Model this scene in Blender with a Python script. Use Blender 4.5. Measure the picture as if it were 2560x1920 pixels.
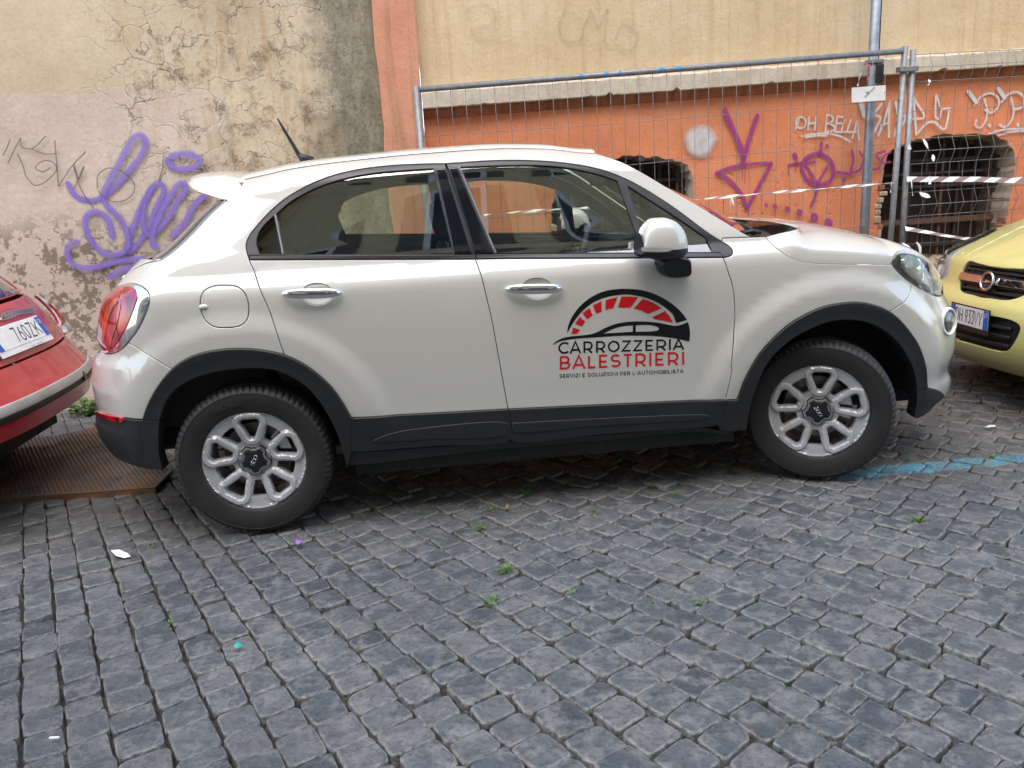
import bpy, bmesh, math, random
import numpy as np
from mathutils import Vector, Matrix
from mathutils.geometry import delaunay_2d_cdt

# ---------------------------------------------------------------- scene, camera, light
for o in list(bpy.data.objects): bpy.data.objects.remove(o)
scene = bpy.context.scene
COL = scene.collection
random.seed(7); RNG = np.random.default_rng(7)

CAM_C = np.array([0.8022, -4.1855, 1.4094])
CAM_R = np.array([[0.9925179615, -0.1090758319, -0.0548685610],     # right
                  [-0.0792886544, -0.2340431819, -0.9689876667],    # down
                  [0.0928515232, 0.9660881181, -0.2409405378]])     # forward
FPX = 1992.7                                                       # focal length in photo pixels (2560 wide)
cam = bpy.data.cameras.new('camera'); camo = bpy.data.objects.new('camera', cam); COL.objects.link(camo)
cam.sensor_width = 36.0; cam.lens = 36.0*FPX/2560.0; cam.clip_start = 0.05; cam.clip_end = 500
m = Matrix.Identity(4)
for i in range(3):
    m[i][0] = CAM_R[0][i]; m[i][1] = -CAM_R[1][i]; m[i][2] = -CAM_R[2][i]; m[i][3] = CAM_C[i]
camo.matrix_world = m
scene.camera = camo

SUN_EL, SUN_AZ = math.radians(60), math.radians(255)     # azimuth measured from +x, anticlockwise... sun stands behind the camera
world = bpy.data.worlds.new('World'); scene.world = world; world.use_nodes = True
wn = world.node_tree.nodes; wl = world.node_tree.links
sky = wn.new('ShaderNodeTexSky'); sky.sky_type = 'NISHITA'; sky.sun_disc = False
sky.sun_elevation = SUN_EL; sky.sun_rotation = math.radians(90) - SUN_AZ
sky.air_density = 1.0; sky.dust_density = 1.5; sky.ozone_density = 1.0
bg = wn['Background']; wl.new(sky.outputs[0], bg.inputs[0]); bg.inputs[1].default_value = 0.15
sun = bpy.data.lights.new('sun', 'SUN'); suno = bpy.data.objects.new('sun', sun); COL.objects.link(suno)
sun.energy = 0.95; sun.angle = math.radians(100); sun.color = (1.0, 0.92, 0.80)
sd = Vector((math.cos(SUN_EL)*math.cos(SUN_AZ), math.cos(SUN_EL)*math.sin(SUN_AZ), math.sin(SUN_EL)))
suno.rotation_euler = sd.to_track_quat('Z', 'Y').to_euler(); suno.location = (0, -6, 12)
scene.render.engine = 'CYCLES'
vs = scene.view_settings; vs.view_transform = 'Standard'; vs.look = 'None'; vs.gamma = 1.0; vs.use_curve_mapping = False
vs.exposure = 2.1
scene.render.resolution_x = 1024; scene.render.resolution_y = 768
try: scene.cycles.max_bounces = 12; scene.cycles.transparent_max_bounces = 24
except Exception: pass

# ---------------------------------------------------------------- photo pixel <-> place
def ray(px, py):
    return np.array([(px-1280)/FPX, (py-960)/FPX, 1.0]) @ CAM_R
def onY(px, py, y):
    d = ray(px, py); return CAM_C + (y-CAM_C[1])/d[1]*d
def onZ(px, py, z=0.0):
    d = ray(px, py); return CAM_C + (z-CAM_C[2])/d[2]*d
def onX(px, py, x):
    d = ray(px, py); return CAM_C + (x-CAM_C[0])/d[0]*d
def project(P):
    c = (np.asarray(P)-CAM_C) @ CAM_R.T
    return np.stack([1280+FPX*c[..., 0]/c[..., 2], 960+FPX*c[..., 1]/c[..., 2]], -1)
ZOOM = {'D': (0, 0, 2560/2212), 'Z1': (0, 0, .45208), 'Z2': (900, 0, .38584), 'Z3': (1700, 50, .3918), 'Z4': (0, 650, .42194),
        'Z5': (600, 380, .31646), 'Z6': (1150, 380, .34965), 'Z7': (1750, 500, .45201), 'Z8': (850, 800, .47468),
        'Zc': (200, 380, .31348), 'L': (1360, 700, .180832), 'F': (2080, 80, .37383), 'Y': (2200, 560, .33771), 'Q': (0, 700, .33746)}
def T(zone, pts):
    ox, oy, s = ZOOM[zone]
    return [(ox+a*s, oy+b*s) for a, b in pts]
def cr(pts, step=None, n=None, closed=False):
    """Catmull-Rom through pts, resampled evenly."""
    P = np.asarray(pts, float)
    if len(P) < 3 and not closed:
        fine = np.stack([P[0]+(P[-1]-P[0])*t for t in np.linspace(0, 1, 50)])
    else:
        if closed: Q = np.vstack([P[-1], P, P[0], P[1]])
        else: Q = np.vstack([2*P[0]-P[1], P, 2*P[-1]-P[-2]])
        out = []
        for i in range(1, len(Q)-2):
            p0, p1, p2, p3 = Q[i-1], Q[i], Q[i+1], Q[i+2]
            d1 = max(np.linalg.norm(p1-p0), 1e-9)**.5; d2 = max(np.linalg.norm(p2-p1), 1e-9)**.5; d3 = max(np.linalg.norm(p3-p2), 1e-9)**.5
            t0, t1 = 0, d1; t2 = t1+d2; t3 = t2+d3
            for t in np.linspace(t1, t2, 12, endpoint=False):
                A1 = (t1-t)/(t1-t0)*p0+(t-t0)/(t1-t0)*p1; A2 = (t2-t)/(t2-t1)*p1+(t-t1)/(t2-t1)*p2; A3 = (t3-t)/(t3-t2)*p2+(t-t2)/(t3-t2)*p3
                B1 = (t2-t)/(t2-t0)*A1+(t-t0)/(t2-t0)*A2; B2 = (t3-t)/(t3-t1)*A2+(t-t1)/(t3-t1)*A3
                out.append((t2-t)/(t2-t1)*B1+(t-t1)/(t2-t1)*B2)
        if not closed: out.append(P[-1])
        else: out.append(out[0])
        fine = np.array(out)
    L = np.concatenate([[0], np.cumsum(np.linalg.norm(np.diff(fine, axis=0), axis=1))])
    if n is None: n = max(2, int(round(L[-1]/step))+1)
    s = np.linspace(0, L[-1], n)
    R = np.stack([np.interp(s, L, fine[:, k]) for k in range(fine.shape[1])], 1)
    return R[:-1] if closed else R
def pchip(x, y):
    x = np.asarray(x, float); y = np.asarray(y, float); h = np.diff(x); d = np.diff(y)/h
    mm = np.zeros_like(x); mm[0] = d[0]; mm[-1] = d[-1]
    for i in range(1, len(x)-1):
        if d[i-1]*d[i] > 0:
            w1 = 2*h[i]+h[i-1]; w2 = h[i]+2*h[i-1]; mm[i] = (w1+w2)/(w1/d[i-1]+w2/d[i])
    def f(t):
        t = np.clip(t, x[0], x[-1]); i = np.clip(np.searchsorted(x, t)-1, 0, len(h)-1)
        s = (t-x[i])/h[i]
        return ((1+2*s)*(1-s)**2*y[i]+s*(1-s)**2*h[i]*mm[i]+s*s*(3-2*s)*y[i+1]+s*s*(s-1)*h[i]*mm[i+1])
    return f
def smooth_table(x, y, sig):
    f = pchip(x, y); g = np.linspace(x[0], x[-1], 1200); v = f(g); d = g[1]-g[0]
    k = np.arange(-int(4*sig/d), int(4*sig/d)+1); w = np.exp(-.5*(k*d/sig)**2); w /= w.sum()
    pad = len(k)//2
    vv = np.concatenate([2*v[0]-v[1:pad+1][::-1], v, 2*v[-1]-v[-pad-1:-1][::-1]])
    v2 = np.convolve(vv, w, 'valid')
    return lambda t: np.interp(t, g, v2)
def sstep(t): t = np.clip(t, 0, 1); return t*t*(3-2*t)

# ---------------------------------------------------------------- objects
def wloc(o):
    l = np.zeros(3)
    while o is not None: l = l+np.array(o.location); o = o.parent
    return l
def tag(o, label=None, cat=None, group=None, kind=None):
    if label: o['label'] = label
    if cat: o['category'] = cat
    if group: o['group'] = group
    if kind: o['kind'] = kind
    return o
def thing(name, label, cat, loc=(0, 0, 0), group=None):
    o = bpy.data.objects.new(name, None); COL.objects.link(o); o.location = loc; o.empty_display_size = .1
    return tag(o, label, cat, group)
def mesh(name, V, F, mat, parent=None, smooth=True, normals=None, uv=None, loc=None):
    V = np.asarray(V, float).reshape(-1, 3)
    if parent is not None: V = V-wloc(parent)
    if loc is not None and parent is None: V = V-np.array(loc)
    me = bpy.data.meshes.new(name); me.from_pydata(V.tolist(), [], [tuple(int(i) for i in f) for f in F]); me.update()
    if mat is not None:
        for mt in (mat if isinstance(mat, (list, tuple)) else [mat]): me.materials.append(mt)
    if smooth: me.polygons.foreach_set('use_smooth', [True]*len(me.polygons))
    if normals is not None: me.normals_split_custom_set_from_vertices(np.asarray(normals, float).tolist())
    if uv is not None:
        l = me.uv_layers.new(name='uv'); uv = np.asarray(uv, float)
        idx = np.zeros(len(me.loops), int); me.loops.foreach_get('vertex_index', idx)
        l.data.foreach_set('uv', uv[idx].ravel())
    o = bpy.data.objects.new(name, me); COL.objects.link(o)
    if parent is not None: o.parent = parent
    elif loc is not None: o.location = loc
    return o
class MB:
    """collects simple shapes into one mesh"""
    def __init__(s): s.v = []; s.f = []
    def add(s, V, F):
        b = len(s.v); s.v += [tuple(v) for v in V]; s.f += [tuple(int(i)+b for i in f) for f in F]; return s
    def box(s, lo, hi, bev=0):
        x0, y0, z0 = lo; x1, y1, z1 = hi
        if bev <= 0:
            V = [(x0, y0, z0), (x1, y0, z0), (x1, y1, z0), (x0, y1, z0), (x0, y0, z1), (x1, y0, z1), (x1, y1, z1), (x0, y1, z1)]
            return s.add(V, [(0, 3, 2, 1), (4, 5, 6, 7), (0, 1, 5, 4), (1, 2, 6, 5), (2, 3, 7, 6), (3, 0, 4, 7)])
        bm = bmesh.new(); bmesh.ops.create_cube(bm, size=1)
        for v in bm.verts: v.co = Vector(((lo[i]+hi[i])/2+v.co[i]*(hi[i]-lo[i]) for i in range(3)))
        bmesh.ops.bevel(bm, geom=list(bm.edges), offset=bev, segments=2, profile=.5, affect='EDGES')
        bm.verts.index_update(); V = [v.co[:] for v in bm.verts]; F = [[v.index for v in f.verts] for f in bm.faces]; bm.free()
        return s.add(V, F)
    def tube(s, pts, r, n=8, cap=True, closed=False):
        P = np.asarray(pts, float); m_ = len(P); r = np.broadcast_to(np.asarray(r, float), (m_,))
        tg = np.gradient(P, axis=0) if m_ > 2 else np.repeat([P[-1]-P[0]], m_, 0)
        if closed: tg = np.roll(P, -1, 0)-np.roll(P, 1, 0)
        tg = tg/np.maximum(np.linalg.norm(tg, axis=1, keepdims=True), 1e-12)
        ref = np.array([0, 0, 1.]) if abs(tg[0][2]) < .9 else np.array([1., 0, 0]); V = []
        for i in range(m_):
            u = np.cross(tg[i], ref); u /= np.linalg.norm(u); w = np.cross(u, tg[i]); ref = w
            for k in range(n):
                a = 2*math.pi*k/n; V.append(P[i]+r[i]*(math.cos(a)*u+math.sin(a)*w))
        F = []
        for i in range(m_ if closed else m_-1):
            j = (i+1) % m_
            for k in range(n): F.append((i*n+k, j*n+k, j*n+(k+1) % n, i*n+(k+1) % n))
        if cap and not closed: F.append(tuple(range(n))); F.append(tuple(reversed(range((m_-1)*n, m_*n))))
        return s.add(V, F)
    def lathe(s, prof, n=48, xf=None):
        """prof: (r, h) list, spun about local y (h along +y)"""
        V = []; F = []; k = len(prof)
        for i in range(n):
            a = 2*math.pi*i/n
            for r, h in prof: V.append((r*math.cos(a), h, r*math.sin(a)))
        for i in range(n):
            j = (i+1) % n
            for q in range(k-1): F.append((i*k+q, i*k+q+1, j*k+q+1, j*k+q))
        if xf is not None: V = [xf(np.array(v)) for v in V]
        return s.add(V, F)
    def prism(s, poly, d):
        """poly: list of 3D points (planar), d: extrude vector"""
        n = len(poly); d = np.asarray(d, float); V = [np.asarray(p, float) for p in poly]+[np.asarray(p, float)+d for p in poly]
        F = [tuple(range(n)), tuple(reversed(range(n, 2*n)))]+[(i, i+n, (i+1) % n+n, (i+1) % n) for i in range(n)]
        return s.add(V, F)
    def build(s, name, mat, parent=None, smooth=False, loc=None, auto=None):
        o = mesh(name, s.v, s.f, mat, parent, smooth, loc=loc)
        bm = bmesh.new(); bm.from_mesh(o.data); bmesh.ops.recalc_face_normals(bm, faces=bm.faces)
        if auto:
            for e in bm.edges:
                e.smooth = not (len(e.link_faces) == 2 and e.calc_face_angle(0) > auto)
            for f in bm.faces: f.smooth = True
        bm.to_mesh(o.data); bm.free()
        return o
def point_in(poly, pts):
    x, y = pts[:, 0], pts[:, 1]; ins = np.zeros(len(pts), bool); P = np.asarray(poly); Q = np.roll(P, -1, 0)
    for (x1, y1), (x2, y2) in zip(P, Q):
        c = ((y1 > y) != (y2 > y)); 
        with np.errstate(divide='ignore', invalid='ignore'): xi = (x2-x1)*(y-y1)/(y2-y1+1e-300)+x1
        ins ^= c & (x < xi)
    return ins
def seg_dist(poly, pts):
    P = np.asarray(poly); Q = np.roll(P, -1, 0); d = np.full(len(pts), 1e9)
    for a, b in zip(P, Q):
        ab = b-a; t = np.clip(((pts-a)@ab)/max(ab@ab, 1e-18), 0, 1); d = np.minimum(d, np.linalg.norm(pts-(a+t[:, None]*ab), axis=1))
    return d
def cdt(outer, holes=(), grid=None, margin=.35, extra=None):
    """triangulate polygon with holes plus a regular grid of inner points -> pts, tris"""
    loops = [np.asarray(outer, float)]+[np.asarray(h, float) for h in holes]
    pts = []; edges = []
    for L in loops:
        b = len(pts); pts += L.tolist(); edges += [(b+i, b+(i+1) % len(L)) for i in range(len(L))]
    if grid:
        lo = loops[0].min(0); hi = loops[0].max(0)
        gx = np.arange(lo[0]+grid*.5, hi[0], grid); gy = np.arange(lo[1]+grid*.5, hi[1], grid)
        if len(gx) and len(gy):
            G = np.stack(np.meshgrid(gx, gy), -1).reshape(-1, 2); ok = point_in(loops[0], G)
            for h in loops[1:]: ok &= ~point_in(h, G)
            G = G[ok]
            if len(G):
                d = np.min([seg_dist(L, G) for L in loops], 0); G = G[d > grid*margin]; pts += G.tolist()
    if extra is not None: pts += np.asarray(extra).tolist()
    r = delaunay_2d_cdt([Vector(p) for p in pts], edges, [], 0, 1e-7)
    P = np.array([v[:] for v in r[0]]); Tn = np.array([t for t in r[2] if len(t) == 3])
    c = P[Tn].mean(1); ok = point_in(loops[0], c)
    for h in loops[1:]: ok &= ~point_in(h, c)
    Tn = Tn[ok]
    # orient anticlockwise
    a = P[Tn]; ar = (a[:, 1, 0]-a[:, 0, 0])*(a[:, 2, 1]-a[:, 0, 1])-(a[:, 1, 1]-a[:, 0, 1])*(a[:, 2, 0]-a[:, 0, 0])
    Tn[ar < 0] = Tn[ar < 0][:, ::-1]
    return P, Tn
def poly_ccw(P):
    P = np.asarray(P, float); a = np.sum(P[:, 0]*np.roll(P[:, 1], -1)-np.roll(P[:, 0], -1)*P[:, 1])
    return P if a > 0 else P[::-1]
def clean(P, eps=1e-4):
    out = [P[0]]
    for q in P[1:]:
        if np.linalg.norm(np.asarray(q)-out[-1]) > eps: out.append(np.asarray(q))
    if np.linalg.norm(out[0]-out[-1]) < eps: out.pop()
    return np.array(out)
def inset(P, d):
    """move a ccw polygon inwards by d"""
    P = np.asarray(P); e1 = P-np.roll(P, 1, 0); e2 = np.roll(P, -1, 0)-P
    n1 = np.stack([-e1[:, 1], e1[:, 0]], 1); n2 = np.stack([-e2[:, 1], e2[:, 0]], 1)
    n1 /= np.maximum(np.linalg.norm(n1, axis=1, keepdims=True), 1e-12); n2 /= np.maximum(np.linalg.norm(n2, axis=1, keepdims=True), 1e-12)
    b = n1+n2; l2 = np.sum(b*b, 1, keepdims=True)
    b = 2*b/np.maximum(l2, .5)
    return P+d*b
# ---------------------------------------------------------------- materials
class NT:
    def __init__(s, name):
        s.m = bpy.data.materials.new(name); s.m.use_nodes = True; s.t = s.m.node_tree; s.n = s.t.nodes; s.l = s.t.links
        s.b = s.n['Principled BSDF']; s.out = s.n['Material Output']; s._c = None
    def new(s, typ, **kw):
        n = s.n.new(typ)
        for k, v in kw.items(): setattr(n, k, v)
        return n
    def link(s, a, b): s.l.new(a, b)
    def coord(s, kind='Object'):
        return s.new('ShaderNodeTexCoord').outputs[kind]
    def mapping(s, vec, scale=(1, 1, 1), loc=(0, 0, 0), rot=(0, 0, 0)):
        n = s.new('ShaderNodeMapping'); s.link(vec, n.inputs[0]); n.inputs['Scale'].default_value = scale; n.inputs['Location'].default_value = loc
        n.inputs['Rotation'].default_value = rot; return n.outputs[0]
    def noise(s, vec, scale=5, detail=6, rough=.55, dist=0, out='Fac'):
        n = s.new('ShaderNodeTexNoise'); s.link(vec, n.inputs['Vector']); n.inputs['Scale'].default_value = scale; n.inputs['Detail'].default_value = detail
        n.inputs['Roughness'].default_value = rough; n.inputs['Distortion'].default_value = dist; return n.outputs[out]
    def voro(s, vec, scale=5, feature='F1', out='Distance', rand=1.0):
        n = s.new('ShaderNodeTexVoronoi', feature=feature); s.link(vec, n.inputs['Vector']); n.inputs['Scale'].default_value = scale
        n.inputs['Randomness'].default_value = rand; return n.outputs[out]
    def ramp(s, fac, stops, interp='LINEAR'):
        n = s.new('ShaderNodeValToRGB'); s.link(fac, n.inputs[0]); r = n.color_ramp; r.interpolation = interp
        while len(r.elements) < len(stops): r.elements.new(.5)
        for e, (p, c) in zip(r.elements, stops):
            e.position = p; e.color = (c, c, c, 1) if isinstance(c, (int, float)) else (*c, 1)
        return n.outputs[0]
    def math(s, op, a, b=None, c=None, clamp=False):
        n = s.new('ShaderNodeMath', operation=op); n.use_clamp = clamp
        for i, v in enumerate((a, b, c)):
            if v is None: continue
            if isinstance(v, (int, float)): n.inputs[i].default_value = v
            else: s.link(v, n.inputs[i])
        return n.outputs[0]
    def mix(s, fac, a, b, blend='MIX'):
        n = s.new('ShaderNodeMix', data_type='RGBA', blend_type=blend); n.clamp_factor = True
        for sock, v in ((n.inputs[0], fac), (n.inputs[6], a), (n.inputs[7], b)):
            if isinstance(v, (int, float)): sock.default_value = v
            elif isinstance(v, tuple): sock.default_value = (*v, 1)
            else: s.link(v, sock)
        return n.outputs[2]
    def sep(s, vec):
        n = s.new('ShaderNodeSeparateXYZ'); s.link(vec, n.inputs[0]); return n.outputs
    def bump(s, h, strength=.3, dist=.01, nrm=None):
        n = s.new('ShaderNodeBump'); s.link(h, n.inputs['Height']); n.inputs['Strength'].default_value = strength; n.inputs['Distance'].default_value = dist
        if nrm is not None: s.link(nrm, n.inputs['Normal'])
        s.link(n.outputs[0], s.b.inputs['Normal']); return n.outputs[0]
    def col(s, v):
        if isinstance(v, tuple): s.b.inputs['Base Color'].default_value = (*v, 1)
        else: s.link(v, s.b.inputs['Base Color'])
    def rough(s, v):
        if isinstance(v, (int, float)): s.b.inputs['Roughness'].default_value = v
        else: s.link(v, s.b.inputs['Roughness'])
    def set(s, **kw):
        for k, v in kw.items(): s.b.inputs[k.replace('_', ' ')].default_value = v
M = {}
def plain(name, col, rough=.5, metal=0., var=.08, scale=20., bump=0., spec=None, coat=0.):
    t = NT(name); c = t.coord(); n = t.noise(c, scale, 5)
    lo = tuple(max(0, x*(1-var)) for x in col); hi = tuple(x*(1+var) for x in col)
    t.col(t.ramp(n, [(.3, lo), (.7, hi)])); t.rough(t.ramp(n, [(.3, rough*.88), (.7, min(1, rough*1.1))])); t.set(Metallic=metal)
    if spec is not None: t.b.inputs['Specular IOR Level'].default_value = spec
    if coat: t.b.inputs['Coat Weight'].default_value = coat; t.b.inputs['Coat Roughness'].default_value = .03
    if bump: t.bump(t.noise(c, scale*4, 6), bump, .002)
    M[name] = t.m; return t.m
def paint(name, col, flake=.0):
    t = NT(name); c = t.coord()
    n = t.noise(c, 3.5, 4)                       # faint dust film
    t.col(t.mix(t.ramp(n, [(.4, 0.), (.8, .05)]), col, (.42, .38, .31)))
    t.set(Roughness=.38, IOR=1.5); t.b.inputs['Coat Weight'].default_value = 1.0; t.b.inputs['Coat IOR'].default_value = 1.75
    t.link(t.ramp(t.noise(c, 60, 4), [(.3, .012), (.8, .035)]), t.b.inputs['Coat Roughness'])
    if flake: t.set(Metallic=flake)
    M[name] = t.m; return t.m
paint('white_paint', (.50, .48, .42)); paint('red_paint', (.42, .018, .028)); paint('yellow_paint', (.55, .51, .18))
plain('black_plastic', (.011, .0115, .012), .50, var=.15, scale=60, bump=.12)
plain('dark_gap', (.004, .004, .004), .9)
plain('gloss_black', (.008, .008, .009), .06, var=.05)
plain('rubber_trim', (.012, .012, .013), .35)
plain('chrome', (.78, .78, .79), .055, 1.0, var=.02)
plain('chrome_dull', (.50, .50, .51), .22, 1.0, var=.12, scale=14)
plain('alloy', (.43, .43, .425), .42, .35, var=.05, scale=30)
plain('alloy_dark', (.20, .20, .205), .38, .8)
plain('lamp_bowl', (.80, .80, .78), .25, .1, var=.08)
plain('strip_metal', (.50, .49, .47), .35, .4, var=.15, scale=10)
plain('seal_grey', (.14, .145, .155), .35)
plain('brake_steel', (.20, .19, .18), .38, .9, var=.2, scale=40)
plain('underbody', (.012, .012, .012), .8)
plain('cap_black', (.010, .010, .011), .3)
plain('decal_black', (.006, .006, .007), .25); plain('decal_red', (.52, .008, .012), .25)
plain('interior_grey', (.30, .31, .31), .75, bump=.1); plain('interior_dark', (.05, .051, .053), .6); plain('interior_beige', (.24, .23, .185), .8, bump=.1)
plain('seat_fabric', (.16, .16, .16), .9, var=.2, scale=80, bump=.25)
plain('plate_white', (.72, .72, .70), .35); plain('plate_blue', (.015, .10, .45), .35); plain('ink', (.012, .012, .013), .4); plain('plate_yellow', (.75, .6, .05), .4)
plain('amber', (.55, .10, .01), .2)
def tyre_mat():
    t = NT('tyre'); c = t.coord(); n = t.noise(c, 18, 6)
    t.col(t.ramp(n, [(.3, (.008, .0075, .007)), (.75, (.016, .0145, .013))])); t.rough(.62); t.bump(t.noise(c, 220, 3), .08, .001); M['tyre'] = t.m
tyre_mat()
def glass_mat(name, tint, f0=.045, rough=.0, gain=1.0):
    t = NT(name); t.n.remove(t.b)
    tr = t.new('ShaderNodeBsdfTransparent'); tr.inputs[0].default_value = (*tint, 1)
    gl = t.new('ShaderNodeBsdfGlossy'); gl.inputs['Roughness'].default_value = rough; gl.inputs[0].default_value = (1, 1, 1, 1)
    fr = t.new('ShaderNodeFresnel'); fr.inputs[0].default_value = 1.5
    c = t.coord(); w = t.noise(c, 3, 2)
    fac = t.math('MULTIPLY_ADD', fr.outputs[0], gain, t.math('MULTIPLY', w, .012), clamp=True)
    mx = t.new('ShaderNodeMixShader'); t.link(fac, mx.inputs[0]); t.link(tr.outputs[0], mx.inputs[1]); t.link(gl.outputs[0], mx.inputs[2])
    t.link(mx.outputs[0], t.out.inputs[0]); M[name] = t.m
glass_mat('car_glass', (.84, .91, .80), gain=3.4); glass_mat('dark_glass', (.10, .10, .095), gain=2.0); glass_mat('lamp_glass', (.93, .94, .94), gain=1.5)
def red_lens(name, col, tr=.5):
    t = NT(name); c = t.coord(); n = t.noise(t.mapping(c, (6, 6, 1.2)), 4, 1)
    t.col(t.mix(t.ramp(n, [(.4, 0.), (.65, 1.)]), col, tuple(x*.35 for x in col))); t.set(Roughness=.12)
    t.b.inputs['Coat Weight'].default_value = 1; t.b.inputs['Coat Roughness'].default_value = .02; M[name] = t.m
red_lens('tail_red', (.46, .006, .016)); red_lens('tail_orange', (.62, .07, .012)); red_lens('tail_clear', (.60, .58, .57))
# ---------------------------------------------------------------- white car: body side surface F(a, z)
HUB_R, HUB_F, WR = (0.0, .332), (2.57, .332), .332
W0 = smooth_table([.12, .18, .25, .33, .42, .50, .545, .58, .65, .72, .80, .88, .95, 1.02, 1.050, 1.075, 1.10, 1.13, 1.16, 1.25, 1.35, 1.45, 1.51, 1.545, 1.57, 1.585, 1.60],
                  [.840, .852, .864, .873, .8775, .8805, .883, .8855, .889, .892, .8945, .8955, .8945, .891, .886, .873, .855, .836, .826, .789, .748, .707, .681, .643, .585, .52, .40], .006)
XNR = smooth_table([.10, .258, .288, .331, .382, .432, .481, .505, .537, .585, .642, .704, .766, .788, .80, .821, .848, .903, .974, 1.027, 1.068, 1.117, 1.152, 1.182, 1.213, 1.30, 1.40, 1.50, 1.60],
                   [-.58, -.655, -.722, -.771, -.811, -.832, -.834, -.822, -.818, -.822, -.822, -.812, -.789, -.768, -.748, -.732, -.728, -.716, -.692, -.665, -.632, -.586, -.547, -.507, -.46, -.39, -.32, -.26, -.22], .008)
XNF = smooth_table([.10, .22, .289, .303, .324, .37, .40, .431, .464, .516, .578, .643, .707, .763, .827, .88, .95, 1.02, 1.10, 1.20, 1.60],
                   [3.33, 3.37, 3.410, 3.445, 3.470, 3.476, 3.452, 3.442, 3.458, 3.474, 3.478, 3.465, 3.438, 3.391, 3.349, 3.315, 3.265, 3.21, 3.14, 3.05, 2.9], .008)
XR, NR, XF, NF = -.10, 4.0, 2.60, 4.5
ZROOF = pchip([-.5, -.15, .05, .3, .55, .8, 1.1, 1.35, 1.55, 1.8, 4], [1.44, 1.497, 1.527, 1.566, 1.584, 1.595, 1.600, 1.588, 1.56, 1.55, 1.55])
def surf(a, z):
    a = np.asarray(a, float); z = np.asarray(z, float)
    xnr, xnf = XNR(z), XNF(z)
    th_r = np.clip((XR-a)/(XR-xnr), 0, math.pi/2); th_f = np.clip((a-XF)/(xnf-XF), 0, math.pi/2)
    ur, uf = np.sin(th_r), np.sin(th_f)
    x = np.where(a < XR, XR-(XR-xnr)*ur, np.where(a > XF, XF+(xnf-XF)*uf, a))
    wrap = np.sqrt(np.maximum(0, 1-ur**NR))*np.sqrt(np.maximum(0, 1-uf**NF))
    zr = ZROOF(x); zz = z+(1.600-zr)*np.clip((z-1.10)/(np.maximum(zr-.01, 1.3)-1.10), 0, 1)
    w = W0(zz)
    q = (x-1.25)/1.4
    w = w*(1-.016*np.clip(q, -1.5, 1.5)**4-.022*sstep((z-1.10)/.45)*np.clip(q, -1.2, 1.0)**2)
    for hx, hz in (HUB_R, HUB_F):
        r = np.hypot(x-hx, z-hz); w = w+(.024 if hx > 1 else .016)*sstep((.655-r)/.095)*sstep((z-.30)/.25)-.006*sstep((.50-r)/.06)
    return np.stack([x, -w*wrap, z], -1)
def surf_n(a, z, h=1.5e-3):
    a = np.asarray(a, float); z = np.asarray(z, float)
    da = surf(a+h, z)-surf(a-h, z); dz = surf(a, z+h)-surf(a, z-h)
    n = np.cross(da, dz); return n/np.maximum(np.linalg.norm(n, axis=-1, keepdims=True), 1e-12)
def inv(px, off=0.):
    """photo pixels -> (a, z) on the body side (damped Gauss-Newton)"""
    px = np.asarray(px, float); g = np.array([onY(u, v, -.84) for u, v in px]); q = np.stack([np.clip(g[:, 0], -.65, 3.35), np.clip(g[:, 2], .15, 1.57)], 1)
    lam = np.full(len(q), 1e-3)
    def f(q): return project(surf(q[:, 0], q[:, 1])+off*surf_n(q[:, 0], q[:, 1]))
    r = f(q)-px; e = np.sum(r*r, 1)
    for it in range(40):
        J = np.stack([(f(q+np.array([1e-4, 0]))-f(q))/1e-4, (f(q+np.array([0, 1e-4]))-f(q))/1e-4], -1)
        JT = np.swapaxes(J, 1, 2); A = JT@J; D = np.einsum('nii->ni', A); A = A+np.einsum('n,ni,ij->nij', lam, D+1e3, np.eye(2))
        s = -np.linalg.solve(A, (JT@r[..., None]))[..., 0]; s = np.clip(s, -.12, .12); q2 = q+s; q2[:, 1] = np.clip(q2[:, 1], .12, 1.598)
        r2 = f(q2)-px; e2 = np.sum(r2*r2, 1); ok = e2 < e
        q = np.where(ok[:, None], q2, q); r = np.where(ok[:, None], r2, r); e = np.where(ok, e2, e); lam = np.where(ok, lam*.4, lam*5).clip(1e-7, 1e6)
    inv.err = np.sqrt(e)
    return q
def C(zone, pts, step=.012):
    q = inv(T(zone, pts)); return cr(q, step)
def CM(*zp, step=.012):
    """curve from points of several zooms"""
    px = []
    for zn, pts in zp: px += T(zn, pts)
    return cr(inv(px), step)
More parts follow.
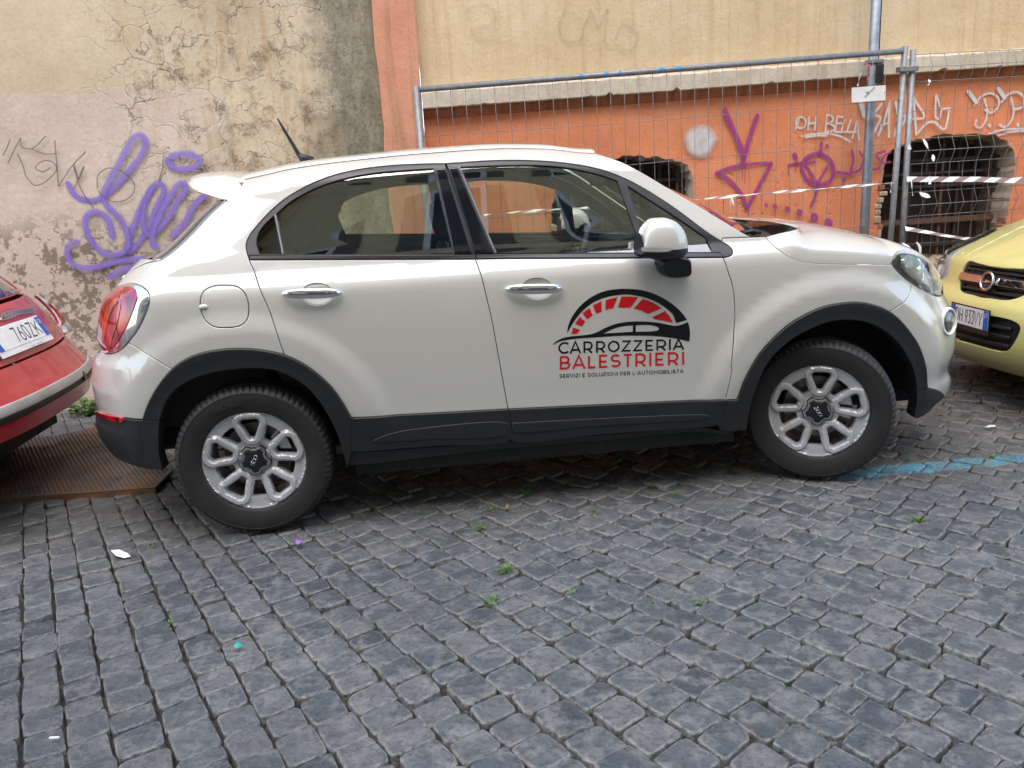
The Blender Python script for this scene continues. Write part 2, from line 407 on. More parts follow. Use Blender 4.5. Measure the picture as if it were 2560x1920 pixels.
# ---------------------------------------------------------------- white car: panels
CAR = thing('parked_car', 'white crossover car with a body shop logo on its front door', 'car', (1.285, 0, 0))
def emit(name, V, F, N, mat, parent, mirror):
    V = np.asarray(V); F = np.asarray(F) if not isinstance(F, list) else F
    o = mesh(name, V, F, mat, parent, True, N)
    if mirror:
        V2 = V*np.array([1, -1, 1]); N2 = np.asarray(N)*np.array([1, -1, 1]); F2 = [tuple(reversed(f)) for f in F]
        o2 = mesh(name, V2, F2, mat, parent, True, N2); return o, o2
    return o, None
def panel(name, poly, mat, parent=None, off=0., gap=.0016, roll=.003, flange=.012, grid=.03, holes=(), mirror=True, crown=None, only_far=False, rev=False):
    parent = parent or CAR
    P0 = poly_ccw(clean(poly)); H0 = [poly_ccw(clean(h)) for h in holes]
    loops = [(P0, 1)]+[(h, -1) for h in H0]
    rims = [(inset(L, s*gap), inset(L, s*(gap+roll)), s) for L, s in loops]
    pts, tri = cdt(rims[0][1], [r[1] for r in rims[1:]], grid)
    def at(q, o):
        n = surf_n(q[:, 0], q[:, 1]); return surf(q[:, 0], q[:, 1])+n*np.reshape(o, (-1, 1)), n
    base = np.full(len(pts), off)
    if crown is not None: base = base+crown(pts)
    V, N = at(pts, base); V = list(V); N = list(N); F = [tuple(t) for t in tri]
    for L, I, s in rims:
        n = len(L); b = len(V)
        cb = crown(I) if crown is not None else 0.
        v1, n1 = at(I, off+cb); v2, n2 = at(L, off-roll*.6)
        tg = v2-v1; tg = tg-np.sum(tg*n2, 1, keepdims=True)*n2; tg /= np.maximum(np.linalg.norm(tg, axis=1, keepdims=True), 1e-9)
        nm = n2*.6+tg; nm /= np.linalg.norm(nm, axis=1, keepdims=True)
        v3 = v2-n2*flange
        V += list(v1)+list(v2)+list(v2)+list(v3); N += list(n1)+list(nm)+list(tg)+list(tg)
        for i in range(n):
            j = (i+1) % n
            for r0, r1 in ((0, 1), (2, 3)):
                q = (b+r0*n+i, b+r1*n+i, b+r1*n+j, b+r0*n+j)
                F.append(q if s > 0 else q[::-1])
    V = np.array(V); N = np.array(N)
    if only_far:
        return emit(name, V*np.array([1, -1, 1]), [tuple(reversed(f)) for f in F], N*np.array([1, -1, 1]), mat, parent, False)
    return emit(name, V, F, N, mat, parent, mirror)
def cut(curve, q, part):
    """part 0: up to the point nearest q; 1: from it"""
    i = int(np.argmin(np.linalg.norm(curve-np.asarray(q), axis=1)))
    r = curve[:i+1] if part == 0 else curve[i:]
    r = r.copy(); r[-1 if part == 0 else 0] = q; return r
def J(*cs): return np.vstack(cs)
def I1(zone, p): return inv(T(zone, [p]))[0]
def LN(*q, step=.012): return np.vstack([cr(np.array([q[i], q[i+1]]), step)[:-1] for i in range(len(q)-1)]+[np.array([q[-1]])])

bseam = CM(('Z5', [(1625, 90), (1745, 470), (1860, 848), (1900, 960), (1960, 1200)]), ('Z8', [(800, 0), (845, 250), (885, 470), (895, 535), (899, 562), (893, 628)]))
rrear = CM(('Z5', [(72, 853), (110, 940), (150, 1060), (230, 1250), (290, 1430)]), ('Z4', [(1683, 563)]))
ffront = CM(('Z6', [(1882, 756), (1915, 850), (1947, 950), (1962, 1050), (1965, 1200), (1955, 1350), (1940, 1550)]), ('Z8', [(2066, 250), (2048, 350), (2029, 422)]))
sillT = CM(('Z8', [(65, 515), (450, 493), (885, 470), (1500, 441), (2029, 421), (2091, 419)]))
aR = CM(('Z4', [(848, 945), (868, 880), (908, 795), (960, 715), (1020, 648), (1080, 602), (1170, 560), (1290, 534), (1420, 525), (1560, 536), (1683, 563), (1790, 612), (1900, 692), (1985, 780), (2050, 880), (2075, 925), (2090, 938)]))
aRin = CM(('Z4', [(950, 948), (975, 862), (1010, 800), (1060, 752), (1130, 710), (1240, 670), (1380, 645), (1500, 638), (1620, 648), (1730, 690), (1830, 760), (1900, 840), (1960, 940), (2010, 1050), (2040, 1150), (2058, 1228)]))
aF = CM(('Z7', [(1255, 1040), (1250, 960), (1235, 880), (1205, 800), (1160, 730), (1100, 660), (1045, 617), (960, 582), (870, 567), (780, 572), (680, 592), (580, 635), (490, 690), (400, 770), (330, 850), (280, 930), (240, 1010), (215, 1080)]), ('Z8', [(2091, 419)]))
aFin = CM(('Z7', [(1182, 1200), (1193, 1100), (1190, 1020), (1175, 940), (1145, 870), (1100, 800), (1040, 740), (960, 690), (880, 667), (800, 660), (710, 672), (620, 705), (530, 750), (450, 810), (390, 870), (340, 950), (300, 1050), (270, 1150), (252, 1270)]))
beltB = CM(('Z5', [(72, 853), (900, 850), (1860, 846)]), ('Z6', [(300, 762), (800, 760), (1300, 758), (1882, 754)]))
beltT = CM(('Z5', [(78, 818), (900, 814), (1855, 810)]), ('Z6', [(300, 729), (800, 726), (1300, 723), (1862, 720)]))
winR = CM(('Z5', [(72, 851), (48, 770), (50, 715), (75, 660), (120, 600), (190, 520), (270, 440), (370, 360), (480, 295), (600, 235), (760, 177), (960, 132), (1200, 104), (1400, 94), (1620, 90)]))
winF = CM(('Z5', [(1628, 90)]), ('Z6', [(0, 75), (200, 62), (400, 58), (600, 65), (800, 85), (950, 112), (1080, 150), (1200, 200), (1330, 270), (1450, 345), (1560, 420), (1680, 510), (1790, 590), (1870, 640), (1935, 682), (1952, 708), (1943, 735), (1915, 750), (1882, 755)]))
pB_belt = I1('Z5', (1860, 847)); pB_sill = I1('Z8', (885, 470)); pB_top = I1('Z5', (1625, 90))
pF_sill = I1('Z8', (2029, 421)); pR_arch = I1('Z4', (1683, 563)); pR_bump = I1('Z4', (1020, 648)); pF_bump = I1('Z7', (1050, 619))
white, plastic = M['white_paint'], M['black_plastic']

# doors
door_r_poly = J(cut(beltB, pB_belt, 0), cut(cut(bseam, pB_belt, 1), pB_sill, 0), cut(sillT, pB_sill, 0)[::-1], cut(aR, pR_arch, 1)[::-1], rrear[::-1])
door_f_poly = J(cut(beltB, pB_belt, 1), ffront, cut(cut(sillT, pF_sill, 0), pB_sill, 1)[::-1], cut(cut(bseam, pB_belt, 1), pB_sill, 0)[::-1])
def ell(zone, cx, cy, rx, ry, n=36): return inv(T(zone, [(cx+rx*math.cos(t), cy+ry*math.sin(t)) for t in np.linspace(0, 2*math.pi, n, endpoint=False)]))
cupR = ell('Z5', 610, 1122, 122, 84); cupF = ell('Z6', 553, 978, 108, 74)
DOOR_R, DOOR_R2 = panel('rear_door', door_r_poly, white, holes=[cupR]); DOOR_F, DOOR_F2 = panel('front_door', door_f_poly, white, holes=[cupF])
fuel = cr(inv(T('Zc', [(958, 1205), (985, 1112), (1060, 1070), (1160, 1062), (1262, 1077), (1322, 1140), (1346, 1240), (1332, 1335), (1280, 1385), (1170, 1401), (1060, 1390), (988, 1325)])), .01, closed=True)
# side frame: quarter, pillars, roof rail
def ztop(x): return 1.5715-(1.600-ZROOF(x))
xs = np.linspace(.045, 1.575, 110); roof_edge = np.stack([xs, ztop(xs)], 1)
cglass = CM(('Zc', [(655, 857), (750, 790), (870, 680), (1060, 480), (1170, 385), (1270, 290), (1300, 240)]))
apil = CM(('Z2', [(1640, 1026), (1700, 1050), (1850, 1130), (2000, 1220), (2203, 1340)]), ('D', [(1600, 500)]), ('Z3', [(452, 1386)]))
seamA = CM(('Z3', [(275, 1392), (360, 1389), (452, 1386), (548, 1382)]))
pA = I1('Z3', (452, 1386)); pWA = I1('Z6', (1870, 640))
tailring = CM(('Z4', [(760, 490)]), ('Zc', [(460, 1420), (520, 1300), (552, 1200), (548, 1130), (500, 1075), (400, 1045), (312, 1062)]))
seamB = CM(('Z4', [(1020, 648), (890, 570), (760, 490)]))
side_poly = J(rrear, cut(cut(aR, pR_arch, 0), pR_bump, 1)[::-1], seamB, tailring, cr(np.array([tailring[-1], (-.52, 1.135), (-.40, 1.178), cglass[0]]), .012), cglass,
              cr(np.array([cglass[-1], (.028, 1.485), roof_edge[0]]), .01), roof_edge, cr(np.array([roof_edge[-1], apil[0]]), .01), apil, cut(seamA, pA, 0)[::-1], cut(winF, pWA, 0)[::-1], winR[::-1])
SIDE, SIDE2 = panel('side_frame', side_poly, white, grid=.025, holes=[fuel])
FLAP, _ = panel('fuel_flap', fuel, white, gap=.0022, roll=.002, mirror=True)
# fender
hoodcut = CM(('Z3', [(548, 1384), (600, 1440), (680, 1500), (760, 1535), (850, 1550), (1000, 1557), (1180, 1560), (1345, 1562)]))
headpx = T('Z7', [(1060, 347), (1072, 315), (1105, 297), (1160, 300), (1230, 330), (1300, 380), (1345, 440), (1353, 495), (1338, 528), (1300, 530), (1240, 502), (1170, 462), (1110, 412), (1075, 375)])
head = inv(headpx); headc = cr(head, .01, closed=True)
ph0 = head[0]; ph1 = head[11]
def loop_between(L, qa, qb, fwd=True):
    i = int(np.argmin(np.linalg.norm(L-qa, axis=1))); j = int(np.argmin(np.linalg.norm(L-qb, axis=1))); n = len(L); r = [i]
    while r[-1] != j: r.append((r[-1]+(1 if fwd else -1)) % n)
    return L[r]
head_low = loop_between(headc, ph0, ph1, False)          # outer lower edge, from hood cut to bumper seam
head_top = loop_between(headc, ph0, head[6], True)       # along the bonnet
head_in = loop_between(headc, head[6], ph1, True)
seamF = CM(('Z7', [(1172, 468), (1160, 520), (1130, 565), (1050, 619)]))
fender_poly = J(cut(seamA, pA, 0), cut(seamA, pA, 1), hoodcut, head_low, seamF, cut(aF, pF_bump, 1), cut(sillT, pF_sill, 1)[::-1], ffront[::-1], cut(winF, pWA, 1)[::-1])
FENDER, _ = panel('fender', fender_poly, white)
# bumpers
ACF, ACR = 3.92, -1.30
lip_top = CM(('Z7', [(1257, 1040), (1300, 1050), (1335, 1065), (1350, 1088)]))
fb_poly = J(seamF, cut(aF, pF_bump, 0)[::-1], lip_top, LN(lip_top[-1], (3.5, .285), (ACF, .285), (ACF, .86), (3.55, .86), head_in[0], step=.02), head_in)
FBUMP, _ = panel('front_bumper', fb_poly, white, gap=.0012)
lip_poly = J(lip_top, LN(lip_top[-1], (3.5, .285), (ACF, .285), (ACF, .20), (3.45, .20), step=.02), CM(('Z7', [(1330, 1128), (1250, 1178), (1182, 1203), (1193, 1120), (1197, 1045)])))
panel('front_lip', lip_poly, plastic, off=.006, flange=.03, grid=.02)
tail_low = CM(('Z4', [(760, 490), (735, 518)]), ('Zc', [(300, 1592), (240, 1612), (176, 1586)]))
refl_top = CM(('Z4', [(848, 945), (735, 935), (640, 915), (575, 893)]))
rb_poly = J(cut(aR, pR_bump, 0), seamB, tail_low, LN(tail_low[-1], (-.85, .785), (ACR, .785), (ACR, .535), (-.9, .535), refl_top[-1], step=.02), refl_top[::-1])
RBUMP, _ = panel('rear_bumper', rb_poly, white, gap=.0012)
bb_low = J(CM(('Z4', [(950, 948), (946, 1050), (950, 1150), (972, 1238)])), CM(('Z4', [(972, 1240), (900, 1238), (830, 1223), (740, 1190), (670, 1140)])))
rbb_poly = J(refl_top, LN(refl_top[-1], (-.9, .535), (ACR, .535), (ACR, .385), (-.86, .378), bb_low[-1], step=.02), bb_low[::-1])
panel('bumper_skirt', rbb_poly, plastic, off=.008, flange=.05, grid=.02)
rfl = CM(('Z4', [(578, 893), (600, 920), (660, 945), (735, 957), (738, 935), (650, 915), (590, 893)]))
panel('reflector', rfl, M['tail_red'], off=.012, gap=0, roll=.002, grid=.02)
# tailgate below the glass
tg_poly = J(cr(np.array([cglass[0], (-.40, 1.178), (-.52, 1.135), tailring[-1]]), .012), LN(tailring[-1], (-.62, 1.04), (-.66, .92), (-.66, .80), (ACR, .79), (ACR, 1.185), (-.6, 1.19), (-.40, 1.20), tuple(cglass[0]), step=.02))
panel('tailgate', tg_poly, white, grid=.03)
# arch and sill trims
def lipped(poly): return inset(poly_ccw(clean(poly)), -.003)
pE = I1('Z8', (62, 690))
archR_poly = J(aR, LN(aR[-1], pE, aRin[-1]), aRin[::-1], LN(aRin[0], aR[0]))
panel('wheel_arch_trim', lipped(archR_poly), plastic, off=.010, roll=.006, flange=.05, grid=.02)
seamS = CM(('Z8', [(2029, 423), (2026, 480), (2012, 520), (1988, 548)]))
archF_poly = J(aF, cut(sillT, pF_sill, 1)[::-1], seamS, CM(('Z8', [(1988, 548), (2000, 575), (2060, 583)])), LN(I1('Z8', (2060, 583)), aFin[-1]), aFin[::-1], LN(aFin[0], I1('Z7', (1197, 1045)), aF[0]))
panel('wheel_arch_trim', lipped(archF_poly), plastic, off=.010, roll=.006, flange=.05, grid=.02)
sr_poly = J(cut(sillT, pB_sill, 0), CM(('Z8', [(886, 472), (895, 535), (899, 562), (892, 630), (500, 660), (65, 692)])), LN(pE, aR[-1]))
panel('sill_trim', lipped(sr_poly), plastic, off=.010, roll=.005, flange=.04, grid=.02)
sf_poly = J(cut(cut(sillT, pF_sill, 0), pB_sill, 1), seamS, CM(('Z8', [(1988, 550), (1890, 563), (1400, 596), (900, 630), (904, 562), (899, 535), (889, 472)])))
panel('sill_trim', lipped(sf_poly), plastic, off=.010, roll=.005, flange=.04, grid=.02)
gr = CM(('Z8', [(165, 633), (250, 598), (450, 563), (882, 541), (886, 570), (880, 602), (500, 626), (250, 642)])); gf = CM(('Z8', [(906, 538), (1300, 517), (1700, 499), (1850, 494), (1935, 498), (1951, 509), (1900, 523), (1700, 536), (1300, 560), (906, 585), (909, 560)]))
bulge = lambda L: (lambda q: .010*sstep(seg_dist(L, q)/.022))
panel('sill_bead', gr, plastic, off=.0125, gap=0, roll=.003, flange=.01, grid=.01, crown=bulge(gr)); panel('sill_bead', gf, plastic, off=.0125, gap=0, roll=.003, flange=.01, grid=.01, crown=bulge(gf))
lipS = CM(('Z8', [(40, 705), (500, 672), (892, 642), (1400, 607), (1890, 572), (2060, 590)]))
panel('sill_lip', J(lipS, np.stack([lipS[::-1, 0], lipS[::-1, 1]-np.interp(lipS[::-1, 0], [.4, 1.0, 1.9, 2.2], [.065, .04, .025, .02])], 1)), plastic, off=-.012, flange=.05, grid=.03)
# window surrounds
surrR = J(winR, LN(I1('Z5', (1620, 92)), I1('Z5', (1853, 811))), cut(beltT, I1('Z5', (1853, 811)), 0)[::-1])
def shp(zone, pts, closed=True, step=.01): return inv(T(zone, pts))
gRpx = [(290, 490), (400, 395), (540, 315), (700, 250), (900, 195), (1100, 163), (1300, 147), (1525, 133)]
gR = J(CM(('Z5', gRpx)), LN(I1('Z5', (1525, 133)), I1('Z5', (1683, 801)), I1('Z5', (352, 805))), LN(I1('Z5', (352, 805)), I1('Z5', (290, 490))))
gQ = J(CM(('Z5', [(152, 803), (134, 740), (134, 690), (155, 630), (200, 570), (264, 511)])), LN(I1('Z5', (264, 511)), I1('Z5', (328, 804)), I1('Z5', (152, 803))))
panel('window_surround', surrR, M['rubber_trim'], off=-.001, gap=.001, holes=[gR, gQ], grid=.02)
surrF = J(winF, cut(beltT, I1('Z6', (1862, 721)), 0)[::-1][:0] if False else LN(winF[-1], I1('Z6', (1862, 721))), cut(beltT, I1('Z5', (1868, 810)), 1)[::-1], LN(I1('Z5', (1868, 810)), winF[0]))
gF = J(CM(('Z6', [(5, 110), (300, 99), (550, 98), (750, 113), (900, 141), (1020, 172), (1122, 206)])), LN(I1('Z6', (1122, 206)), I1('Z6', (1308, 721)), I1('Z6', (255, 727)), I1('Z6', (5, 110))))
gV = J(CM(('Z6', [(1205, 249), (1400, 373), (1600, 504), (1755, 613)])), LN(I1('Z6', (1755, 613)), I1('Z6', (1806, 711)), I1('Z6', (1338, 717)), I1('Z6', (1205, 249))))
panel('window_surround', surrF, M['rubber_trim'], off=-.001, gap=.001, holes=[gF, gV], grid=.02)
panel('belt_trim', J(cut(beltB, I1('Z5', (1856, 847)), 0), cut(beltT, I1('Z5', (1850, 810)), 0)[::-1]), M['rubber_trim'], off=.002, gap=.0005, grid=.02)
panel('belt_trim', J(cut(beltB, I1('Z5', (1868, 847)), 1), beltT[-1:], cut(beltT, I1('Z5', (1866, 810)), 1)[::-1]), M['rubber_trim'], off=.002, gap=.0005, grid=.02)
for nm, g, mt in (('rear_side_window', gR, 'car_glass'), ('quarter_window', gQ, 'dark_glass'), ('front_side_window', gF, 'car_glass'), ('quarter_window', gV, 'car_glass')):
    panel(nm, inset(poly_ccw(clean(g)), -.004), M[mt], off=-.008, gap=0, roll=.001, flange=.003, grid=.02)
panel('pillar_cover', LN(*[I1('Z5', q) for q in ((1546, 132), (1624, 126), (1834, 802), (1692, 804), (1546, 132))]), M['gloss_black'], off=.003, grid=.02)
panel('pillar_cover', LN(*[I1('Z5', q) for q in ((1650, 122), (1716, 118), (2003, 802), (1857, 802), (1650, 122))]), M['gloss_black'], off=.003, grid=.02)
panel('window_seal', LN(*[I1('Z5', q) for q in ((1722, 116), (1738, 116), (2028, 801), (2012, 801), (1722, 116))]), M['seal_grey'], off=.002, gap=0, roll=.001, grid=.02)
panel('window_seal', LN(*[I1('Z5', q) for q in ((272, 492), (284, 490), (346, 806), (332, 806), (272, 492))]), M['seal_grey'], off=.002, gap=0, roll=.001, grid=.02)

# ---- lofted skins: bonnet, roof, windscreen, rear window
def loft(name, B, Cn, mat, k=20, pz=.62, px=1.0, parent=None, thick=0, sub=None):
    """B: edge curve on the near side, Cn: centre line; same number of points"""
    B = np.asarray(B); Cn = np.asarray(Cn); n = len(B); V = []
    ss = np.linspace(-math.pi/2, math.pi/2, 2*k+1)
    for i in range(n):
        for s in ss:
            c = max(0., math.cos(s)); V.append((B[i, 0]+(Cn[i, 0]-B[i, 0])*c**px+(sub(i, c) if sub else 0.), -abs(B[i, 1])*-math.sin(s), B[i, 2]+(Cn[i, 2]-B[i, 2])*c**pz))
    w = 2*k+1; F = [(i*w+j, (i+1)*w+j, (i+1)*w+j+1, i*w+j+1) for i in range(n-1) for j in range(w-1)]
    o = mesh(name, V, F, mat, parent or CAR, True)
    bm = bmesh.new(); bm.from_mesh(o.data); bmesh.ops.recalc_face_normals(bm, faces=bm.faces); bm.to_mesh(o.data); bm.free()
    return o
def S3(az, off=0.): return surf(az[:, 0], az[:, 1])+off*surf_n(az[:, 0], az[:, 1])
re3 = S3(roof_edge, -.001)
ctr = np.stack([re3[:, 0]-.02, 0*re3[:, 0], ZROOF(re3[:, 0])+.012], 1)
ROOF = loft('roof', re3, ctr, white, pz=.75)
# bonnet
hb = J(S3(hoodcut, -.001), S3(head_top, -.001)[1:]); hb = cr(hb, n=60)
HC = pchip([2.2, 2.30, 2.45, 2.65, 2.85, 3.0, 3.1, 3.2, 3.3], [2.36, 2.44, 2.56, 2.74, 2.93, 3.09, 3.19, 3.28, 3.34])
xc = HC(hb[:, 0]); HZ = pchip([2.3, 2.45, 2.6, 2.8, 3.0, 3.15, 3.25, 3.34], [1.165, 1.178, 1.172, 1.135, 1.065, .99, .925, .87])
BONNET = loft('bonnet', hb, np.stack([xc, 0*xc, HZ(xc)], 1), white, pz=.55, px=1.0, sub=lambda i, c: .13*max(0., 1-i/14)**1.5*(4*c*(1-c))**.8)
# windscreen and rear window
ap3 = S3(J(cr(np.array([roof_edge[-1], apil[0]]), .02)[:-1], apil), -.006); ap3 = cr(ap3, n=40)
t_ = np.linspace(0, 1, 40)
loft('windscreen', ap3, np.stack([ap3[:, 0]+.06+.26*t_, 0*t_, ap3[:, 2]+.020-.040*t_], 1), M['car_glass'], pz=1.6, px=3.4)
cg = S3(cut(cglass, I1('Zc', (1170, 385)), 0), -.006); cg = cr(cg, n=30); t_ = np.linspace(0, 1, 30)
loft('rear_window', cg, np.stack([cg[:, 0]-.15+.02*t_, 0*t_, cg[:, 2]+.008], 1), M['dark_glass'], pz=1.0, px=1.0)
# roof spoiler over the rear window
g_ = lambda u, v, y: onY(*T('Zc', [(u, v)])[0], y)
sm = S3(np.array([roof_edge[0], (.028, 1.485), I1('Zc', (1270, 290)), I1('Zc', (1170, 385))]), -.003)+np.array([.012, 0, 0])
ring = [sm[0]+np.array([.0, 0, .004]), g_(1150, 192, -.54), g_(965, 206, -.52), g_(905, 224, -.51), g_(870, 264, -.51), g_(905, 292, -.53), g_(965, 322, -.56), g_(1080, 358, -.60), sm[3], sm[2], sm[1]]
bowk = [.02, .03, .05, .06, .06, .06, .06, .04, .03, .02, .01]; bowz = [.036, .036, .034, .034, .03, .03, .03, .03, .02, .02, .03]
V = []; F = []; ny = 21; k8 = len(ring)
for j in range(ny):
    s_ = -1+2*j/(ny-1); sq = np.sign(s_)*abs(s_)**.8; bow = 1-abs(s_)**2.6
    V += [(p[0]-bowk[i]*bow, abs(p[1])*sq, p[2]+bowz[i]*bow) for i, p in enumerate(ring)]
for j in range(ny-1):
    for i in range(k8): F.append((j*k8+i, j*k8+(i+1) % k8, (j+1)*k8+(i+1) % k8, (j+1)*k8+i))
F += [tuple(range(k8)), tuple(reversed(range((ny-1)*k8, ny*k8)))]
mbs = MB(); mbs.add(V, F); SPOIL = mbs.build('roof_spoiler', white, CAR, auto=.7)
# cowl with wipers, antenna
ck = S3(np.array([I1('Z3', (452, 1386)), I1('Z3', (548, 1382))]))
mb = MB(); cw = []
for s in np.linspace(-1, 1, 21):
    bow = 1-abs(s)**2.2
    cw.append((2.12+.30*bow, -.80*s, 1.125+.01*bow)); cw.append((2.30+.17*bow, -.82*s, 1.120+.012*bow))
mb.add(cw, [(2*i, 2*i+1, 2*i+3, 2*i+2) for i in range(20)]); mb.build('cowl', plastic, CAR, True)
mb = MB(); mb.tube([(2.30, -.60, 1.135), (2.35, -.45, 1.150), (2.42, -.10, 1.162), (2.43, .25, 1.165)], [.012, .009, .008, .006], 6); mb.tube([(2.23, -.62, 1.145), (2.27, -.66, 1.150), (2.33, -.60, 1.140)], .011, 6); mb.build('wiper', plastic, CAR, True)
ab = onY(1672*.45208, 888*.45208, -.02); at_ = onY(1534*.45208, 655*.45208, -.02)
mb = MB(); mb.tube([ab+(at_-ab)*t for t in np.linspace(-.04, 1, 8)], np.linspace(.012, .0045, 8), 8); mb.tube([ab+np.array([.05, 0, -.006]), ab+np.array([.0, 0, .012]), ab+np.array([-.012, 0, .03])], [.022, .020, .012], 8); mb.build('antenna', plastic, CAR, True)

# ---- dark inner shell so that seams read as gaps, wheel housings, floor
shell = MB()
def patch(poly, off, name, mat, mirror=True, grid=.06): return panel(name, poly, mat, off=off, gap=0, roll=.001, flange=.001, grid=grid, mirror=mirror)
inner_poly = J(LN((-.55, .42), (-.50, .55), step=.03), cut(aR, pR_bump, 1)[:0], cr(np.array([(-.45, .62), (-.36, .74), (-.2, .83), (0, .86), (.2, .82), (.37, .70), (.46, .50), (.47, .33)]), .03), LN((.47, .33), (2.09, .30), step=.05),
               cr(np.array([(2.09, .30), (2.12, .50), (2.22, .70), (2.4, .83), (2.62, .87), (2.84, .81), (3.0, .66), (3.08, .45)]), .03), LN((3.08, .45), (3.3, .45), (3.3, .765), (3.1, .785), (2.90, .855), (2.78, .95), (2.45, .98), (2.30, 1.06), (2.05, 1.06), (.10, 1.13), (-.2, 1.15), (-.45, 1.05), (-.55, .9), step=.05))
patch(inner_poly, -.016, 'inner_shell', M['dark_gap'])
for nm, mid in (('bpillar', ((.86, 1.50), (.985, 1.50), (1.075, 1.12), (.955, 1.13))),):
    patch(LN(*mid, mid[0], step=.03), -.014, 'pillar_core', M['interior_dark'])
def housing(hx, s):
    mb = MB(); n = 28; prof = [(.458, .765), (.455, .75), (.45, .60), (.40, .52), (.02, .52)]; V = []; F = []; k = len(prof)
    for i in range(n+1):
        a = math.radians(2)+math.radians(176)*i/n
        for r, y in prof: V.append((hx+r*math.cos(a), s*y, .332+r*math.sin(a)))
    for i in range(n):
        for q in range(k-1): F.append((i*k+q, i*k+q+1, (i+1)*k+q+1, (i+1)*k+q))
    mb.add(V, F); mb.build('wheel_housing', M['underbody'], CAR, True)
for hx in (0, 2.57):
    for s in (-1, 1): housing(hx, s)
mb = MB(); mb.box((.42, -.80, .21), (2.14, .80, .30)); mb.box((-.55, -.50, .31), (.45, .50, .45)); mb.box((2.1, -.50, .24), (3.20, .50, .40)); mb.build('underbody', M['underbody'], CAR)
# ---------------------------------------------------------------- wheels
def arc_pts(cx, cy, r, a0, a1, n): return [(cx+r*math.cos(a), cy+r*math.sin(a)) for a in np.linspace(a0, a1, n)]
def round_poly(P, r, n=5):
    P = np.asarray(P, float); out = []
    rr = np.broadcast_to(np.asarray(r, float), (len(P),))
    for i in range(len(P)):
        a, b, c = P[i-1], P[i], P[(i+1) % len(P)]; u = (a-b)/np.linalg.norm(a-b); v = (c-b)/np.linalg.norm(c-b)
        ang = math.acos(np.clip(u@v, -1, 1)); d = min(rr[i]/math.tan(ang/2), .48*min(np.linalg.norm(a-b), np.linalg.norm(c-b)))
        p, q = b+u*d, b+v*d
        for t in np.linspace(0, 1, n): out.append((1-t)**2*p+2*t*(1-t)*b+t*t*q)
    return np.array(out)
def rot2(P, a): c, s = math.cos(a), math.sin(a); P = np.asarray(P); return np.stack([P[:, 0]*c-P[:, 1]*s, P[:, 0]*s+P[:, 1]*c], 1)
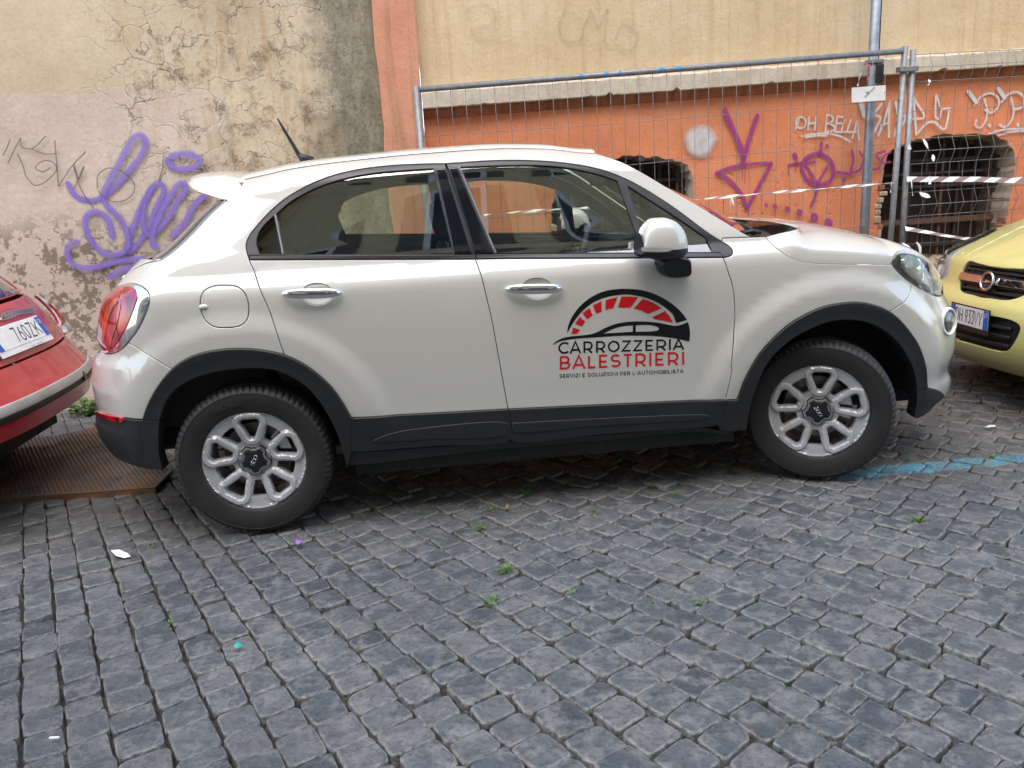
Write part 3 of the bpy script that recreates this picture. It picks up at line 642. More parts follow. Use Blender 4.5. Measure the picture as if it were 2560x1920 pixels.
# wheel face holes drawn for the spoke loop that points up
RIM = .218
loop_hole = round_poly([(-.011, .094), (.011, .094), (.030, .140), (.044, .168), (.034, .185), (-.034, .185), (-.044, .168), (-.030, .140)], [.005, .005, .03, .012, .016, .016, .012, .03], 5)
gap_hole = round_poly([(-.014, .093), (.014, .093), (.029, .146), (.036, .162), (.022, .169), (-.022, .169), (-.036, .162), (-.029, .146)], .004, 3)
def densify(P, d=.006):
    out = []
    for a, b in zip(P, np.roll(P, -1, 0)):
        n = max(1, int(np.linalg.norm(b-a)/d))
        out += [a+(b-a)*i/n for i in range(n)]
    return np.array(out)
loop_hole = densify(loop_hole); gap_hole = densify(gap_hole)
def wheel(center, side, steer, phase, text_rot, name='wheel', detail=True):
    """side -1: near side (outer face looks to -y). local: x right, y outward(-), z up"""
    cx, cy, cz = center; cs, sn = math.cos(steer), math.sin(steer)
    def xf(v):
        x, h, z = v                                   # h: distance outwards from wheel centre plane
        lx, ly = x, -h*(1 if side < 0 else -1)
        X_ = lx*cs+ly*sn; Y_ = -lx*sn+ly*cs          # steer > 0 turns the front edge to -y
        return np.array([cx+X_, cy+Y_, cz+z])
    root = mesh(name, *tyre_geo(xf), M['tyre'], CAR, False)
    bm = bmesh.new(); bm.from_mesh(root.data); bmesh.ops.recalc_face_normals(bm, faces=bm.faces)
    for e in bm.edges: e.smooth = not (len(e.link_faces) == 2 and e.calc_face_angle(0) > .5)
    for f in bm.faces: f.smooth = True
    bm.to_mesh(root.data); bm.free()
    # rim barrel
    mb = MB(); mb.lathe([(.219, .088), (.2225, .080), (.220, .070), (.206, .062), (.196, .03), (.19, -.06), (.19, -.09)], 64, xf); mb.build('rim_barrel', M['alloy'], root, auto=.6)
    if not detail:
        mb = MB(); mb.lathe([(.2, .05), (.1, .06), (.0, .06)], 32, xf); mb.build('rim', M['alloy_dark'], root, auto=.6); return root
    holes = []; loops = []; gaps = []
    for k in range(5):
        a = phase+2*math.pi*k/5; L = rot2(loop_hole, a); G = rot2(gap_hole, a+math.pi/5); loops.append(L); gaps.append(G); holes += [L, G]
    outer = np.array(arc_pts(0, 0, .2165, 0, 2*math.pi, 121)[:-1])
    extra = []
    for L in loops+gaps:
        P_ = poly_ccw(L)
        for dd in ((-.0035, -.0075, -.0225, -.0265) if any(L is q for q in loops) else (-.002,)): extra.append(inset(P_, dd)[::2])
    extra = np.vstack(extra); extra = extra[np.hypot(extra[:, 0], extra[:, 1]) < .2135]
    ok = np.ones(len(extra), bool)
    for H in holes: ok &= ~point_in(H, extra); ok &= seg_dist(H, extra) > .0015
    pts, tri = cdt(outer, holes, .0065, .5, extra[ok])
    def height(q):
        r = np.hypot(q[:, 0], q[:, 1]); base = np.interp(r, [0, .06, .10, .17, .20, .212, .2165], [.060, .062, .068, .080, .084, .086, .083])
        dl = np.min([seg_dist(L, q) for L in loops], 0); dg = np.min([seg_dist(G, q) for G in gaps], 0)
        t = dl/(dl+dg+1e-6)
        ridge = .0065*sstep((dl-.0030)/.0045)*sstep((.0270-dl)/.0045)*(r > .060)*sstep((.214-r)/.006)
        drop = -.006*sstep((dl-.0255)/.004)*sstep((.213-r)/.004)*(r > .066)
        return base+ridge+drop
    h = height(pts); V = [xf(np.array([p[0], hh, p[1]])) for p, hh in zip(pts, h)]; F = [tuple(t) for t in tri]
    for L in holes:
        b = len(V); n = len(L); hl = height(L)
        V += [xf(np.array([p[0], hh, p[1]])) for p, hh in zip(L, hl)]
        c0 = L.mean(0); L2 = L+(c0-L)*.06
        V += [xf(np.array([p[0], hh-.032, p[1]])) for p, hh in zip(L2, hl)]
        F += [(b+i, b+(i+1) % n, b+n+(i+1) % n, b+n+i) for i in range(n)]
    mb = MB(); mb.add(V, F); rim = mb.build('rim', M['alloy'], root, auto=.45)
    # centre cap: black star-shaped cover with a bright rim and the number 500
    star = []
    for k in range(60):
        a = 2*math.pi*k/60; w = .5+.5*math.cos(5*(a-phase-math.pi/2-math.pi/5)); star.append((.052+.014*sstep((w-.25)/.5))*np.array([math.cos(a), math.sin(a)]))
    star = np.array(star)
    def plate(P, h0, h1, mat, nm, shrink=.9):
        n = len(P); V = [xf(np.array([p[0], h0, p[1]])) for p in P]+[xf(np.array([p[0], h1, p[1]])) for p in P]+[xf(np.array([p[0]*shrink, h1+.002, p[1]*shrink])) for p in P]+[xf(np.array([0, h1+.003, 0]))]
        F = [(i, (i+1) % n, n+(i+1) % n, n+i) for i in range(n)]+[(n+i, n+(i+1) % n, 2*n+(i+1) % n, 2*n+i) for i in range(n)]+[(2*n+i, 2*n+(i+1) % n, 3*n) for i in range(n)]
        mb = MB(); mb.add(V, F); return mb.build(nm, mat, rim, auto=.6)
    plate(star*1.06, .05, .070, M['cap_black'], 'cap_recess'); plate(star, .06, .0755, M['chrome_dull'], 'cap_ring'); plate(star*.82, .07, .0785, M['cap_black'], 'centre_cap')
    # "500" drawn as three slanted loops
    mb = MB(); ca, sa = math.cos(text_rot), math.sin(text_rot)
    def put(u, v): return xf(np.array([u*ca-v*sa, .082, u*sa+v*ca]))
    for k, ch in enumerate('500'):
        ox = (k-1)*.0165
        if ch == '0': P = [(ox+.0078*math.cos(a)+.003*math.sin(a), .0075*math.sin(a)) for a in np.linspace(0, 2*math.pi, 17)]
        else: P = [(ox+.010, .0085), (ox-.004, .0085), (ox-.006, .001), (ox+.004, .002), (ox+.006, -.003), (ox+.001, -.0075), (ox-.009, -.0065)]
        mb.tube([put(*p) for p in P], .0012, 5)
    mb.build('number', M['chrome'], rim, True)
    # brake disc and caliper
    mb = MB(); mb.lathe([(.0, .0), (.085, .0), (.088, -.012), (.145, -.012), (.147, -.02), (.145, -.034), (.07, -.034)], 48, xf); mb.build('brake_disc', M['brake_steel'], root, auto=.5)
    mb = MB(); V = []
    a0 = math.radians(25 if center[0] < 1 else 5)
    for i, a in enumerate(np.linspace(a0-.42, a0+.42, 9)):
        for r, hh in ((.085, .018), (.152, .022), (.158, -.03), (.085, -.045)): V.append(xf(np.array([r*math.cos(a), hh, r*math.sin(a)])))
    F = [(i*4+j, i*4+(j+1) % 4, (i+1)*4+(j+1) % 4, (i+1)*4+j) for i in range(8) for j in range(4)]+[(0, 1, 2, 3), (32, 33, 34, 35)]
    mb.add(V, F); mb.build('brake_caliper', M['chrome_dull'], root, auto=.5)
    return root
def tyre_geo(xf):
    """sidewall and shoulder with cut tread blocks"""
    n = 72*4; prof = [(.2185, .086), (.224, .094), (.236, .099), (.262, .1045), (.285, .1065), (.3005, .1045), (.3015, .1065), (.3075, .1045), (.318, .096), (.3255, .084), (.3300, .066), (.3312, .060), (.327, .057), (.327, .051), (.3318, .048), (.332, .005), (.327, .003), (.327, -.003), (.332, -.005),
                      (.3318, -.048), (.327, -.051), (.327, -.057), (.3312, -.06), (.3255, -.084), (.3075, -.1045), (.262, -.1045), (.2185, -.09)]
    k = len(prof); V = []; F = []
    for i in range(n):
        a = 2*math.pi*i/n
        for q, (r, h) in enumerate(prof):
            groove = (i % 4 == 0) and 8 <= q <= 11
            rr = r-(.007 if groove else 0)
            V.append(xf(np.array([rr*math.cos(a+.012*(q-8 if 8 <= q <= 13 else 0)*.6), h, rr*math.sin(a+.012*(q-8 if 8 <= q <= 13 else 0)*.6)])))
    for i in range(n):
        j = (i+1) % n
        for q in range(k-1): F.append((i*k+q, i*k+q+1, j*k+q+1, j*k+q))
    return V, F
STEER = .372
W_RN = wheel((0, -.772, WR), -1, 0, 0.0, math.radians(62))
off_ = .772-.72
W_FN = wheel((2.57-math.sin(STEER)*off_, -.72-math.cos(STEER)*off_, WR), -1, STEER, math.radians(-3), math.radians(-58))
wheel((0, .772, WR), 1, 0, 0, 0, detail=False); wheel((2.57, .76, WR), 1, STEER, 0, 0, detail=False)
# ---------------------------------------------------------------- white car: lamps, handles, mirrors, lettering, cabin
def bowl(name, loop, depth, mat, parent, mirror=True):
    L = np.asarray(poly_ccw(loop)); c = L.mean(0); V = []; N = []; F = []; n = len(L); R = 7
    for k in range(R+1):
        t = k/R; q = L+(c-L)*t; d = -depth*(1-(1-t)**2.2)-.003
        V += list(surf(q[:, 0], q[:, 1])+d*surf_n(q[:, 0], q[:, 1]))
    for k in range(R):
        for i in range(n): F.append((k*n+i, k*n+(i+1) % n, (k+1)*n+(i+1) % n, (k+1)*n+i))
    V = np.array(V)
    for s in ((1, -1) if mirror else (1,)):
        o = mesh(name, V*np.array([1, s, 1]), F, mat, parent if s > 0 else (DOOR_R2 if parent is DOOR_R else DOOR_F2), True)
        bm = bmesh.new(); bm.from_mesh(o.data); bmesh.ops.recalc_face_normals(bm, faces=bm.faces); bmesh.ops.reverse_faces(bm, faces=bm.faces); bm.to_mesh(o.data); bm.free()
def handle(zone, x0, x1, y0, y1, h, parent, far):
    n = 22; A = inv(T(zone, [(x0+(x1-x0)*t, y0+(y1-y0)*t) for t in np.linspace(0, 1, n)])); P = surf(A[:, 0], A[:, 1]); Nn = surf_n(A[:, 0], A[:, 1])
    V = []; F = []; m_ = 14; up = np.array([0, 0, 1.])
    for i in range(n):
        t = 2*i/(n-1)-1; e = max(0., 1-abs(t)**3.2)**.5; o = .004+.030*max(0., 1-abs(t)**4)**.8
        for k in range(m_):
            a = 2*math.pi*k/m_; V.append(P[i]+Nn[i]*(o+.011*e*math.cos(a))+up*(h*e*math.sin(a)))
    for i in range(n-1):
        for k in range(m_): F.append((i*m_+k, i*m_+(k+1) % m_, (i+1)*m_+(k+1) % m_, (i+1)*m_+k))
    V = np.array(V)
    for s, par in ((1, parent), (-1, far)):
        mb = MB(); mb.add(V*np.array([1, s, 1]), F); mb.build('door_handle', M['chrome'], par, True)
handle('Z5', 322, 818, 1128, 1112, .0215, DOOR_R, DOOR_R2); handle('Z6', 312, 742, 980, 972, .0215, DOOR_F, DOOR_F2)
bowl('handle_cup', cupR, .013, white, DOOR_R); bowl('handle_cup', cupF, .013, white, DOOR_F)
fb = I1('Zc', (985, 1237)); fc = surf(fb[0], fb[1]); mb = MB(); V = []; F = []
mb.lathe([(.0, .009), (.008, .0075), (.013, .003), (.016, -.003)], 16, lambda v: fc+np.array([v[0]*1.3, -v[1], v[2]*.8])); mb.build('flap_grip', white, FLAP, True)
# tail lamp
ringo = cr(inv(T('Zc', [(312, 1062), (400, 1045), (500, 1075), (549, 1130), (552, 1200), (520, 1300), (460, 1420), (385, 1515), (310, 1592), (240, 1612), (178, 1586), (160, 1520), (160, 1420), (176, 1290), (202, 1190), (255, 1108)])), .01, closed=True)
lens = cr(inv(T('Zc', [(335, 1082), (392, 1078), (448, 1098), (466, 1150), (430, 1270), (370, 1410), (300, 1530), (240, 1578), (182, 1566), (163, 1520), (163, 1420), (179, 1290), (206, 1190), (258, 1112)])), .01, closed=True)
dome = lambda q: .016*sstep(seg_dist(lens, q)/.05)
LAMP, LAMP2 = panel('tail_light', ringo, M['chrome'], off=.004, gap=.001, roll=.006, grid=.012)
def sub(name, poly, mat, off, crown, gap=0., grid=.012):
    panel(name, poly, mat, LAMP, off=off, gap=gap, roll=.002, flange=.004, grid=grid, mirror=False, crown=crown)
    panel(name, poly, mat, LAMP2, off=off, gap=gap, roll=.002, flange=.004, grid=grid, mirror=False, crown=crown, only_far=True)
sub('lens', lens, M['tail_red'], .007, dome)
sub('lens_core', cr(inv(T('Zc', [(345, 1180), (300, 1195), (262, 1255), (230, 1360), (215, 1470), (205, 1520), (235, 1510), (262, 1400), (290, 1300), (318, 1240), (342, 1215)])), .008, closed=True), M['tail_orange'], .0095, dome)
sub('lens_rib', cr(inv(T('Zc', [(340, 1084), (366, 1120), (372, 1190), (352, 1300), (310, 1430), (258, 1545), (252, 1540), (300, 1430), (342, 1300), (361, 1190), (355, 1125), (332, 1090)])), .008, closed=True), M['tail_orange'], .0085, dome)
pc = onY(270, 712, -.05); mb = MB(); mb.lathe([(.0, .02), (.02, .018), (.028, .0), (.0, -.01)], 12, lambda v: np.array([-.70, 0, 1.06])+np.array([-v[1], v[0], v[2]])); mb.build('tailgate_latch', M['chrome'], CAR, True)
# head lamp
dome2 = lambda q: .012*sstep(seg_dist(headc, q)/.06)
HL, HL2 = panel('headlight', headc, M['lamp_bowl'], off=-.040, gap=-.002, roll=.002, flange=.001, grid=.02, crown=lambda q: -.02*sstep(seg_dist(headc, q)/.07))
for par, far in ((HL, False), (HL2, True)):
    kw = dict(mirror=False, only_far=far)
    panel('lamp_cover', headc, M['lamp_glass'], par, off=.002, gap=.002, roll=.004, flange=.04, grid=.014, crown=dome2, **kw)
    panel('lamp_mask', cr(inv(T('Z7', [(1130, 372), (1190, 372), (1225, 392), (1240, 432), (1205, 432), (1165, 405)])), .01, closed=True), M['alloy_dark'], par, off=-.022, gap=0, grid=.015, **kw)
    panel('lamp_mask', cr(inv(T('Z7', [(1255, 455), (1275, 462), (1300, 490), (1302, 505), (1280, 495)])), .01, closed=True), M['gloss_black'], par, off=-.018, gap=0, grid=.015, **kw)
    for (u, v, r) in ((1262, 400, .042), (1165, 345, .028)):
        q = I1('Z7', (u, v)); c = surf(q[0], q[1])-.032*surf_n(q[0], q[1])[None][0] if False else surf(q[0], q[1])-.034*surf_n(q[0], q[1])
        d = np.array([.75, -.62, .1]); d /= np.linalg.norm(d); e1 = np.cross(d, [0, 0, 1]); e1 /= np.linalg.norm(e1); e2 = np.cross(e1, d); s = -1 if far else 1
        mb = MB(); mb.lathe([(r*1.25, -.01), (r*1.2, .006), (r*1.02, .008), (r*.98, -.004)], 24, lambda w: (c+d*w[1]+e1*w[0]+e2*w[2])*np.array([1, s, 1])); mb.build('lamp_ring', M['chrome'], par, True)
        mb = MB(); mb.lathe([(0, .012), (r*.5, .009), (r*.98, -.004)], 24, lambda w: (c+d*w[1]+e1*w[0]+e2*w[2])*np.array([1, s, 1])); mb.build('projector', M['interior_grey'], par, True)
# fog lamp
q = I1('Z7', (1372, 672)); fcn = surf(q[0], q[1]); d = surf_n(q[0], q[1])*.45+np.array([.30, -.85, .05])*.55; d = d/np.linalg.norm(d); e1 = np.cross(d, [0, 0, 1]); e1 /= np.linalg.norm(e1); e2 = np.cross(e1, d)
for s in (1, -1):
    fx = lambda w: (fcn+d*w[1]+e1*w[0]*.96+e2*w[2])*np.array([1, s, 1])
    mb = MB(); mb.lathe([(.066, -.012), (.066, .006), (.061, .011), (.055, .010), (.052, .0), (.045, -.02), (.0, -.028)], 40, fx); FL = mb.build('fog_light', M['lamp_bowl'], CAR, auto=.7)
    mb = MB(); mb.lathe([(0, .013), (.025, .0115), (.045, .006), (.054, .001)], 32, fx); mb.build('lamp_cover', M['lamp_glass'], FL, True)
    mb = MB(); mb.lathe([(0, -.008), (.02, -.012), (.028, -.02)], 24, fx); mb.build('projector', M['interior_grey'], FL, True)
# front intakes
panel('air_intake', cr(np.array([(3.475, .545), (3.50, .50), (3.45, .435), (3.40, .395), (3.375, .405), (3.385, .44), (3.42, .49)]), .01, closed=True), M['black_plastic'], off=.002, gap=0, grid=.015)
panel('grille', LN((3.62, .50), (ACF, .50), (ACF, .34), (3.55, .34), (3.50, .40), (3.62, .50), step=.02), M['black_plastic'], off=.003, gap=0, grid=.02)
panel('grille', LN((3.66, .70), (ACF, .70), (ACF, .63), (3.60, .63), (3.66, .70), step=.02), M['black_plastic'], off=.003, gap=0, grid=.02)
# door mirrors
def mirror_at(s):
    yb = -.975
    g = lambda u, v, y=yb: onY(*T('Z6', [(u, v)])[0], y)
    bl, brr = g(1292, 702), g(1622, 684); zb = bl[2]; x0, x1 = bl[0], brr[0]
    tops = pchip(*zip(*sorted({g(u, v)[0]: g(u, v)[2] for u, v in [(1283, 640), (1300, 550), (1330, 502), (1380, 472), (1440, 468), (1520, 488), (1580, 540), (1612, 610), (1622, 680)]}.items())))
    n = 26; m_ = 25; V = []
    for i in range(n):
        t = i/(n-1); x = x0-.008+(x1-x0+.010)*t; zt = tops(x); hgt = max(zt-zb, .004)
        yd = .085*max(0., 1-max(0., (t-.25)/.75)**2.4)**.5*(1-.10*(1-t))+.003
        for k in range(m_):
            a = math.pi*k/(m_-1); ca, sa = math.cos(a), math.sin(a)
            V.append((x, yb-yd*(abs(ca)**.75*np.sign(ca)), zb+hgt*abs(sa)**.8))
    F = [(i*m_+k, i*m_+k+1, (i+1)*m_+k+1, (i+1)*m_+k) for i in range(n-1) for k in range(m_-1)]
    f = np.array([1, s, 1]); mb = MB(); mb.add(np.array(V)*f, F); cap = mb.build('door_mirror', white, CAR, True)
    # black base under the cap
    V = []; zl = g(1400, 768)[2]
    for i in range(n):
        t = i/(n-1); x = x0-.008+(x1-x0+.010)*t; yd = .085*max(0., 1-max(0., (t-.25)/.75)**2.4)**.5*(1-.10*(1-t))+.003
        dep = (zb-zl)*min(1., .55+1.2*t)*max(0., 1-max(0, (t-.75)/.25)**2)**.5+.002
        for k in range(m_):
            a = math.pi+math.pi*k/(m_-1); ca, sa = math.cos(a), math.sin(a); V.append((x, yb-(yd*.985)*(abs(ca)**.75*np.sign(ca)), zb-.001-dep*abs(sa)**.7))
    nb = len(V); V += [(x0-.008, yb-.082*math.cos(a)*1.0, (zb+tops(x0)*0) + (.118 if math.sin(a) > 0 else .03)*math.sin(a)*.6) for a in np.linspace(0, 2*math.pi, 24, endpoint=False)]
    mb = MB(); mb.add(np.array(V)*f, F+[tuple(range(nb, nb+24))]); mb.build('mirror_base', plastic, cap, True)
    # chrome-edged turn lamp strip
    V = []; zz = (g(1300, 680)[2], g(1300, 712)[2])
    for u, va, vb in ((1296, 682, 708), (1350, 682, 714), (1420, 683, 716), (1490, 684, 712), (1542, 686, 690)):
        for v in (va, vb):
            p = g(u, v, yb-.096); V.append(p)
    mb = MB(); mb.add(np.array(V)*f, [(2*i, 2*i+1, 2*i+3, 2*i+2) for i in range(4)]); o = mb.build('turn_lamp', M['strip_metal'], cap, True)
    # foot
    P = [g(1432, 775, -.955), g(1640, 765, -.955), g(1656, 830, -.945), g(1650, 880, -.93), g(1590, 898, -.93), g(1490, 896, -.93), g(1442, 862, -.94)]
    c_ = np.mean(P, 0); ft = cr(np.array(P), n=29, closed=True); ft2 = ft*np.array([1, 0, 1])+np.array([0, -.868, 0]); fo = c_+(ft-c_)*.86+np.array([0, -.022, 0])
    V = list(ft2)+list(ft)+list(fo); k = 28; F = [(r*k+i, r*k+(i+1) % k, (r+1)*k+(i+1) % k, (r+1)*k+i) for r in range(2) for i in range(k)]+[tuple(range(2*k, 3*k))]
    mb = MB(); mb.add(np.array(V)*f, F); mb.build('mirror_foot', plastic, cap, auto=.9)
mirror_at(1); mirror_at(-1)

# ---- lettering: single stroke capitals (cap height 1)
def A_(cx, cy, rx, ry, a0, a1, n=14): return [(cx+rx*math.cos(math.radians(a)), cy+ry*math.sin(math.radians(a))) for a in np.linspace(a0, a1, n)]
GL = {
 'A': (.92, [[(.04, 0), (.46, 1), (.88, 0)], [(.19, .30), (.73, .30)]]),
 'B': (.78, [[(.10, .53), (.45, .53)]+A_(.45, .765, .22, .235, -90, 90)[1:]+[(.10, 1), (.10, 0), (.48, 0)]+A_(.48, .265, .24, .265, -90, 90)[1:]]),
 'C': (.86, [A_(.52, .5, .46, .5, 48, 312, 26)]),
 'D': (.86, [[(.10, 0), (.10, 1), (.38, 1)]+A_(.38, .5, .42, .5, 90, -90, 18)+[(.10, 0)]]),
 'E': (.70, [[(.64, 1), (.10, 1), (.10, 0), (.66, 0)], [(.10, .51), (.58, .51)]]),
 'F': (.66, [[(.62, 1), (.10, 1), (.10, 0)], [(.10, .48), (.55, .48)]]),
 'G': (.9, [A_(.52, .5, .46, .5, 48, 345, 26)+[(.97, .45), (.60, .45)]]),
 'H': (.85, [[(.10, 0), (.10, 1)], [(.75, 0), (.75, 1)], [(.10, .5), (.75, .5)]]),
 'I': (.22, [[(.11, 0), (.11, 1)]]),
 'K': (.76, [[(.10, 0), (.10, 1)], [(.70, 1), (.12, .38)], [(.30, .56), (.74, 0)]]),
 'L': (.62, [[(.10, 1), (.10, 0), (.60, 0)]]),
 'M': (.98, [[(.10, 0), (.10, 1), (.49, .30), (.88, 1), (.88, 0)]]),
 'N': (.88, [[(.10, 0), (.10, 1), (.78, 0), (.78, 1)]]),
 'O': (1.02, [A_(.51, .5, .46, .5, 0, 360, 33)]),
 'P': (.74, [[(.10, 0), (.10, 1), (.42, 1)]+A_(.42, .68, .27, .32, 90, -90)+[(.10, .36)]]),
 'R': (.76, [[(.10, 0), (.10, 1), (.42, 1)]+A_(.42, .68, .27, .32, 90, -90)+[(.10, .36)], [(.40, .36), (.70, 0)]]),
 'S': (.72, [A_(.37, .755, .27, .245, 35, 270, 16)+A_(.36, .26, .29, .255, 90, -145, 18)[1:]]),
 'T': (.70, [[(.0, 1), (.70, 1)], [(.35, 1), (.35, 0)]]),
 'U': (.84, [[(.10, 1), (.10, .38)]+A_(.42, .36, .32, .36, 180, 360)+[(.74, .38), (.74, 1)]]),
 'V': (.86, [[(.02, 1), (.43, 0), (.84, 1)]]),
 'W': (1.2, [[(.02, 1), (.32, 0), (.60, 1), (.88, 0), (1.18, 1)]]),
 'X': (.8, [[(.04, 0), (.76, 1)], [(.04, 1), (.76, 0)]]),
 'Y': (.8, [[(.03, 1), (.40, .42), (.77, 1)], [(.40, .42), (.40, 0)]]),
 'Z': (.72, [[(.06, 1), (.66, 1), (.06, 0), (.68, 0)]]),
 "'": (.2, [[(.1, 1), (.08, .72)]]), ' ': (.30, []), '.': (.2, [[(.06, .03), (.14, .03)]]), '-': (.4, [[(.05, .45), (.35, .45)]]),
 '0': (.62, [A_(.31, .5, .26, .5, 0, 360, 25)]), '1': (.36, [[(.04, .80), (.24, 1), (.24, 0)]]), '2': (.62, [A_(.31, .74, .26, .26, 165, -35, 14)+[(.05, 0), (.6, 0)]]),
 '3': (.62, [[(.06, 1), (.56, 1), (.30, .60)]+A_(.30, .30, .27, .30, 90, -150, 16)]), '6': (.62, [[(.46, 1), (.10, .45)]+A_(.31, .29, .26, .29, 150, 510, 24)]), '9': (.62, [[(.16, 0), (.52, .55)]+A_(.31, .71, .26, .29, -30, 330, 24)]),
 '7': (.6, [[(.04, 1), (.56, 1), (.20, 0)]]), '4': (.64, [[(.46, 0), (.46, 1), (.03, .28), (.62, .28)]]), '5': (.62, [[(.54, 1), (.12, 1), (.09, .58)]+A_(.30, .32, .27, .32, 120, -150, 16)]), '8': (.62, [A_(.31, .75, .22, .25, 0, 360, 20), A_(.31, .26, .27, .26, 0, 360, 22)]),
}
def ribbon(P, w):
    """polyline -> quad strip with mitred joints; returns verts, faces, across coordinate"""
    P = np.asarray(P, float); closed = np.linalg.norm(P[0]-P[-1]) < 1e-6; n = len(P)
    w = np.broadcast_to(np.asarray(w, float), (n,))
    d = np.diff(P, axis=0); L = np.maximum(np.linalg.norm(d, axis=1, keepdims=True), 1e-12); d = d/L; nr = np.stack([-d[:, 1], d[:, 0]], 1); V = []
    for i in range(n):
        if i == 0: b = nr[0] if not closed else nr[0]+nr[-1]
        elif i == n-1: b = nr[-1] if not closed else nr[0]+nr[-1]
        else: b = nr[i-1]+nr[i]
        if (0 < i < n-1) or closed: b = 2*b/max(b@b, .9)
        V += [P[i]+b*w[i]/2, P[i]-b*w[i]/2]
    return np.array(V), [(2*i, 2*i+1, 2*i+3, 2*i+2) for i in range(n-1)]
def text_strokes(txt, width_only=False, track=.10):
    x = 0; out = []
    for ch in txt:
        w, S = GL[ch]; out.append((ch, x, w)); x += w+track
    return out, x-track
def decal(name, parts, mat, parent, off=.0012):
    """parts: (verts2d px in zoom L, faces)"""
    V = []; F = []
    for v, f in parts: b = len(V); V += [tuple(p) for p in v]; F += [tuple(i+b for i in q) for q in f]
    q = inv(T('L', V)); X3 = surf(q[:, 0], q[:, 1])+off*surf_n(q[:, 0], q[:, 1])
    o = mesh(name, X3, F, mat, parent, True)
    bm = bmesh.new(); bm.from_mesh(o.data)
    for f in bm.faces:
        f.normal_update()
        if f.normal.y > 0: f.normal_flip()
    bm.to_mesh(o.data); bm.free(); return o
def fill(poly, holes=(), step=14, smooth=True, grid=40):
    L = [cr(np.array(p, float), step, closed=True) if smooth else densify(np.array(p, float), step) for p in [poly]+list(holes)]
    p, t = cdt(L[0], L[1:], grid); return p, [tuple(a) for a in t]
arc_o = [(320, 735), (330, 650), (370, 540), (440, 430), (540, 320), (680, 220), (850, 150), (1020, 125), (1180, 122), (1350, 140), (1520, 190), (1680, 270), (1820, 370), (1920, 470), (1977, 550)]
arc_i = [(1828, 596), (1780, 480), (1700, 400), (1600, 330), (1450, 260), (1300, 220), (1150, 200), (1000, 210), (850, 240), (700, 300), (560, 400), (460, 510), (390, 610), (345, 690), (320, 735)]
arc = np.vstack([cr(arc_o, 14), cr(arc_i, 14)]); ap_, at2 = cdt(clean(arc, 1), [], 40)
carT = [(117, 900), (150, 862), (220, 817), (330, 786), (500, 766), (640, 750), (720, 725), (850, 660), (1000, 605), (1150, 578), (1300, 572), (1450, 577), (1600, 592), (1730, 620), (1820, 632), (1880, 622), (1990, 580)]
carB = [(1990, 580), (2010, 660), (2018, 740), (2008, 850)]; carC = [(2008, 850), (1900, 825), (1700, 790), (1500, 773), (1250, 768), (1000, 772), (750, 790), (500, 805), (300, 830), (200, 855), (117, 900)]
car_poly = clean(np.vstack([cr(carT, 14), cr(carB, 14), cr(carC, 14)]), 1)
w1 = np.vstack([cr([(820, 740), (900, 700), (1000, 660), (1100, 637), (1230, 627)], 14), cr([(1230, 627), (1225, 715)], 14), cr([(1225, 715), (1000, 728), (820, 740)], 14)])
w2 = np.vstack([cr([(1268, 625), (1400, 620), (1510, 630), (1570, 650), (1592, 675), (1570, 695), (1500, 708), (1268, 715)], 12), cr([(1268, 715), (1268, 625)], 14)])
cp_, ct_ = cdt(car_poly, [clean(w1, 1), clean(w2, 1)], 40)
decal('logo_mark', [(ap_, [tuple(t) for t in at2]), (cp_, [tuple(t) for t in ct_])], M['decal_black'], DOOR_F)
segs = [[(378, 745), (402, 655), (495, 685), (488, 705), (460, 737), (440, 745)], [(428, 603), (498, 507), (570, 575), (522, 640)], [(533, 455), (628, 388), (645, 420), (670, 488), (605, 542), (560, 500)], [(674, 350), (795, 292), (797, 435), (720, 465)], [(850, 275), (1017, 237), (955, 390), (848, 410)],
        [(1070, 230), (1200, 227), (1300, 238), (1220, 350), (1190, 380), (1100, 383), (1020, 378)], [(1362, 258), (1450, 288), (1540, 330), (1627, 390), (1440, 468), (1340, 420), (1240, 395)], [(1677, 430), (1730, 490), (1782, 590), (1650, 562), (1540, 545), (1495, 512)]]
for sg in segs: decal('logo_segment', [fill(sg, smooth=False)], M['decal_red'], DOOR_F)
def letters(spans, base, top, w, mat, name):
    """spans: (char, x0, x1); base/top: ((xa, ya), (xb, yb))"""
    parts = []
    for ch, x0, x1 in spans:
        gw, S = GL[ch]; xsmin = min(p[0] for s in S for p in s); xsmax = max(p[0] for s in S for p in s)
        for s in S:
            P = []
            hw = w/2
            for u, v in s:
                x = x0+hw+((u-xsmin)/(xsmax-xsmin) if xsmax > xsmin else .5)*max(x1-x0-w, 0) if xsmax > xsmin else (x0+x1)/2
                yb = np.interp(x, [base[0][0], base[1][0]], [base[0][1], base[1][1]]); yt = np.interp(x, [top[0][0], top[1][0]], [top[0][1], top[1][1]])
                yb -= hw*(v < .5 and ch not in 'AIRTHNMVKFPY'); yt += hw*(ch not in 'AIHNMVKUY')
                P.append((x, yb+(yt-yb)*v))
            P = np.array(P); keep = [0]+[i for i in range(1, len(P)) if np.linalg.norm(P[i]-P[i-1]) > 1e-6]; parts.append(ribbon(P[keep], w))
    return decal(name, parts, mat, DOOR_F)
letters([('C', 197, 347), ('A', 352, 515), ('R', 545, 675), ('R', 718, 848), ('O', 880, 1047), ('Z', 1072, 1205), ('Z', 1232, 1365), ('E', 1402, 1518), ('R', 1553, 1690), ('I', 1728, 1752), ('A', 1777, 1940)], ((205, 1022), (1940, 962)), ((205, 857), (1940, 812)), 25, M['decal_black'], 'lettering')
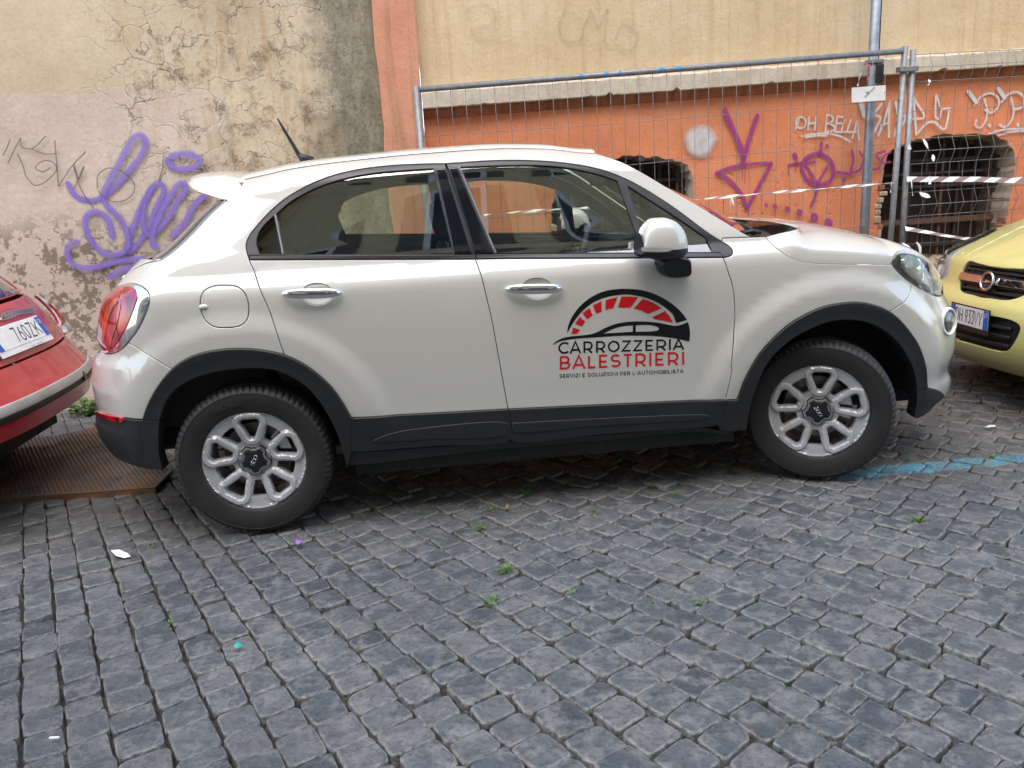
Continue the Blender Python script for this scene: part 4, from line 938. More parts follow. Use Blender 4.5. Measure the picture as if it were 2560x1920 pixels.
letters([('B', 218, 362), ('A', 388, 575), ('L', 608, 722), ('E', 760, 890), ('S', 922, 1060), ('T', 1088, 1227), ('R', 1262, 1410), ('I', 1458, 1480), ('E', 1538, 1668), ('R', 1712, 1860), ('I', 1908, 1938)], ((215, 1238), (1938, 1170)), ((215, 1052), (1938, 990)), 28, M['decal_red'], 'lettering')
tx = "SERVIZI E SOLUZIONI PER L'AUTOMOBILISTA"; lay, tot = text_strokes(tx, track=.16); sc = (1928-213)/tot
letters([(ch, 213+x*sc, 213+(x+w)*sc) for ch, x, w in lay if ch != ' '], ((213, 1353), (1928, 1283)), ((213, 1301), (1928, 1231)), 8, M['decal_black'], 'lettering')

# ---- cabin
loft('headliner', np.stack([re3[:, 0], re3[:, 1]*.985, re3[:, 2]-.045], 1), np.stack([ctr[:, 0], ctr[:, 1], ctr[:, 2]-.04], 1), M['interior_beige'], pz=.6)
gRi = J(CM(('Z5', [(560, 400), (700, 330), (900, 270), (1100, 235), (1300, 215), (1500, 205)])), LN(I1('Z5', (1500, 205)), I1('Z5', (1640, 800)), I1('Z5', (560, 800)), I1('Z5', (480, 560)), I1('Z5', (560, 400))))
gFi = J(CM(('Z6', [(80, 175), (300, 150), (550, 150), (750, 165), (900, 190), (1060, 235)])), LN(I1('Z6', (1060, 235)), I1('Z6', (1260, 715)), I1('Z6', (290, 722)), I1('Z6', (80, 175))))
gVi = J(CM(('Z6', [(1215, 280), (1400, 400), (1600, 530), (1740, 630)])), LN(I1('Z6', (1740, 630)), I1('Z6', (1780, 708)), I1('Z6', (1345, 714)), I1('Z6', (1215, 280))))
trim_poly = J(LN((-.10, 1.13), (-.02, 1.30), (.12, 1.42), (.30, 1.50), step=.02), np.stack([np.linspace(.31, 1.50, 50), ztop(np.linspace(.31, 1.50, 50))-.02], 1), LN((1.52, 1.50), (1.70, 1.42), (1.90, 1.29), (2.08, 1.12), (2.03, 1.09), (1.0, 1.10), (.1, 1.13), (-.10, 1.13), step=.02))
trims = panel('pillar_trim', trim_poly, M['interior_beige'], off=-.035, gap=0, roll=.004, flange=.01, grid=.03, holes=[gRi, gFi, gVi], only_far=True)
panel('door_card', LN((.10, 1.145), (2.05, 1.085), (2.05, .38), (.48, .38), (.42, .70), (.2, .86), (.1, .9), (.10, 1.145), step=.03), M['interior_dark'], off=-.075, gap=0, roll=.01, flange=.03, grid=.05)
mb = MB(); mb.box((.30, -.76, .30), (2.10, .76, .34)); mb.build('cabin_floor', M['interior_dark'], CAR)
mb = MB(); mb.box((-.55, -.62, .45), (.05, .62, .98)); mb.build('boot_trim', M['interior_dark'], CAR)
def soft(name, stations, w, mat, parent=None, yc=0, pw=.55):
    """body lofted through (x, z, half thickness normal vector) stations"""
    V = []; F = []; m_ = 20; n = len(stations)
    for (x, z, tx, tz, ww) in stations:
        for k in range(m_):
            a = 2*math.pi*k/m_; c, s = math.cos(a), math.sin(a); cc = abs(c)**pw*np.sign(c); ss = abs(s)**pw*np.sign(s)
            V.append((x+tx*ss, yc+w*ww*cc, z+tz*ss))
    for i in range(n-1):
        for k in range(m_): F.append((i*m_+k, i*m_+(k+1) % m_, (i+1)*m_+(k+1) % m_, (i+1)*m_+k))
    F += [tuple(range(m_)), tuple(reversed(range((n-1)*m_, n*m_)))]
    mb = MB(); mb.add(V, F); return mb.build(name, mat, parent or CAR, auto=1.0)
for yc in (-.37, .37):
    st = soft('front_seat', [(1.62, .50, 0, .05, .9), (1.60, .52, .01, .075, 1), (1.40, .50, 0, .085, 1), (1.16, .48, .02, .085, 1), (1.06, .52, .06, .06, .95)], .25, M['seat_fabric'], yc=yc)
    soft('seat_back', [(1.10, .48, .06, .03, .9), (1.06, .62, .065, .012, 1), (.98, .85, .065, .012, 1), (.92, 1.03, .06, .012, .86), (.90, 1.12, .045, .01, .66), (.897, 1.14, .02, .005, .55)], .25, M['seat_fabric'], st, yc)
    soft('headrest', [(.905, 1.185, .03, .006, .7), (.90, 1.20, .05, .01, 1), (.885, 1.29, .055, .012, 1), (.875, 1.345, .035, .01, .85), (.873, 1.355, .015, .004, .6)], .135, M['interior_dark'], st, yc)
    for dy in (-.05, .05): mb = MB(); mb.tube([(.905, yc+dy, 1.08), (.90, yc+dy, 1.21)], .006, 6); mb.build('headrest_post', M['chrome_dull'], st, True)
st = soft('rear_seat', [(.66, .52, 0, .06, .95), (.62, .53, .01, .09, 1), (.40, .50, 0, .09, 1), (.22, .48, .02, .09, 1)], .62, M['seat_fabric'], pw=.35)
soft('seat_back', [(.20, .48, .07, .03, .95), (.12, .75, .07, .02, 1), (.04, 1.0, .06, .02, .98), (.02, 1.06, .03, .01, .9)], .62, M['seat_fabric'], st, pw=.35)
for yc in (-.37, .37): soft('headrest', [(.03, 1.06, .03, .006, .8), (.02, 1.09, .05, .01, 1), (.0, 1.17, .05, .01, .95), (-.005, 1.20, .02, .005, .7)], .13, M['seat_fabric'], st, yc)
V = []; prof = [(1.88, .62), (1.80, .80), (1.78, .93), (1.83, 1.03), (1.95, 1.065), (2.10, 1.07), (2.30, 1.08), (2.32, .62)]
mb = MB(); mb.prism([(x, -.74, z) for x, z in prof], (0, 1.48, 0)); DASH = mb.build('dashboard', M['interior_dark'], CAR, auto=.7)
mb = MB(); mb.prism([(x, .12, z) for x, z in [(1.80, 1.0), (1.84, 1.09), (1.95, 1.11), (2.05, 1.075)]], (0, .5, 0)); mb.build('instrument_hood', M['interior_dark'], DASH, auto=.7)
swc = np.array([1.63, .37, 1.00]); ax = np.array([-.90, 0, .44]); ax /= np.linalg.norm(ax); e1 = np.array([0, 1., 0]); e2 = np.cross(ax, e1)
mb = MB(); mb.tube([swc+.185*(math.cos(a)*e1+math.sin(a)*e2) for a in np.linspace(0, 2*math.pi, 36, endpoint=False)], .016, 8, closed=True)
for a in (math.radians(0), math.radians(180), math.radians(270 if e2[2] > 0 else 90)): mb.tube([swc-ax*.02, swc-ax*.02+.185*(math.cos(a)*e1+math.sin(a)*e2)], [.03, .014], 6)
mb.lathe([(0, .03), (.05, .025), (.065, 0), (.05, -.03)], 20, lambda v: swc-ax*.015+e1*v[0]+e2*v[2]+ax*v[1]); mb.tube([swc-ax*.02, swc-ax*.30], .03, 8); mb.build('steering_wheel', M['interior_dark'], CAR, True)
mb = MB(); mb.box((1.69, -.12, 1.385), (1.72, .12, 1.445), .01); mb.tube([(1.72, 0, 1.42), (1.80, 0, 1.50)], .01, 6); mb.build('rear_view_mirror', M['interior_dark'], CAR)

# raised maker's lettering on the near tyres
plain('tyre_letter', (.030, .029, .028), .5)
def tyre_text(root, c, steer, txt, mid, r=.268, h=.021):
    cs, sn = math.cos(steer), math.sin(steer); lay, tot = text_strokes(txt, track=.14); k = h/r; V = []; F = []
    for ch, x, gw in lay:
        for st in GL[ch][1]:
            P = np.array(st); keep = [0]+[i for i in range(1, len(P)) if np.linalg.norm(P[i]-P[i-1]) > 1e-7]; rv, rf = ribbon(P[keep], .20); b = len(V)
            for u, v in rv:
                a = mid-((u+x)-tot/2)*k; rr = r+(v-.5)*h; lx, hh, lz = rr*math.cos(a), .1078, rr*math.sin(a); V.append((c[0]+lx*cs-hh*sn, c[1]-lx*sn-hh*cs, c[2]+lz))
            F += [tuple(i+b for i in f) for f in rf]
    return mesh('tyre_lettering', V, F, M['tyre_letter'], root, False)
tyre_text(W_RN, (0, -.772, WR), 0, 'MICHELIN', math.radians(104)); tyre_text(W_RN, (0, -.772, WR), 0, 'MICHELIN', math.radians(-76))
# ---------------------------------------------------------------- road: dirt bed and hand-cut basalt setts
def wpos(t): return t.new('ShaderNodeNewGeometry').outputs['Position']
def attr(t, name): n = t.new('ShaderNodeAttribute'); n.attribute_name = name; return n.outputs['Fac']
def bed_mat():
    t = NT('joint_dirt'); p = wpos(t); n = t.noise(p, 9, 8, .65); g = t.noise(p, 160, 3)
    c = t.ramp(n, [(.30, (.022, .019, .015)), (.52, (.045, .040, .032)), (.75, (.085, .074, .057))])
    c = t.mix(t.ramp(g, [(.58, 0.), (.70, .6)]), c, (.17, .155, .13)); t.col(c); t.rough(.95)
    t.bump(t.math('ADD', t.noise(p, 60, 5), g), .6, .012); M['joint_dirt'] = t.m
bed_mat()
def sett_mat():
    t = NT('basalt'); p = wpos(t); rnd = attr(t, 'rnd'); edge = attr(t, 'edge')
    n1 = t.noise(p, 14, 7, .6); n2 = t.noise(p, 55, 6, .62); n3 = t.noise(p, 260, 3, .6)
    c = t.ramp(rnd, [(0., (.046, .056, .061)), (.35, (.070, .082, .086)), (.7, (.094, .105, .107)), (1., (.125, .126, .120))])
    c = t.mix(t.ramp(n1, [(.47, 0.), (.60, .75)]), c, (.185, .182, .168))
    c = t.mix(t.ramp(n2, [(.38, .55), (.52, 0.)]), c, (.034, .037, .042))
    w = t.math('MULTIPLY', t.ramp(edge, [(.42, 0.), (.98, 1.)]), t.ramp(n2, [(.34, .15), (.62, 1.)]))
    c = t.mix(t.math('MULTIPLY', w, .8), c, (.33, .312, .275))                                   # dusty worn arrises
    c = t.mix(t.ramp(n3, [(.70, 0.), (.76, .8)]), c, (.30, .30, .29))                             # pale crystals
    c = t.mix(t.ramp(t.noise(p, 1.1, 4), [(.36, .38), (.55, 0.)]), c, (.040, .044, .047)); c = t.mix(t.ramp(t.noise(p, 2.3, 5), [(.56, 0.), (.70, .4)]), c, (.17, .158, .135))
    # earth-brown film where cars park
    xyz = t.sep(p)
    park = t.math('MULTIPLY', t.ramp(t.math('MULTIPLY_ADD', xyz[1], .5, 1.0), [(.33, 0.), (.60, 1.)]), t.ramp(t.noise(p, 5, 5), [(.30, .1), (.7, .8)]))
    c = t.mix(t.math('MULTIPLY', park, .45), c, (.075, .062, .047))
    # blue parking line, worn
    dy = t.math('ABSOLUTE', t.math('ADD', t.math('ADD', xyz[1], .815), t.math('MULTIPLY', t.math('SUBTRACT', n1, .5), .08)))
    band = t.math('MULTIPLY', t.ramp(t.math('MULTIPLY', dy, 5.0), [(.24, 1.), (.34, 0.)]), t.math('GREATER_THAN', t.math('ADD', xyz[0], t.math('MULTIPLY', n2, .2)), 2.74))
    worn = t.ramp(t.math('ADD', n2, t.math('MULTIPLY', t.noise(p, 7, 4), .5)), [(.58, .95), (.82, .15)])
    c = t.mix(t.math('MULTIPLY', band, worn), c, t.mix(n1, (.035, .25, .40), (.10, .38, .47)))
    t.col(c); t.rough(t.ramp(n2, [(.3, .46), (.7, .66)]))
    h = t.math('ADD', t.math('MULTIPLY', t.ramp(n1, [(.35, 0.), (.65, 1.)]), 1.1), t.math('ADD', t.math('MULTIPLY', n2, .9), t.math('MULTIPLY', n3, .22)))
    t.bump(h, .85, .010); M['basalt'] = t.m
sett_mat()
ROAD = mesh('road', [(-60, -60, -.036), (60, -60, -.036), (60, 60, -.036), (-60, 60, -.036)], [(0, 1, 2, 3)], M['joint_dirt'], smooth=False); tag(ROAD, kind='structure')
A0, RR = math.radians(28), 13.0; P0 = np.array([.3, -1.8]); CC = P0+RR*np.array([-math.sin(A0), math.cos(A0)])
def lat(u, v): a = A0+u/RR; return CC+(RR-v)*np.array([math.sin(a), -math.cos(a)])
PLATE = [onZ(-200, 1262, .02)[:2], onZ(0, 1250, .02)[:2], onZ(388, 1222, .02)[:2], onZ(432, 1178, .02)[:2], onZ(360, 1040, .02)[:2], onZ(150, 1090, .02)[:2], onZ(-200, 1120, .02)[:2]]
PLATE = np.array(PLATE)
setts = []; S = .1165; u = -8.0; rs = random.Random(3)
while u < 9.0:
    wu = S*rs.uniform(.88, 1.12); v = -8.5+rs.uniform(0, .12)
    while v < 8.5:
        lv = S*rs.uniform(.84, 1.20) if rs.random() > .04 else S*rs.uniform(.6, .75)
        c = lat(u+wu/2, v+lv/2)
        if -3.9 < c[0] < 8.2 and -3.15 < c[1] < 1.86: setts.append((u, v, wu, lv, c))
        v += lv
    u += wu
from itertools import chain
setts = [s for s in setts if not point_in(PLATE, s[4][None])[0] or seg_dist(PLATE, s[4][None])[0] < .035]
def sett_geo(u, v, wu, lv, c):
    g = rs.uniform(.0022, .0058); g2 = rs.uniform(.0012, .0038); jit = lambda k=.0048: rs.uniform(-k, k)
    q = [(u+g+jit(), v+g2+jit()), (u+wu-g+jit(), v+g2+jit()), (u+wu-g+jit(), v+lv-g2+jit()), (u+g+jit(), v+lv-g2+jit())]
    q = [lat(*a) for a in q]; ctr = np.mean(q, 0); out = []
    for i in range(4):
        a, b, d = q[i-1], q[i], q[(i+1) % 4]; r1, r2 = rs.uniform(.09, .24), rs.uniform(.09, .24)
        out += [b+(a-b)*r1+[jit(.002), jit(.002)], b*.92+(a*.04+d*.04)+[jit(.0025), jit(.0025)], b+(d-b)*r2+[jit(.002), jit(.002)]]
    out = np.array(out); n = 12
    tx, ty = rs.gauss(0, .032), rs.gauss(0, .032); z0 = rs.gauss(-.004, .0035); dome = rs.uniform(-.0008, .0022); V = []; E = []
    for sc, zz, e in ((1.02, -.045, 1.), (1.0, -.0065, 1.), (.962, -.0008, .9), (.80, 0., .15)):
        for p in out:
            d = ctr+(p-ctr)*sc; nz = jit(.0013) if sc < 1 else jit(.003)
            V.append((d[0], d[1], z0+zz+nz+tx*(d[0]-ctr[0])+ty*(d[1]-ctr[1])+(dome if sc < .8 else 0))); E.append(e)
    V.append((ctr[0], ctr[1], z0+dome*1.15)); E.append(0.)
    F = [(k*n+i, k*n+(i+1) % n, (k+1)*n+(i+1) % n, (k+1)*n+i) for k in range(3) for i in range(n)]+[(3*n+i, 3*n+(i+1) % n, 4*n) for i in range(n)]
    return V, F, E
def add_attr(me, name, vals): a = me.attributes.new(name, 'FLOAT', 'POINT'); a.data.foreach_set('value', np.asarray(vals, np.float32))
def chisel(me):
    n = len(me.polygons); sm = np.ones(n, bool); k = np.arange(n) % 48; sm[k < 12] = False; me.polygons.foreach_set('use_smooth', sm.tolist())
size = []
for s in setts:
    c3 = np.array([s[4][0], s[4][1], 0]); px = project(c3); d = np.linalg.norm(c3-CAM_C); vis = 0 <= px[0] <= 2560 and 0 <= px[1] <= 1920 and s[4][1] < -.95
    size.append(-(CAM_C[2]/d**3)*s[2]*s[3] if vis else 0)
order = np.argsort(size); near = set(int(i) for i in order[:300])
BV, BF, BE, BR = [], [], [], []
for i, s in enumerate(setts):
    V, F, E = sett_geo(*s); rv = rs.random()
    if i in near:
        o = mesh('cobble', V, F, M['basalt'], ROAD); chisel(o.data); add_attr(o.data, 'edge', E); add_attr(o.data, 'rnd', [rv]*len(V))
    else:
        b = len(BV); BV += V; BF += [tuple(k+b for k in f) for f in F]; BE += E; BR += [rv]*len(V)
o = mesh('cobbles', BV, BF, M['basalt'], ROAD); chisel(o.data); add_attr(o.data, 'edge', BE); add_attr(o.data, 'rnd', BR); tag(o, kind='stuff')
# ---------------------------------------------------------------- rusty steel cover by the red car
def rust_mat():
    t = NT('rusty_steel'); p = wpos(t); n = t.noise(p, 6, 8, .65); n2 = t.noise(p, 45, 5)
    c = t.ramp(n, [(.30, (.085, .070, .060)), (.50, (.125, .098, .080)), (.62, (.17, .085, .042)), (.74, (.20, .10, .045))]); c = t.mix(t.ramp(n2, [(.55, 0.), (.7, .5)]), c, (.05, .042, .036))
    t.col(c); t.rough(.62); t.set(Metallic=.35); t.bump(n2, .4, .004); M['rusty_steel'] = t.m
    t = NT('rust'); p = wpos(t); n = t.noise(p, 12, 7, .6); t.col(t.ramp(n, [(.35, (.085, .040, .018)), (.65, (.22, .105, .040))])); t.rough(.9); t.bump(t.noise(p, 80, 4), .5, .004); M['rust'] = t.m
rust_mat()
STEEL = thing('trench_cover', 'rusty steel tread plate laid over the cobbles behind the red car', 'steel plate', (float(PLATE[:, 0].mean()), float(PLATE[:, 1].mean()), 0))
mb = MB(); mb.prism([(x, y, .016) for x, y in PLATE], (0, 0, .012)); mb.build('plate', M['rusty_steel'], STEEL)
e0, e1_ = PLATE[0], PLATE[2]; mb = MB()
dv = (e1_-e0)/np.linalg.norm(e1_-e0); nv = np.array([dv[1], -dv[0]])
mb.prism([(e0[0]+nv[0]*.004, e0[1]+nv[1]*.004, -.03), (e1_[0]+nv[0]*.004, e1_[1]+nv[1]*.004, -.03), (e1_[0]+nv[0]*.004, e1_[1]+nv[1]*.004, .0155), (e0[0]+nv[0]*.004, e0[1]+nv[1]*.004, .0155)], (-nv[0]*.02, -nv[1]*.02, 0)); mb.build('edge_angle', M['rust'], STEEL)
bars = MB(); uu = dv; vv = np.array([-dv[1], dv[0]])
for i in range(-6, 76):
    for j in range(1, 66):
        a = e0+uu*(i*.026+(.013 if j % 2 else 0))+vv*(j*.020)
        if not point_in(PLATE, a[None])[0] or seg_dist(PLATE, a[None])[0] < .02: continue
        ang = math.radians(38 if ((i//9+j//11) % 2) else -32); du = uu*math.cos(ang)+vv*math.sin(ang); dw = np.array([-du[1], du[0]])
        l, w, h0, h1 = .0095, .0032, .0279, .0325
        q = [a+du*l, a+dw*w, a-du*l, a-dw*w]; V = [(*p, h0) for p in q]+[(*(a+(p-a)*.6), h1) for p in q]
        bars.add(V, [(4, 5, 6, 7)]+[(k, (k+1) % 4, 4+(k+1) % 4, 4+k) for k in range(4)])
o = bars.build('tread', M['rusty_steel'], STEEL); tag(o, kind='stuff')
# ---------------------------------------------------------------- old walls
YL, YP, YU, YB, YLEDGE = 1.75, 1.715, 1.79, 1.80, 1.70
def zn(t, val, a, b): return t.ramp(t.math('MULTIPLY_ADD', val, 1/(b-a), -a/(b-a), clamp=True), [(0., 0.), (1., 1.)])     # 0..1 between a and b
def cracks(t, p, scale, width, warp=.10, wscale=6):
    off = t.new('ShaderNodeVectorMath', operation='SCALE'); nz = t.new('ShaderNodeTexNoise'); t.link(p, nz.inputs['Vector']); nz.inputs['Scale'].default_value = wscale; nz.inputs['Detail'].default_value = 5
    sub = t.new('ShaderNodeVectorMath', operation='SUBTRACT'); t.link(nz.outputs['Color'], sub.inputs[0]); sub.inputs[1].default_value = (.5, .5, .5)
    t.link(sub.outputs[0], off.inputs[0]); off.inputs['Scale'].default_value = warp
    ad = t.new('ShaderNodeVectorMath', operation='ADD'); t.link(p, ad.inputs[0]); t.link(off.outputs[0], ad.inputs[1])
    d = t.voro(ad.outputs[0], scale, 'DISTANCE_TO_EDGE')
    return t.ramp(d, [(0., 1.), (width, 0.)])
def old_plaster():
    t = NT('old_plaster'); p = wpos(t); s = t.sep(p); x, z = s[0], s[2]
    n = t.noise(p, 1.6, 7, .6); n2 = t.noise(p, 7, 7, .62); n3 = t.noise(p, 40, 5, .6)
    streak = t.noise(t.mapping(p, (5, 1, .55)), 3.0, 6, .6)
    tan = t.ramp(n, [(.30, (.48, .38, .24)), (.55, (.56, .46, .305)), (.75, (.61, .52, .36))])
    pink = t.ramp(n2, [(.30, (.52, .42, .335)), (.70, (.60, .50, .41))])
    lowz = t.math('ADD', z, t.math('MULTIPLY', t.math('SUBTRACT', n2, .5), .05))
    m_low = t.math('MULTIPLY', zn(t, lowz, 2.20, 2.165), zn(t, t.math('ADD', x, t.math('MULTIPLY', n, .9)), .15, -.45))
    c = t.mix(m_low, tan, pink)
    ochre = t.math('MULTIPLY', t.ramp(streak, [(.52, 0.), (.66, 1.)]), zn(t, x, -1.5, -.6)); c = t.mix(t.math('MULTIPLY', ochre, .55), c, (.42, .265, .12))
    brown = t.math('MULTIPLY', t.ramp(n2, [(.50, 0.), (.66, 1.)]), t.math('MULTIPLY', zn(t, x, -1.25, -.5), zn(t, z, 2.9, 2.2))); c = t.mix(t.math('MULTIPLY', brown, .7), c, (.27, .175, .105))
    pale = t.ramp(t.noise(p, 11, 6, .7), [(.55, 0.), (.70, .55)]); c = t.mix(pale, c, (.56, .49, .375))
    # damp grey-green band beside the pilaster
    xg = t.math('ADD', x, t.math('MULTIPLY', t.math('SUBTRACT', n2, .5), .38)); damp = zn(t, xg, .02, .30)
    dc = t.ramp(t.noise(t.mapping(p, (2.2, 1, .8)), 7, 7, .68), [(.28, (.085, .080, .052)), (.50, (.17, .155, .105)), (.72, (.285, .26, .19))])
    c = t.mix(t.math('MULTIPLY', damp, .9), c, dc)
    # peeled patches low on the left, cracks in the middle
    peel = t.math('MULTIPLY', t.ramp(t.math('ADD', t.math('MULTIPLY', n2, .55), t.math('MULTIPLY', t.noise(p, 22, 6, .7), .45)), [(.50, 0.), (.53, 1.)]), t.math('MULTIPLY', zn(t, t.math('ADD', z, t.math('MULTIPLY', n, .5)), 1.72, 1.42), zn(t, x, -.55, -1.3)))
    c = t.mix(t.math('MULTIPLY', peel, .85), c, (.17, .125, .08))
    zone = t.math('MULTIPLY', zn(t, t.math('ADD', x, t.math('MULTIPLY', n, .7)), -1.15, -.65), zn(t, x, .50, .25)); part = t.ramp(n2, [(.34, .25), (.58, 1.)])
    k1 = t.math('MULTIPLY', cracks(t, p, 3.6, .020, .34, 4), t.math('MULTIPLY', zone, part)); k2 = t.math('MULTIPLY', cracks(t, p, 8.5, .030, .20, 7), t.math('MULTIPLY', zone, t.ramp(n2, [(.50, 0.), (.62, 1.)])))
    k = t.math('MAXIMUM', k1, k2); c = t.mix(t.math('MULTIPLY', k, .85), c, (.085, .060, .038))
    wide = t.math('MULTIPLY', t.math('SUBTRACT', cracks(t, p, 3.6, .060, .34, 4), k1), t.math('MULTIPLY', zone, .35)); c = t.mix(wide, c, (.62, .55, .43))
    blot = t.math('MULTIPLY', t.ramp(t.noise(p, 17, 5, .6), [(.67, 0.), (.70, 1.)]), t.math('MULTIPLY', zn(t, x, -.15, .15), zn(t, x, .45, .3))); c = t.mix(blot, c, (.05, .042, .03))
    c = t.mix(t.ramp(n3, [(.3, .22), (.55, 0.)]), c, (.26, .20, .125))
    mid = t.math('MULTIPLY', zn(t, t.math('ADD', x, t.math('MULTIPLY', n, .8)), -.95, -.35), zn(t, t.math('ADD', z, t.math('MULTIPLY', n2, .4)), 3.4, 2.6))
    sp = t.math('MULTIPLY', t.ramp(t.math('ADD', t.math('MULTIPLY', t.noise(p, 34, 6, .75), .6), t.math('MULTIPLY', n2, .4)), [(.52, 0.), (.60, 1.)]), mid); c = t.mix(t.math('MULTIPLY', sp, .62), c, (.20, .145, .085))
    gs = t.math('MULTIPLY', t.ramp(t.noise(t.mapping(p, (1.6, 1, .9)), 5.5, 6, .7), [(.54, 0.), (.66, 1.)]), zn(t, x, -1.4, -.5)); c = t.mix(t.math('MULTIPLY', gs, .5), c, (.30, .265, .20))
    mould = t.math('MULTIPLY', t.ramp(t.noise(p, 48, 6, .75), [(.50, 0.), (.62, 1.)]), damp); c = t.mix(t.math('MULTIPLY', mould, .6), c, (.055, .055, .038))
    t.col(c); t.rough(.93)
    t.bump(t.math('SUBTRACT', t.math('ADD', t.math('MULTIPLY', n2, 1.0), t.math('MULTIPLY', n3, .35)), t.math('ADD', t.math('MULTIPLY', k, .5), t.math('MULTIPLY', peel, .5))), .4, .015); M['old_plaster'] = t.m
old_plaster()
def render_mat(name, lo, mid, hi, stain, stain_amt=.5, pits=0.):
    t = NT(name); p = wpos(t); n = t.noise(p, 1.3, 7, .62); n2 = t.noise(p, 9, 7, .62); n3 = t.noise(p, 55, 5, .6)
    streak = t.noise(t.mapping(p, (7, 1, .35)), 2.6, 7, .62)
    c = t.ramp(t.math('ADD', t.math('MULTIPLY', n, .6), t.math('MULTIPLY', n2, .4)), [(.33, lo), (.50, mid), (.68, hi)])
    c = t.mix(t.math('MULTIPLY', t.ramp(streak, [(.50, 0.), (.68, 1.)]), stain_amt), c, stain)
    c = t.mix(t.ramp(n3, [(.28, .25), (.5, 0.)]), c, tuple(v*.5 for v in lo))
    h = t.math('ADD', t.math('MULTIPLY', n2, .8), t.math('MULTIPLY', n3, .4))
    if pits:
        pw = t.noise(t.mapping(p, (1, 1, 1.9)), 16, 4, .6, .8); s = t.sep(p)
        pit = t.math('MULTIPLY', t.ramp(pw, [(.63, 0.), (.665, 1.)]), t.math('MULTIPLY', zn(t, t.math('ADD', s[2], t.math('MULTIPLY', n, .6)), 2.05, 1.5), zn(t, s[0], 1.9, 2.6)))
        c = t.mix(t.math('MULTIPLY', pit, .6), c, (.22, .075, .035)); h = t.math('SUBTRACT', h, t.math('MULTIPLY', pit, 1.6))
        rim = t.math('MULTIPLY', t.ramp(t.noise(t.mapping(p, (1, 1, 1.9), (0, 0, .016)), 16, 4, .6, .8), [(.635, 0.), (.66, 1.)]), t.math('MULTIPLY', zn(t, t.math('ADD', s[2], t.math('MULTIPLY', n, .6)), 2.05, 1.5), zn(t, s[0], 1.9, 2.6)))
        c = t.mix(t.math('MULTIPLY', t.math('SUBTRACT', rim, pit, clamp=True), .45), c, (.70, .42, .25))
    t.col(c); t.rough(.92); t.bump(h, .5, .014); M[name] = t.m
render_mat('yellow_render', (.47, .345, .195), (.54, .405, .24), (.60, .47, .30), (.40, .27, .14), .40)
render_mat('orange_render', (.60, .185, .075), (.69, .235, .105), (.74, .295, .145), (.54, .23, .12), .25, 1.)
render_mat('salmon_render', (.46, .19, .105), (.54, .24, .14), (.60, .29, .185), (.30, .165, .085), .75)
render_mat('ledge_stone', (.36, .29, .20), (.48, .405, .30), (.58, .51, .40), (.30, .215, .125), .45)
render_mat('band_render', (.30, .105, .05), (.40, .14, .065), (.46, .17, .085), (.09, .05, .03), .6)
render_mat('masonry', (.24, .18, .12), (.36, .28, .195), (.46, .37, .27), (.16, .12, .08), .3)
def brick_m(): plain('brick_red', (.30, .12, .065), .9, var=.35, scale=30, bump=.4); plain('brick_pale', (.42, .33, .23), .92, var=.3, scale=30, bump=.4)
brick_m()
plain('iron', (.035, .028, .024), .7, .2, var=.4, scale=40, bump=.2); plain('iron_rust', (.10, .052, .032), .85, var=.4, scale=30, bump=.3)
plain('board_brown', (.055, .030, .017), .85, var=.4, scale=12, bump=.2); plain('void', (.006, .005, .005), 1.)

WALLL = thing('plaster_wall', 'cracked old tan plaster wall with purple spray tag and damp patch', 'wall', (-3, YL, 0))
V = []; F = []; nx, nz = 60, 40
def wob(x, z): return .010*math.sin(3.1*x+1.7*z)+.008*math.sin(5.3*z-2.2*x+1)+.006*math.sin(9.1*x+4.4*z)
X0, X1 = -9.0, .572
for i in range(nx+1):
    for j in range(nz+1):
        x = X0+(X1-X0)*i/nx; z = -.1+6.1*j/nz; V.append((x, YL+wob(x, z), z))
F = [(i*(nz+1)+j, (i+1)*(nz+1)+j, (i+1)*(nz+1)+j+1, i*(nz+1)+j+1) for i in range(nx) for j in range(nz)]
b = len(V); V += [(X0, YL+.5, -.1), (X1, YL+.5, -.1), (X1, YL+.5, 6), (X0, YL+.5, 6)]; F += [(b, b+3, b+2, b+1), (nz, (nx+1)*(nz+1)-1, b+2, b+3)]
mesh('plaster', V, F, M['old_plaster'], WALLL)
BLD = thing('building', 'old building front with ochre wall over orange base, stone ledge and barred windows', 'building', (4, YB, 0))
# pilaster
mb = MB(); n = 40; V = []
for j in range(n+1):
    z = -.1+7.1*j/n; e = .006*math.sin(7*z)+.004*math.sin(17*z+1)
    V += [(.566+e, YP+.2, z), (.566+e, YP+.01, z), (.576+e, YP, z), (.843-e*.6, YP, z), (.853-e*.6, YP+.01, z), (.853-e*.6, YP+.2, z)]
F = [(j*6+k, j*6+k+1, (j+1)*6+k+1, (j+1)*6+k) for j in range(n) for k in range(5)]; mb.add(V, F); mb.build('pilaster', M['salmon_render'], BLD, auto=.7)
def zl(x): return np.interp(x, [.85, 1.83, 2.84, 3.84, 5.34, 9], [1.962, 1.985, 2.010, 2.036, 2.072, 2.16])       # underside of the ledge
XR_ = 9.0
# upper wall
V = []; nx, nz = 50, 30
for i in range(nx+1):
    x = .853+(XR_-.853)*i/nx
    for j in range(nz+1): z = zl(x)+.06+(7-zl(x)-.06)*j/nz; V.append((x, YU+.5*wob(x*.7, z), z))
mesh('upper_wall', V, [(i*(nz+1)+j, (i+1)*(nz+1)+j, (i+1)*(nz+1)+j+1, i*(nz+1)+j+1) for i in range(nx) for j in range(nz)], M['yellow_render'], BLD)
